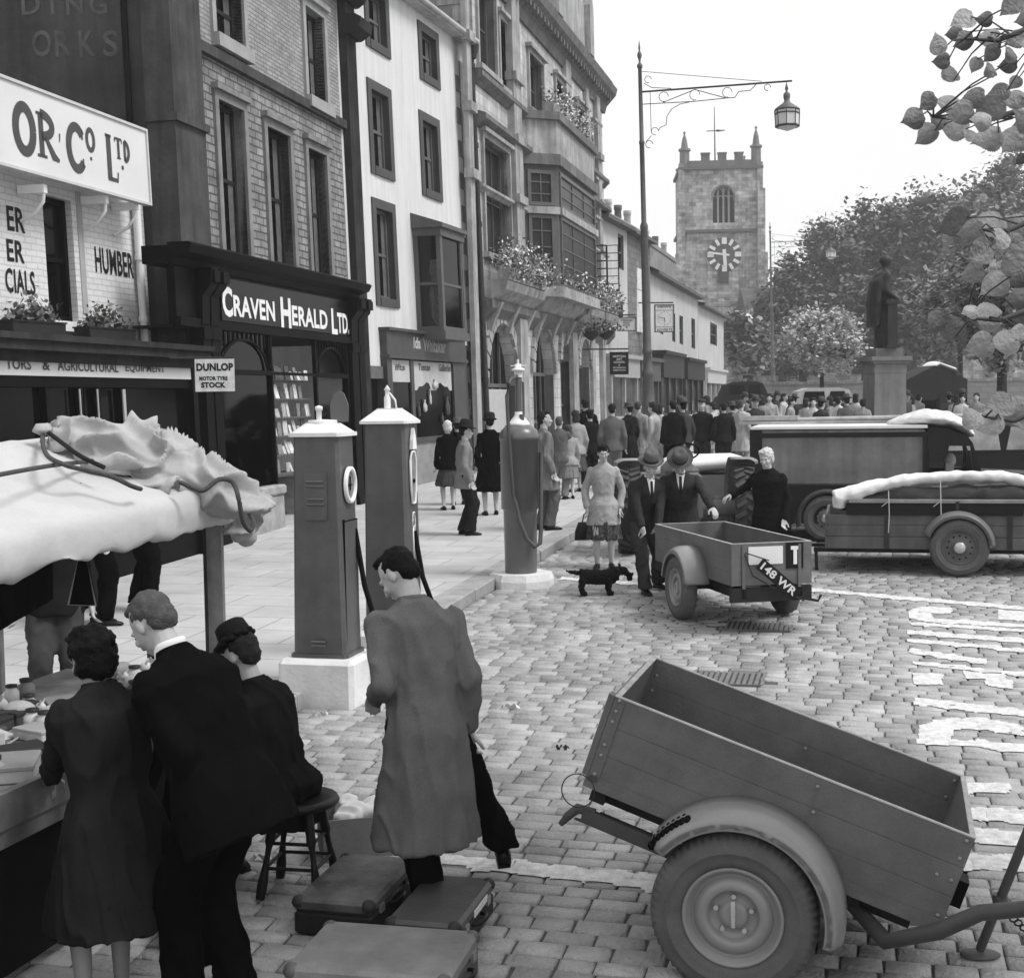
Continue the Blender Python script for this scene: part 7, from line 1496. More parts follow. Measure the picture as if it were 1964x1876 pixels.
# ---- foreground
p = gnd(850, 1762)
person('man in a long grey raincoat walking away past the suitcases, head bent', PM(p, 22) @ Matrix.Translation((-.09, .1, 0)), 1.79, top='coat', hem=.34, bottom='trousers', tones=dict(top=.14, bottom=.012, hair=.012), vox=.012, lean=12, head=(40, 34, -6), feet=[gnd(825, 1752), gnd(968, 1678)+Vector((.0, .0, .06)), (0, -35)], pel=(.05, .0, .91), flare=1.05, hands=(PM(p, 22) @ Vector((-.22, .3, 1.02)), PM(p, 22) @ Vector((.2, .14, .86))), elbow=((-.15, -1, -.6), (.1, -1, -.5)), side=-1, wcoat=.99, shirt=False)
p = Vector((-1.69, 5.45, G*5.45)); MM = PM(p, 38)
person('woman with dark curly hair in a long dark coat leaning over the stall goods', MM, 1.57, top='coat', hem=.4, bottom='skirt', hlen=.5, hair='curly', fem=True, tones=dict(top=.032, bottom=.02, hair=.008, leg=.2, skin=.25), vox=.012, lean=13, head=(10, 20, 0), hands=(at(95, 1490, 5.75), MM @ Vector((.12, .42, .95))), flare=1.05, wcoat=1.22, pel=(.05, -.04, .92))
p = gnd(405, 1945); MM = PM(p, 62)
person('man in a black suit with cropped hair bending towards the stall', MM, 1.8, top='jacket', hem=.72, tones=dict(top=.012, bottom=.008, hair=.09, skin=.4), vox=.012, lean=25, head=(-4, 20, 0), pel=(0, -.1, .92), hands=(MM @ Vector((-.12, -.04, .88)), MM @ Vector((.12, .1, .86))), elbow=((-.5, -1, 0), None), feet=[gnd(360, 1955), gnd(455, 1935), (0, 0)], shirt=None, wcoat=1.22)
p = Vector((-1.56, 6.45, G*6.45)); MM = PM(p, 62)
person('girl in a dark coat and ankle socks squeezed between the shoppers at the stall', MM, 1.36, top='coat', hem=.55, bottom='skirt', hlen=.55, hair='wavy', fem=True, tones=dict(top=.012, bottom=.012, hair=.01, skin=.5), vox=.015, lean=16, feet=[gnd(350, 1835), gnd(372, 1828), (0, 0)], pel=(0, -.05, .9))
stx, sty = -1.17, 6.72; MM = PM((stx, sty, G*sty), 62)
person('seated woman in a dark coat and ruffled dark hat on the wooden stool', MM, 1.68, sit=True, top='coat', hem=.28, bottom='skirt', hlen=.35, hair='short', hat='pillbox', fem=True, tones=dict(top=.02, bottom=.015, hair=.03, hat=.012, skin=.33), vox=.012, lean=17, pel=(0, 0, .55), head=(0, 8, 0), feet=[MM @ Vector((-.1, .42, .0)), MM @ Vector((.1, .38, .0)), (0, 0)], flare=.92, wcoat=1.13, hands=(MM @ Vector((-.1, .36, .7)), MM @ Vector((.12, .32, .66))))
# behind the stall
for lb, x, y, yw, tb, hh in (('man in dark trousers standing beyond the stall canopy post', 268, 1172, -60, .012, 1.78), ('man in black trousers beside the hanging goods behind the stall', 190, 1198, -75, .01, 1.72), ('stallholder in grey trousers behind the goods table', 112, 1390, -160, .08, 1.72)):
    p = gnd(x, y, .12); person(lb, PM(p, yw), hh, tones=dict(top=.03, bottom=tb), vox=.02)
# ---- pavement people
def stand(label, x, yf, yh, yaw, curb=.12, **k): p, h = spot(x, yf, yh, curb, k.pop('hf', 1.)); return person(label, PM(p, yaw), h, **k)
stand('man in a dark hat and pale jacket standing left of the round pump', 893, 1026, 814, -78, hat='fedora', tones=dict(top=.2, bottom=.035, hat=.03, shirt=.7), hands=(None, None), head=(0, 4, 0), hem=.74, elbow=((-.6, -1, 0), (.6, -1, 0)))
stand('woman in a long black coat and round hat walking away left of the round pump', 942, 988, 797, 8, top='coat', hem=.42, bottom='skirt', hlen=.5, hair='short', hat='felt', fem=True, tones=dict(top=.01, bottom=.01, hat=.03, skin=.5), flare=1.1)
stand('woman with a white headscarf and dark jacket by the gift shop window', 861, 978, 808, 12, top='jacket', bottom='skirt', hlen=.48, hair='wavy', fem=True, tones=dict(top=.01, bottom=.08, hair=.6, skin=.5), vox=.018)
stand('woman in a dark coat and grey felt hat at the gift shop window', 880, 968, 806, 5, top='coat', hem=.6, bottom='skirt', hlen=.5, hair='short', hat='felt', fem=True, tones=dict(top=.012, bottom=.1, hat=.1), vox=.018)
stand('man in a belted grey raincoat looking right just behind the round pump', 1044, 1016, 790, -70, tones=dict(top=.17, bottom=.13, hair=.03), top='coat', hem=.6, head=(-10, 0, 0), wcoat=1.08)
stand('man in a grey jacket reaching a hand to a child on the pavement', 1074, 958, 800, -20, tones=dict(top=.13, bottom=.18, hair=.1), hands=(None, at(1112, 872, 26.2)), vox=.018)
stand('girl in a pale short coat and skirt beside the man reaching out', 1092, 957, 808, 10, top='jacket', bottom='skirt', hlen=.5, hair='long', fem=True, tones=dict(top=.3, bottom=.2, hair=.08, skin=.55), vox=.018, hf=.95)
p_ = stand('woman with spectacles in a pale jacket and flowered dress behind the dog', 1159, 1090, 853, 176, curb=0, top='jacket', hem=.62, bottom='skirt', hlen=.42, hair='wavy', fem=True, glasses=True, tones=dict(top=.33, bottom=.07, hair=.025, skin=.42, skirtmat=mat(.085, .85, .95, 24, spec=.04, name='flowered_cloth'), leg=.3), head=(5, 8, 0), elbow=((-.6, -.6, 0), (.6, -.6, 0)), vox=.011)
g_ = [o for o in kids(p_) if o.name.startswith('jacket')][0]
mb = MB(); mb.tube([(0, .165, 1.3), (.0, .17, 1.15), (-.01, .175, .95), (.0, .19, .72)], [.02, .03, .045, .06], 10, flat=.35); mb.build('dress_front', mat(.085, .85, .95, 24, spec=.04, name='flowered_cloth'), p_)
# held bags
def bag(label, x, y, Y, w_, h_, yaw):
    c = at(x, y, Y); t = thing('handbag', label, 'handbag', M=rot(c, yaw), group='handbags of the woman with spectacles'); MM = wm(t); mb = MB(MM); mb.loft([((0, 0, 0), (w_*.5, 0, 0), (0, .07, 0), .6), ((0, 0, h_*.5), (w_*.48, 0, 0), (0, .06, 0), .6), ((0, 0, h_), (w_*.36, 0, 0), (0, .02, 0), .6)], 16); mb.build('bag_body', mat(.022, .45, .3, 8, spec=.4), t)
    mb = MB(MM); mb.tube([(-w_*.22, 0, h_-.02), (-w_*.14, 0, h_+.1), (0, 0, h_+.14), (w_*.14, 0, h_+.1), (w_*.22, 0, h_-.02)], .009, 6); mb.build('handle', mat(.022, .45, .3, 8, spec=.4), t)
bag('large black handbag in her hand on the picture left', 1128, 1035, 17.7, .36, .23, .2); bag('smaller black handbag in her hand on the picture right', 1186, 1030, 17.7, .24, .2, -.3)
M_ = PM(Vector((1.5, 15.6, G*15.6)), 200)
person('elderly man in a tilted soft hat stooping to hold the small trailer', M_, 1.64, hat='fedora', hair='short', wcoat=1.14, tones=dict(top=.05, bottom=.06, hair=.2, hat=.11, skin=.4), lean=24, head=(-18, -6, 6), shirt=True, hem=.78, hands=(at(1262, 1040, 15.2), at(1238, 1040, 15.1)), feet=[gnd(1262, 1128), gnd(1238, 1140), (0, 0)], pel=(.0, -.08, .9), vox=.012)
M_ = PM(Vector((1.93, 15.75, G*15.75)), 176)
person('man in a trilby and open dark jacket with one hand on the trailer edge', M_, 1.66, hat='fedora', tones=dict(top=.055, bottom=.05, hair=.15, hat=.1, skin=.42), lean=20, head=(-6, 22, 0), shirt=True, hands=(at(1378, 994, 15.1), at(1255, 1040, 15.4)), pel=(0, -.08, .91), vox=.012, wcoat=1.24)
M_ = PM(Vector((3.02, 16.0, G*16.0)), 140)
person('white haired man in a dark jacket standing in front of the parked van', M_, 1.6, hair='wavy', tones=dict(top=.025, bottom=.02, hair=.55, skin=.45), lean=6, head=(10, 8, 0), hands=(None, at(1402, 950, 16.2)), hem=.7, vox=.012, wcoat=1.24)
# ---- crowd, built once per kind and copied
def crowdY(yh, h, x, c): return (H-h-c)/(G+(yh-HZ(x))/F)
PR = {}
def proto(k, **kw): PR[k] = (kw, None)
proto('dark suit', tones=dict(top=.02, bottom=.02, hair=.03)); proto('cap and dark jacket', tones=dict(top=.03, bottom=.04, hat=.05), hat='cap'); proto('grey jacket', tones=dict(top=.13, bottom=.16, hair=.03)); proto('pale dress', top='coat', hem=.45, bottom='skirt', hlen=.5, fem=True, hair='wavy', tones=dict(top=.42, bottom=.4, hair=.05, skin=.5))
proto('dark coat and hat', top='coat', hem=.42, bottom='skirt', hlen=.5, fem=True, hat='felt', tones=dict(top=.03, bottom=.03, hat=.08)); proto('pale blouse and skirt', top='jacket', bottom='skirt', hlen=.45, fem=True, hair='long', tones=dict(top=.3, bottom=.1, hair=.06)); proto('pale raincoat', top='coat', hem=.5, tones=dict(top=.25, bottom=.06, hair=.08)); proto('trilby and grey suit', hat='fedora', tones=dict(top=.07, bottom=.07, hat=.09))
CR = [  # kind, x, head y, height, yaw, kerb, landmark
 ('dark suit', 1123, 766, 1.78, 10, 1, 'tallest back seen against the hall arches'), ('pale blouse and skirt', 1104, 790, 1.6, 20, 1, 'beside the tall dark back'), ('cap and dark jacket', 1135, 800, 1.58, 5, 1, 'in front of the tall dark back'),
 ('grey jacket', 1174, 783, 1.72, -5, 1, 'seen from behind left of the lamp post'), ('pale raincoat', 1224, 771, 1.66, -30, 1, 'touching the left side of the lamp post'), ('dark coat and hat', 1207, 776, 1.62, 40, 1, 'two places left of the lamp post'),
 ('pale blouse and skirt', 1266, 775, 1.6, -40, 1, 'just right of the lamp post'), ('dark suit', 1291, 769, 1.72, 15, 1, 'second right of the lamp post'), ('trilby and grey suit', 1317, 771, 1.7, 30, 1, 'third right of the lamp post'), ('cap and dark jacket', 1347, 768, 1.76, 160, 0, 'facing the camera on the road edge'),
 ('pale dress', 1368, 772, 1.62, 60, 0, 'right of the man in the boiler suit'), ('dark suit', 1388, 773, 1.7, 0, 0, 'behind the pale dress'), ('dark coat and hat', 1404, 774, 1.62, 20, 0, 'above the open touring car'), ('pale raincoat', 1421, 768, 1.72, -40, 0, 'at the left end of the planks')]
xs = [1254, 1304, 1356, 1412, 1428, 1436, 1442, 1449, 1462, 1476, 1490, 1503, 1517, 1532, 1546, 1560, 1575, 1592, 1608, 1624, 1641, 1655, 1738, 1749, 1762, 1820, 1833, 1846, 1858, 1873]
kn = ['pale dress', 'grey jacket', 'pale blouse and skirt', 'cap and dark jacket', 'pale raincoat', 'trilby and grey suit', 'pale dress', 'dark suit']; rg = random.Random(12)
for i, x in enumerate(xs): CR.append((kn[(i*5+i//3) % 8], x, 768+rg.uniform(0, 13)+(6 if x > 1700 else 0), rg.uniform(1.56, 1.74), rg.uniform(-180, 180), 1 if x < 1340 else 0, 'number %d' % i))
ordn = ['leftmost', 'second', 'third', 'fourth', 'fifth', 'sixth', 'seventh', 'eighth', 'ninth', 'tenth', 'eleventh', 'twelfth', 'thirteenth', 'fourteenth', 'fifteenth', 'sixteenth']
def vary(o, k, rg):
    for ch in kids(o):
        b = ch.name.split('.')[0]
        if b in ('jacket', 'coat', 'trousers', 'skirt', 'cardigan'):
            base = {'dark suit': .03, 'cap and dark jacket': .05, 'grey jacket': .14, 'pale dress': .45, 'dark coat and hat': .04, 'pale blouse and skirt': .35, 'pale raincoat': .28, 'trilby and grey suit': .1}[k]
            v = base*rg.choice((.7, 1, 1.35)); 
            if b in ('trousers', 'skirt'): v *= rg.choice((.5, 1))
            ch.material_slots[0].link = 'OBJECT'; ch.material_slots[0].material = mat(round(v, 3), .92, .2, 6, spec=.04, name='crowd_cloth')
cnt = {}; first = {}; used = []
for k, x, yh, h, yw, cb, lm in sorted(CR, key=lambda c: c[1]):
    cnt[k] = cnt.get(k, 0)+1
    c = .12 if cb else 0.; Y = min(46, max(27, crowdY(yh, h, x, c))) ; 
    if lm.startswith('number'): Y = min(52, Y*rg.uniform(1.02, 1.3)) if x < 1700 else rg.uniform(34, 42); lb = '%s person in %s from the left in the far crowd' % (ordn[cnt[k]-1], k)
    else: lb = 'person in %s, %s' % (k, lm)
    P_ = at(x, 800, Y); P_.z = G*Y+c; 
    for u in used:
        if (u-P_).length < .42: P_.y += .6; P_.z = G*P_.y+c
    used.append(P_.copy())
    if PR[k][1] is None:
        o = person(lb, PM(P_, yw), h, vox=.024, group='shoppers in the far crowd', face=(k != 'x'), **PR[k][0]); PR[k] = (PR[k][0], o); first[k] = h
    else:
        o = copy_tree(PR[k][1]); o.matrix_basis = PM(P_, yw) @ Matrix.Scale(h/1.75, 4); o['label'] = lb; vary(o, k, rg); o['group'] = 'shoppers in the far crowd'
# ------------------------------------------------------------------ dog
p = gnd(1160, 1141); D_ = thing('dog', 'small shaggy black terrier standing on the setts sniffing to the right', 'dog', M=rot(p, rad(4))); k = 15.6/2630; mb = MB()
X = lambda x: (x-1165)*k; Z = lambda y: (1141-y)*k
mb.loft([((X(1128), 0, Z(1102)), (0, .055, 0), (0, 0, .06)), ((X(1118), 0, Z(1104)), (0, .075, 0), (0, 0, .085)), ((X(1150), 0, Z(1107)), (0, .085, 0), (0, 0, .085)), ((X(1180), 0, Z(1106)), (0, .085, 0), (0, 0, .09)), ((X(1192), 0, Z(1100)), (0, .06, 0), (0, 0, .07))][1:], 14)
for x, s_ in ((1122, -1), (1124, 1), (1173, -1), (1176, 1)):
    mb.cone((X(x), s_*.05, Z(1112)), (X(x-3), s_*.055, Z(1126)), .045, .035); mb.cone((X(x-3), s_*.055, Z(1126)), (X(x-1), s_*.055, .03), .034, .03); mb.ell((X(x+2), s_*.055, .018), (.04, .028, .02))
mb.cone((X(1185), 0, Z(1097)), (X(1196), 0, Z(1095)), .06, .05); mb.ell((X(1200), 0, Z(1095)), (.06, .048, .05)); mb.cone((X(1203), 0, Z(1098)), (X(1216), 0, Z(1104)), .038, .026); mb.ell((X(1213), 0, Z(1110)), (.035, .03, .035))
for s_ in (-1, 1): mb.cone((X(1194), s_*.03, Z(1090)), (X(1193), s_*.034, Z(1080)), .018, .006)
mb.cone((X(1118), 0, Z(1098)), (X(1104), 0, Z(1096)), .03, .022); mb.cone((X(1104), 0, Z(1096)), (X(1091), 0, Z(1093)), .022, .01)
DM = mat(.009, .8, .4, 30, name='black_fur', bump=.6, bscale=150); D0 = D_.matrix_basis.copy(); D_.matrix_basis = I4
b = organic(mb, 'body', DM, D_, .008, 2, .012, 50); mb = MB(); mb.ell((X(1219), 0, Z(1101)), .012); mb.build('nose', mat(.01, .2, 0, spec=.5), D_); mb = MB(); mb.lathe([(.062, -.008), (.066, 0), (.062, .008)], 16, Matrix.Translation((X(1190), 0, Z(1097))) @ Matrix.Rotation(rad(80), 4, 'Y')); mb.build('collar', mat(.02, .5, 0), D_); D_.matrix_basis = D0
# ------------------------------------------------------------------ stall
CANV = mat(.46, .85, .1, 3, bump=.25, bscale=12, name='stall_canvas', fine=.06); CANV2 = mat(.36, .9, .15, 4, bump=.4, bscale=10, name='folded_canvas', fine=.08)
dS = Vector((.318, .948, 0)); nS = Vector((-.948, .318, 0)); far = Vector((-1.66, 8.32, 0))
SB = gz((-2.4, 6.6)); STL = thing('market_stall', 'market stall under a white canvas sheet at the lower left', 'market stall', SB)
prof = [(.03, 1.875), (.01, 1.87), (-.005, 1.9), (-.01, 1.96), (-.005, 2.03), (.015, 2.085), (.1, 2.13), (.3, 2.2), (.6, 2.31), (.88, 2.42), (1.0, 2.41), (1.3, 2.3), (1.7, 2.15), (1.75, 2.0)]
mb = MB(); nu = 160; vs = []; fs = []; L_ = 5.2
for i in range(nu+1):
    t = -.1+L_*i/nu
    for j, (s_, z) in enumerate(prof):
        p = far-dS*t+nS*s_; z2 = z-.045*t*(1 if j < 9 else .4)
        w_ = noise.noise(Vector((t*1.2, s_*2, 3)))*.02+max(0, 1-4*abs(noise.noise(Vector((t*2.2-s_*2, s_*1.5, 9)))))*.016
        if j < 6: z2 += noise.noise(Vector((t*12, j*.5, 4)))*.008; p = p-nS*noise.noise(Vector((t*10, j*.4, 7)))*.012
        if j < 2: z2 += noise.noise(Vector((t*3.2, 0, 1)))*.05+noise.noise(Vector((t*9, 0, 1)))*.02; p = p-nS*noise.noise(Vector((t*2.7, 5, 1)))*.03
        vs.append(Vector((p.x, p.y, z2+w_)))
m_ = len(prof)
for i in range(nu):
    for j in range(m_-1): fs.append((i*m_+j, i*m_+j+1, (i+1)*m_+j+1, (i+1)*m_+j))
mb.add(vs, fs, True); cn = mb.build('canopy', CANV, STL); sd = cn.modifiers.new('thick', 'SOLIDIFY'); sd.thickness = .012; ss = cn.modifiers.new('sub', 'SUBSURF'); ss.levels = ss.render_levels = 1
for o in (cn,):
    if sum(p.normal.z for p in cn.data.polygons) < 0: cn.data.flip_normals()
PW = mat(.2, .8, .35, 5, name='old_timber', streak=.4, fine=.1)
mb = MB()
for (x, y, h) in ((-1.8, 8.25, 2.0), (-3.4, 8.9, 2.1)): mb.box(x-.045, x+.045, y-.035, y+.035, G*y-.02, h)
mb.build('post', PW, STL); mb = MB(); mb.box(-1.865, -1.846, 8.21, 8.285, .2, 1.98); mb.build('post_batten', mat(.05, .8, .3, 5), STL)
mb = MB()
for k_ in (0.05, 1.6): a = far+nS*k_; b = a-dS*5; mb.tube([(a.x, a.y, 1.97), (b.x, b.y, 1.75)], .03, 6)
mb.build('rail', PW, STL)
# table
e0 = Vector((-2.5, 4.2, 0)); dT = Vector((.27, .963, 0)); nT = Vector((-.963, .27, 0)); zt_ = .98; MT_ = Matrix(((dT.x, nT.x, 0, e0.x), (dT.y, nT.y, 0, e0.y), (0, 0, 1, 0), (0, 0, 0, 1)))
mb = MB(MT_); mb.box(0, 3.9, .0, 1.35, zt_-.03, zt_); mb.build('table_top', PW, STL); mb = MB(MT_); mb.box(-.1, 2.6, -.045, -.002, zt_-.12, zt_+.03); mb.box(-.1, 2.6, -.03, -.001, zt_-.2, zt_-.125); mb.build('front_board', mat(.17, .8, .4, 4, streak=.4, fine=.1), STL)
mb = MB(MT_)
for x in (.2, 3.6):
    for y in (.15, 1.2): mb.box(x-.03, x+.03, y-.03, y+.03, .05, zt_-.03)
mb.build('table_leg', PW, STL); mb = MB(MT_); mb.add([(0, .03, zt_-.05), (3.8, .03, zt_-.05), (3.8, .05, .2), (0, .05, .2)], [(0, 1, 2, 3)]); mb.build('skirt_cloth', mat(.012, .95, .3, 4), STL)
# folded canvas heaped along the end of the roof
c = gz((-2., 8.4)); FB_ = thing('folded_canvas', 'heap of folded grey canvas roped on top of the stall roof', 'canvas', c); mb = MB()
path = [(85, 838, 7.75, .05), (130, 835, 7.9, .1), (190, 845, 8.0, .14), (250, 866, 8.0, .16), (310, 890, 8.0, .15), (370, 915, 8.0, .13), (430, 940, 8.0, .1), (495, 965, 8.05, .06)]
rings = []
for i, (x, y, Y_, r) in enumerate(path): rings.append((at(x, y, Y_), Vector((.5, .95, 0)).normalized()*r*1.6, Vector((0, 0, 1))*r*.95))
mb.loft(rings, 18); mb.ell(at(150, 822, 8.0), (.12, .1, .08)); mb.ell(at(330, 870, 8.0), (.12, .12, .1)); mb.ell(at(215, 900, 7.75), (.14, .12, .06)); mb.ell(at(290, 930, 7.8), (.14, .12, .06)); mb.ell(at(240, 835, 8.1), (.2, .1, .08))
mb.loft([(at(478, 960, 8.4), Vector((.1, .05, 0)), Vector((0, .12, 0))), (at(468, 1000, 8.4), Vector((.09, .05, 0)), Vector((0, .1, 0))), (at(462, 1035, 8.4), Vector((.04, .03, 0)), Vector((0, .06, 0)))], 12)
def cf(p):
    q = p*3.6; w_ = Vector((noise.noise(q*.7)*1.3, noise.noise(q*.7+Vector((5, 0, 0)))*1.3, 0)); n1 = noise.noise(Vector((q.x*1.1, q.y*1.1, q.z*1.6))+w_)
    r1 = 1-abs(n1)*2; n2 = noise.noise(Vector((p.x*6+p.z*4, p.y*3.5, p.z*7)+w_.to_tuple()[:0])) if False else noise.noise(Vector((p.x*6+p.z*4, p.y*3.5, p.z*7)))
    return max(0, 1-3.2*abs(n1))**1.5*.085+max(0, 1-3*math.sqrt(n2*n2+.008))*.03-.03
organic(mb, 'canvas', CANV2, FB_, .012, 3, 0, fold=cf)
def rope(label, pts, r=.012, tone=.1):
    P_ = [at(*q) for q in pts]; t = thing('rope', label, 'rope', P_[0]); mb = MB(); Q = []
    for i in range(len(P_)-1):
        for j in range(6): a = j/6; p0 = P_[max(i-1, 0)]; p1 = P_[i]; p2 = P_[i+1]; p3 = P_[min(i+2, len(P_)-1)]; Q.append(.5*((2*p1)+(p2-p0)*a+(2*p0-5*p1+4*p2-p3)*a*a+(3*p1-p0-3*p2+p3)*a**3))
    Q.append(P_[-1]); mb.tube(Q, r, 7); mb.build('strand', mat(tone, .9, .3, 60, bump=.8, bscale=160, name='rope_fibre'), t); return t
rope('rope sagging across the white sheet from the left edge to the canvas heap', [(-40, 920, 6.20), (8, 909, 6.45), (100, 893, 7.05), (160, 886, 7.55), (178, 884, 7.65)])
rope('rope looping from the stall ridge down along the white sheet', [(84, 824, 7.85), (82, 850, 7.55), (92, 875, 7.15), (125, 892, 7.00), (170, 903, 7.15), (215, 915, 7.20), (252, 932, 7.25), (270, 938, 7.35)], .013)
rope('dark strap running down from the ridge under the canvas heap', [(88, 826, 7.75), (120, 850, 7.55), (156, 876, 7.40), (200, 897, 7.35)], .013, .04)
rope('rope looped round the far corner of the stall roof', [(345, 925, 7.65), (372, 937, 7.65), (392, 940, 7.65), (420, 920, 7.70), (446, 925, 7.75), (458, 958, 7.70), (466, 1000, 7.75), (480, 1018, 7.85), (486, 1000, 7.90), (478, 985, 7.95)], .014)
# triangular frame hung under the roof, dark hanging goods
c = at(158, 1030, 7.4); t = thing('wire_hanger', 'black triangular hanger with a pale outline hung under the stall roof', 'hanger', c); mb = MB(); tri = [at(158, 1032, 7.4), at(184, 1162, 7.4), at(131, 1160, 7.4)]; mb.tube(tri, .006, 5, closed=True); mb.build('wire_outline', mat(.4, .6, .2), t); mb = MB(); mb.add([v+Vector((0, .01, 0)) for v in tri]+[v+Vector((0, .03, 0)) for v in tri], [(0, 1, 2), (5, 4, 3), (0, 3, 4, 1), (1, 4, 5, 2), (2, 5, 3, 0)]); mb.build('black_cloth', mat(.006, .95, .1), t); mb = MB(); mb.tube([tri[0], tri[0]+Vector((0, 0, .3))], .005, 4); mb.build('hook', IRON, t)
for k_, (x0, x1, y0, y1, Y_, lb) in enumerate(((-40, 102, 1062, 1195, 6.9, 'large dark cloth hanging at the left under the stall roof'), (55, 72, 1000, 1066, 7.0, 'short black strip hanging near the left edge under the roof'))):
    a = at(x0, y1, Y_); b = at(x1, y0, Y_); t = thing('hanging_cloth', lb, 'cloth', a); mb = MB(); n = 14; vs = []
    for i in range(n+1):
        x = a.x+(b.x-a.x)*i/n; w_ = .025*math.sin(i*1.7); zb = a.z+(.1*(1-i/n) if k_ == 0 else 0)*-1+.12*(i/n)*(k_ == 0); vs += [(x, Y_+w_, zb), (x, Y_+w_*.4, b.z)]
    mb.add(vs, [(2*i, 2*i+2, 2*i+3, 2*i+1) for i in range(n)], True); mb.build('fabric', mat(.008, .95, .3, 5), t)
# goods on the table
rg = random.Random(8)
def tp_(x, y): return MT_ @ Vector((x, y, zt_+.003))
kinds = []
def good(kind, label, x, y, yaw, sc, tone):
    t = thing(kind, label, kind.replace('_', ' '), M=rot(tp_(x, y), yaw, s=sc), group='goods laid out on the stall table'); MM = wm(t); mb = MB(MM); m = mat(tone, .55, .2, 12, spec=.3)
    if kind == 'china_figure':
        mb.ell((0, 0, .055), (.075, .045, .045)); mb.ell((.075, 0, .085), (.035, .03, .032)); mb.cone((.1, 0, .08), (.12, 0, .075), .014, .012, 7)
        for a in (-.04, .04):
            for b in (-.025, .025): mb.cone((a, b, .04), (a, b, .008), .014, .012, 7)
        mb.build('figure', m, t); q = MB(MM); q.cone((.07, .018, .11), (.06, .026, .13), .009, .004, 6); q.cone((.07, -.018, .11), (.06, -.026, .13), .009, .004, 6); q.build('ears', m, t)
    elif kind == 'ladle': mb.tube([(-.14, 0, .01), (0, 0, .015), (.06, 0, .012)], .007, 6); mb.build('handle', m, t); q = MB(MM); q.ell((.1, 0, .02), (.055, .045, .022)); q.build('bowl', m, t)
    elif kind == 'flat_box': mb.bbox(-.12, .12, -.08, .08, 0, .05, .005); mb.build('tray', m, t); q = MB(MM); q.bbox(-.123, .123, -.083, .083, .045, .065, .004); q.build('lid', mat(tone*.7, .6, .2), t)
    elif kind == 'folded_paper': vs = [(-.1, -.07, .0), (.1, -.07, .01), (.1, .07, .02), (-.1, .07, .0), (0, .0, .05)]; mb.add(vs, [(0, 1, 4), (1, 2, 4), (2, 3, 4), (3, 0, 4)]); mb.build('sheet', m, t); 
    elif kind == 'jar': mb.lathe([(.03, 0), (.045, .01), (.045, .07), (.03, .085), (.03, .1), (0, .1)], 14); mb.build('pot', m, t); q = MB(MM); q.lathe([(.034, .095), (.034, .11), (0, .112)], 14); q.build('lid', mat(.05, .5, .1), t)
gl_k = ['china_figure', 'flat_box', 'ladle', 'folded_paper', 'jar']; oc = {}
spots = []
for i in range(72):
    x = 1.35+rg.random()*2.45; y = rg.uniform(.08, 1.1); spots.append((x, y))
spots.sort(); od = ordn+['seventeenth', 'eighteenth', 'nineteenth', 'twentieth']
for i, (x, y) in enumerate(spots):
    kd = ['folded_paper', 'ladle', 'flat_box', 'jar'][rg.randrange(4)] if x < 2.5 else ['china_figure', 'china_figure', 'jar', 'flat_box'][rg.randrange(4)]
    n_ = oc.get(kd, 0); oc[kd] = n_+1
    if n_ >= 19: continue
    tn = rg.choice([.6, .5, .35, .2, .08]) if kd != 'china_figure' else rg.choice([.6, .5, .4]); wd = 'white' if tn > .45 else 'grey' if tn > .15 else 'dark'
    good(kd, '%s %s, %s of its kind from the near end of the stall table' % (wd, kd.replace('_', ' '), od[n_] if n_ else 'first'), x, y, rg.uniform(-3, 3), rg.uniform(.8, 1.25), tn)
# ------------------------------------------------------------------ suitcases, stool, carton, litter
def suitcase(label, c, yaw, w_, l_, h, tone, roll=0, scuff=.3, lab=False):
    t = thing('suitcase', label, 'suitcase', M=rot(c, yaw, 0, roll), group='suitcases on the setts'); MM = wm(t); m = mat(tone, .45, scuff, 4, spec=.4, name='suitcase_leather', bump=.15, bscale=40, fine=.12); mk = mat(.02, .5, .2, 9, spec=.4)
    mb = MB(MM); mb.bbox(-w_/2, w_/2, -l_/2, l_/2, 0, h*.62, .012); mb.build('case_base', mat(tone*.45, .5, .3, 4, spec=.3), t)
    mb = MB(MM); mb.bbox(-w_/2-.004, w_/2+.004, -l_/2-.004, l_/2+.004, h*.63, h, .016); mb.build('lid', m, t)
    for sx in (-1, 1):
        for sy in (-1, 1):
            q = MB(MM); q.ell((sx*(w_/2-.022), sy*(l_/2-.022), h-.025), (.036, .036, .032), nu=12, nv=8); q.build('corner_cap', mat(tone*.6, .5, .3, 6), t)
    q = MB(MM); sx = w_/2; q.tube([(sx+.002, -.07, h*.5), (sx+.03, -.06, h*.52), (sx+.04, 0, h*.53), (sx+.03, .06, h*.52), (sx+.002, .07, h*.5)], .009, 7); q.build('handle', mk, t)
    for y in (-l_*.3, l_*.3): q = MB(MM); q.box(sx-.002, sx+.012, y-.025, y+.025, h*.52, h*.74); q.build('lock', mat(.35, .3, .2, metal=.6, spec=.5, name='brass_lock'), t)
    if lab: q = MB(MM); q.box(sx+.005, sx+.009, -.06, .16, h*.66, h*.84); q.build('torn_label', mat(.7, .7, .2, 20), t)
    return t
def onfloor(x, y, z=0): return Vector((x, y, G*y+z))
suitcase('worn dark suitcase with a scuffed lid, nearest the stool legs', onfloor(-.77, 6.42), -SA, .38, .64, .17, .085, scuff=1.1)
suitcase('smooth grey suitcase with white torn labels beside its handle', onfloor(-.35, 6.14), -SA, .33, .6, .17, .085, lab=True)
suitcase('pale flat suitcase lying nearest the bottom edge', onfloor(-.56, 5.56), -SA+.03, .68, .5, .19, .19, scuff=.35)
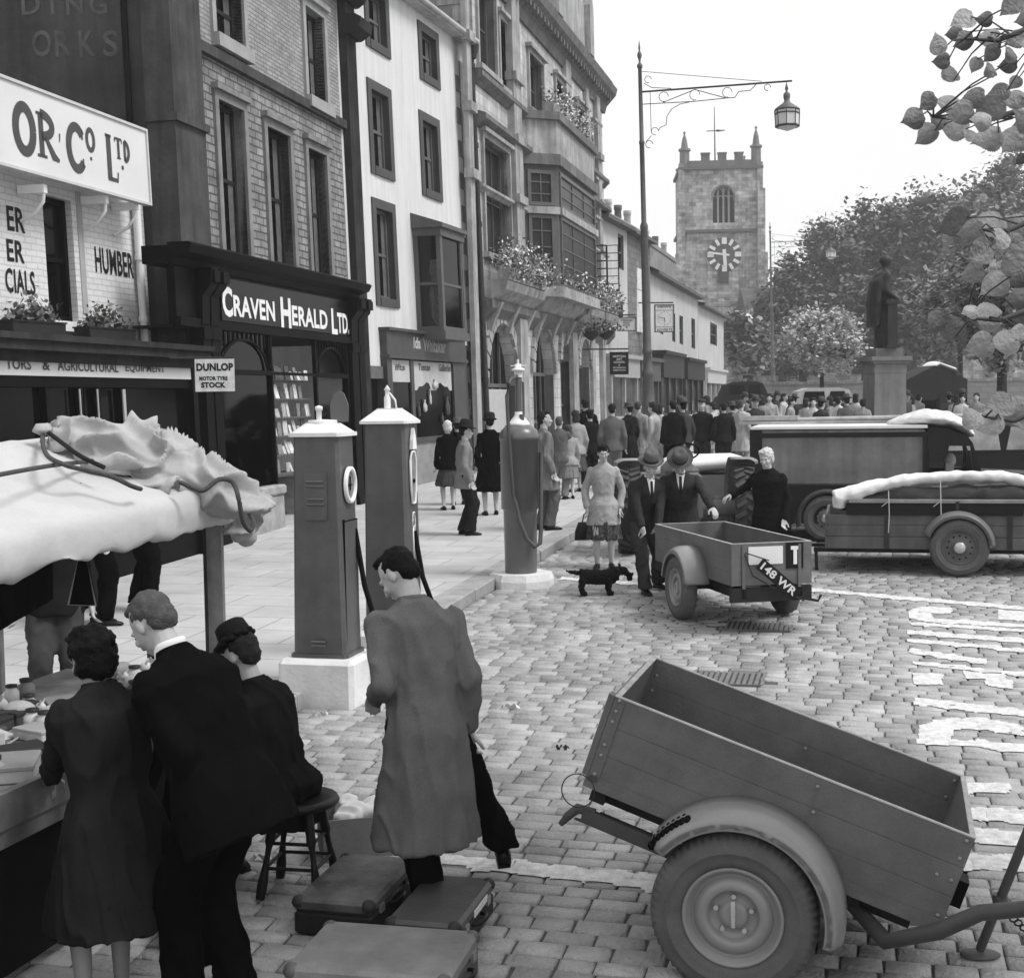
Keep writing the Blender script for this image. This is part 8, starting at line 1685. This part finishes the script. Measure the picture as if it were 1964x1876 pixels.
t = thing('stool', 'round wooden stool with turned legs under the seated woman', 'stool', onfloor(-1.09, 6.7)); MM = wm(t); DW = mat(.022, .45, .3, 5, spec=.4, name='dark_stained_wood')
mb = MB(MM); mb.lathe([(.0, .43), (.16, .43), (.2, .44), (.21, .455), (.2, .475), (.15, .47), (0, .462)], 28); mb.build('seat', DW, t)
ft_ = [(.19*math.cos(a), .19*math.sin(a)) for a in (.6, 2.2, 3.75, 5.3)]
for x, y in ft_:
    mb = MB(MM); n = 14; pts = []; rr = []
    for i in range(n+1): s_ = i/n; pts.append((x*(.62+.5*s_), y*(.62+.5*s_), .435*(1-s_)+.003)); rr.append(.02+.006*math.sin(s_*9)+(.006 if .35 < s_ < .42 else 0))
    mb.tube(pts, rr, 10); mb.build('leg', DW, t)
mb = MB(MM)
for i in range(4):
    for zz_ in (.15, .27): a, b = ft_[i], ft_[(i+1) % 4]; k_ = .62+.5*(1-zz_/.435); mb.tube([(a[0]*k_, a[1]*k_, zz_), (b[0]*k_, b[1]*k_, zz_)], .009, 6)
mb.build('stretcher', DW, t)
t = thing('cardboard_box', 'open cardboard box of crumpled white paper behind the stool', 'box', M=rot(onfloor(-.86, 7.25), .25)); MM = wm(t); CB = mat(.22, .85, .2, 5, name='cardboard', fine=.1); mb = MB(MM)
for (x0, x1, y0, y1) in ((-.2, .2, -.14, -.13), (-.2, .2, .13, .14), (-.2, -.19, -.13, .13), (.19, .2, -.13, .13)): mb.box(x0, x1, y0, y1, 0, .22)
mb.box(-.19, .19, -.13, .13, 0, .01); mb.build('carton', CB, t); mb = MB(MM); mb.add([(.2, -.13, .22), (.2, .13, .22), (.27, .13, .0), (.27, -.13, .04), (.205, -.13, .22), (.205, .13, .22), (.275, .13, .0), (.275, -.13, .04)], [(0, 1, 2, 3), (7, 6, 5, 4), (0, 4, 5, 1), (1, 5, 6, 2), (2, 6, 7, 3), (3, 7, 4, 0)], M=Matrix.Translation((.2, 0, .22)) @ Matrix.Rotation(rad(-24), 4, 'Y') @ Matrix.Translation((-.2, 0, -.22))); mb.build('flap', mat(.42, .85, .15, 6), t)
mb = MB(MM); rg = random.Random(2)
for i in range(9): mb.ell((rg.uniform(-.14, .14), rg.uniform(-.08, .08), .17+rg.uniform(0, .07)), (rg.uniform(.05, .08), rg.uniform(.04, .07), rg.uniform(.03, .05)), nu=8, nv=6)
organic(mb, 'crumpled_paper', mat(.65, .85, .1, 8), t, .012, 1, 0, fold=lambda p: (.5-abs(noise.noise(p*16)))*.04)
for k_, (x, y, s_, tn, lb) in enumerate(((975, 1362, .09, .7, 'twisted white paper scrap lying on the setts right of the raincoat man'), (617, 1374, .05, .65, 'small white scrap below the white pump base'), (1075, 1440, .07, .08, 'curled dark leaf lying alone on the setts'), (500, 1652, .06, .6, 'white scrap on the setts beside the stool'), (1500, 1428, .03, .7, 'tiny white scrap beside the rear of the tipped trailer'))):
    t = thing('litter', lb, 'litter', gnd(x, y)); MM = wm(t); mb = MB(MM); n = 10; vs = []; rg = random.Random(k_)
    for i in range(n+1): a = i/n*(3.6 if tn > .1 else 1.4); r = s_*(.5 if tn > .1 else .4); vs += [(math.cos(a)*r+(.5-i/n)*s_, math.sin(a)*r*.8, .01+.02*math.sin(i*1.3)), (math.cos(a)*r*.4+(.5-i/n)*s_, math.sin(a)*r*.3, .02+s_*.35*abs(math.sin(i*.9)))]
    mb.add(vs, [(2*i, 2*i+1, 2*i+3, 2*i+2) for i in range(n)], True); mb.build('scrap', mat(tn, .8, .2, 9), t)
# ------------------------------------------------------------------ overhanging branch near the camera
LF = mat(.3, .5, .22, 18, spec=.35, bump=.5, bscale=70, name='lime_leaf'); LF2 = mat(.17, .5, .22, 18, spec=.3, bump=.5, bscale=70, name='lime_leaf_dark')
LT = thing('tree', 'lime tree just outside the right edge whose big leaves hang into the picture', 'tree', gz((3.4, 4.6)))
leaves = [(820, 30, 115, 35), (607, 88, 115, 25), (700, 90, 75, 0), (500, 195, 95, -70), (570, 150, 75, 10), (615, 185, 95, 25), (715, 165, 105, -10), (745, 195, 80, 0), (840, 175, 90, 20), (555, 315, 105, -70), (512, 270, 80, 5), (660, 285, 70, 60), (735, 240, 85, 50), (735, 305, 75, -60), (805, 290, 85, 10), (820, 235, 80, -40), (835, 365, 65, 50), (390, 520, 110, 20), (455, 450, 95, 40), (540, 450, 110, -15), (500, 530, 85, -40), (450, 600, 110, 40), (570, 560, 125, -20), (640, 590, 80, -50), (720, 480, 145, 20), (690, 525, 100, 0), (770, 400, 95, 10), (715, 600, 135, 15), (830, 440, 105, 10), (830, 610, 140, 50), (865, 705, 60, 50), (650, 430, 110, 5), (600, 500, 120, 20),
 (575, 985, 150, 30), (645, 1020, 115, 20), (720, 985, 155, 30), (835, 1000, 140, -20), (680, 1110, 135, 25), (650, 1205, 115, 30), (740, 1250, 135, 35), (830, 1150, 130, -70), (850, 1310, 105, 0), (715, 1385, 155, -5), (560, 1440, 125, -70), (500, 1420, 110, 50), (680, 1520, 130, 20), (790, 1500, 135, 5), (850, 1460, 85, 0), (640, 1365, 80, 20), (780, 1110, 90, 60), (770, 1775, 135, 15), (650, 1830, 115, -60), (720, 1855, 140, 5), (845, 1830, 165, 20), (830, 1080, 120, 30), (860, 1230, 110, 20), (880, 560, 130, 10), (890, 520, 130, -30), (900, 180, 120, 0), (900, 80, 120, 20), (900, 1100, 140, -40), (900, 1400, 140, 10), (905, 1850, 150, 10), (780, 1040, 110, -30), (760, 1180, 100, 15)]
rg = random.Random(31)
def leaf(mb, c, size, ang, rg):
    n = 30; out = []
    for i in range(n+1):
        t = i/n; w_ = .46*math.sin(math.pi*(t**.66))**.85*(1-t**7) if 0 < t < 1 else 0; w_ *= 1+(.035 if i % 2 else -.03); out.append((t-.42 if i else -.36, w_))
    A = Matrix.Rotation(rad(ang), 3, 'Z'); tilt = Matrix.Rotation(rg.uniform(-.5, .5), 3, 'X') @ Matrix.Rotation(rg.uniform(-.4, .4), 3, 'Y')
    B = Matrix((RT, UP, -FW)).transposed(); R = B @ A @ tilt; vs = []; fo = rg.uniform(.05, .3); cu = rg.uniform(0, .9); dr = rg.uniform(.02, .2)
    # rows: left edge, left mid, rib, right mid, right edge
    for (x, w_) in out:
        for q in (-1, -.66, -.33, 0, .33, .66, 1):
            x2 = x-.06*abs(q)*(1-(x+.4)) - (.03 if abs(q) == 1 else 0)
            z = abs(q)*w_*fo-dr*(x+.4)**2*1.3-cu*(q*w_)**2*2+.011*math.sin((x*44-abs(q)*7))*(1 if q else 0)
            vs.append(c+R @ (Vector((-x2, q*w_, z))*size))
    fs = [(i*7+j, i*7+j+1, (i+1)*7+j+1, (i+1)*7+j) for i in range(n) for j in range(6)]
    mb.m = 1 if rg.random() < .3 else 0; mb.add(vs, fs, True)
    mb.m = 0; return c+R @ (Vector((.36, 0, 0))*size)
mb = MB(); tw = MB(); stems = []
for (x, y, s_, a) in leaves:
    px, py = 1582+.4365*x, .4365*y; Y_ = rg.uniform(3.1, 3.9); c = at(px, py, Y_); stems.append((leaf(mb, c, s_*.4365*Y_/2630*1.0, a, rg), py))
mb.build('foliage', [LF, LF2], LT)
hubs = [(at(2100, 60, 3.6), at(1850, 75, 3.5)), (at(2120, 230, 3.6), at(1790, 225, 3.5)), (at(2100, 420, 3.6), at(1880, 440, 3.5)), (at(2110, 600, 3.6), at(1850, 610, 3.5)), (at(2100, 800, 3.6), at(1890, 800, 3.5))]
TWM = mat(.09, .8, .3, 20, name='twig_bark')
for a, b in hubs: tw.tube([a, a.lerp(b, .4)+Vector((0, 0, .03)), a.lerp(b, .75)-Vector((0, 0, .01)), b], [.012, .009, .006, .003], 7)
for s_, py in stems:
    best = None
    for a, b in hubs:
        for q in np.linspace(0, 1, 12):
            p = a.lerp(b, q); d = (p-s_).length
            if best is None or d < best[0]: best = (d, p)
    if best[0] < .5: tw.tube([s_, s_.lerp(best[1], .5)+Vector((0, 0, .012)), best[1]], [.0016, .002, .003], 5)
tw.build('twigs', TWM, LT)
b_ = gz((3.4, 4.6)); mb = MB(); mb.tube([b_, b_+Vector((0, 0, 1.5)), b_+Vector((-.05, 0, 3)), b_+Vector((.1, 0, 5.5))], [.2, .16, .14, .08], 12)
for a, b in hubs: mb.tube([b_+Vector((-.03, 0, 2.2)), (b_+Vector((0, 0, 2.6))).lerp(a, .5)+Vector((0, 0, .15)), a], [.024, .016, .009], 8)
mb.build('trunk', BARK, LT)
mb = MB(); crown(mb, b_+Vector((.9, .3, 5.6)), (2.2, 2.2, 1.8), 3500, .16, rg, 60, .2); mb.build('crown', [LF2, LF], LT)

# ------------------------------------------------------------------ separate loose pieces of parts that are countable
def split(o):
    me = o.data; n = len(me.vertices); par = list(range(n))
    def fd(a):
        while par[a] != a: par[a] = par[par[a]]; a = par[a]
        return a
    for p in me.polygons:
        v = p.vertices; r = fd(v[0])
        for q in v[1:]: par[fd(q)] = r
    gr = {}
    for i in range(n): gr.setdefault(fd(i), []).append(i)
    if len(gr) < 2 or len(gr) > 40: return
    bb = []
    for k, vs in gr.items():
        c = [me.vertices[i].co for i in vs]; bb.append([set(vs), [min(v[a] for v in c)-.012 for a in range(3)], [max(v[a] for v in c)+.012 for a in range(3)]])
    ch = True
    while ch:
        ch = False
        for i in range(len(bb)):
            for j in range(i+1, len(bb)):
                if all(bb[i][1][a] <= bb[j][2][a] and bb[j][1][a] <= bb[i][2][a] for a in range(3)):
                    bb[i] = [bb[i][0] | bb[j][0], [min(bb[i][1][a], bb[j][1][a]) for a in range(3)], [max(bb[i][2][a], bb[j][2][a]) for a in range(3)]]; bb.pop(j); ch = True; break
            if ch: break
    if len(bb) < 2: return
    for k, (vs, _, _) in enumerate(bb):
        if k == 0: ob = o; new = me.copy(); ob.data = new
        else: ob = o.copy(); new = me.copy(); ob.data = new; COL.objects.link(ob)
        bm = bmesh.new(); bm.from_mesh(new); bm.verts.ensure_lookup_table(); bmesh.ops.delete(bm, geom=[bm.verts[i] for i in range(n) if i not in vs], context='VERTS'); bm.to_mesh(new); bm.free()
SPL = ('shop_window', 'string_course', 'buttress', 'stall_riser', 'bracket', 'post', 'rail', 'table_leg', 'glazing_bar', 'pilaster', 'console', 'iron_strap', 'balcony', 'letter_board', 'mudguards', 'painted_lettering', 'faded_lettering', 'corner_iron', 'oriel_pane', 'marble_column', 'ironwork', 'battlements', 'side_wall', 'shopfront', 'cabin', 'side_window', 'dial_frame', 'white_fittings', 'chassis', 'shopfront_frame', 'gutter', 'top_rail', 'lamp_cage', 'curtain', 'wheel_nuts', 'rivets', 'quoins')
for o in list(bpy.data.objects):
    if o.type == 'MESH' and o.parent and o.name.split('.')[0] in SPL and not kids(o) and len(o.data.vertices) < 6000: split(o)
for o in bpy.data.objects:
    if o.name.split('.')[0] == 'mudguards': o.name = 'mudguard'
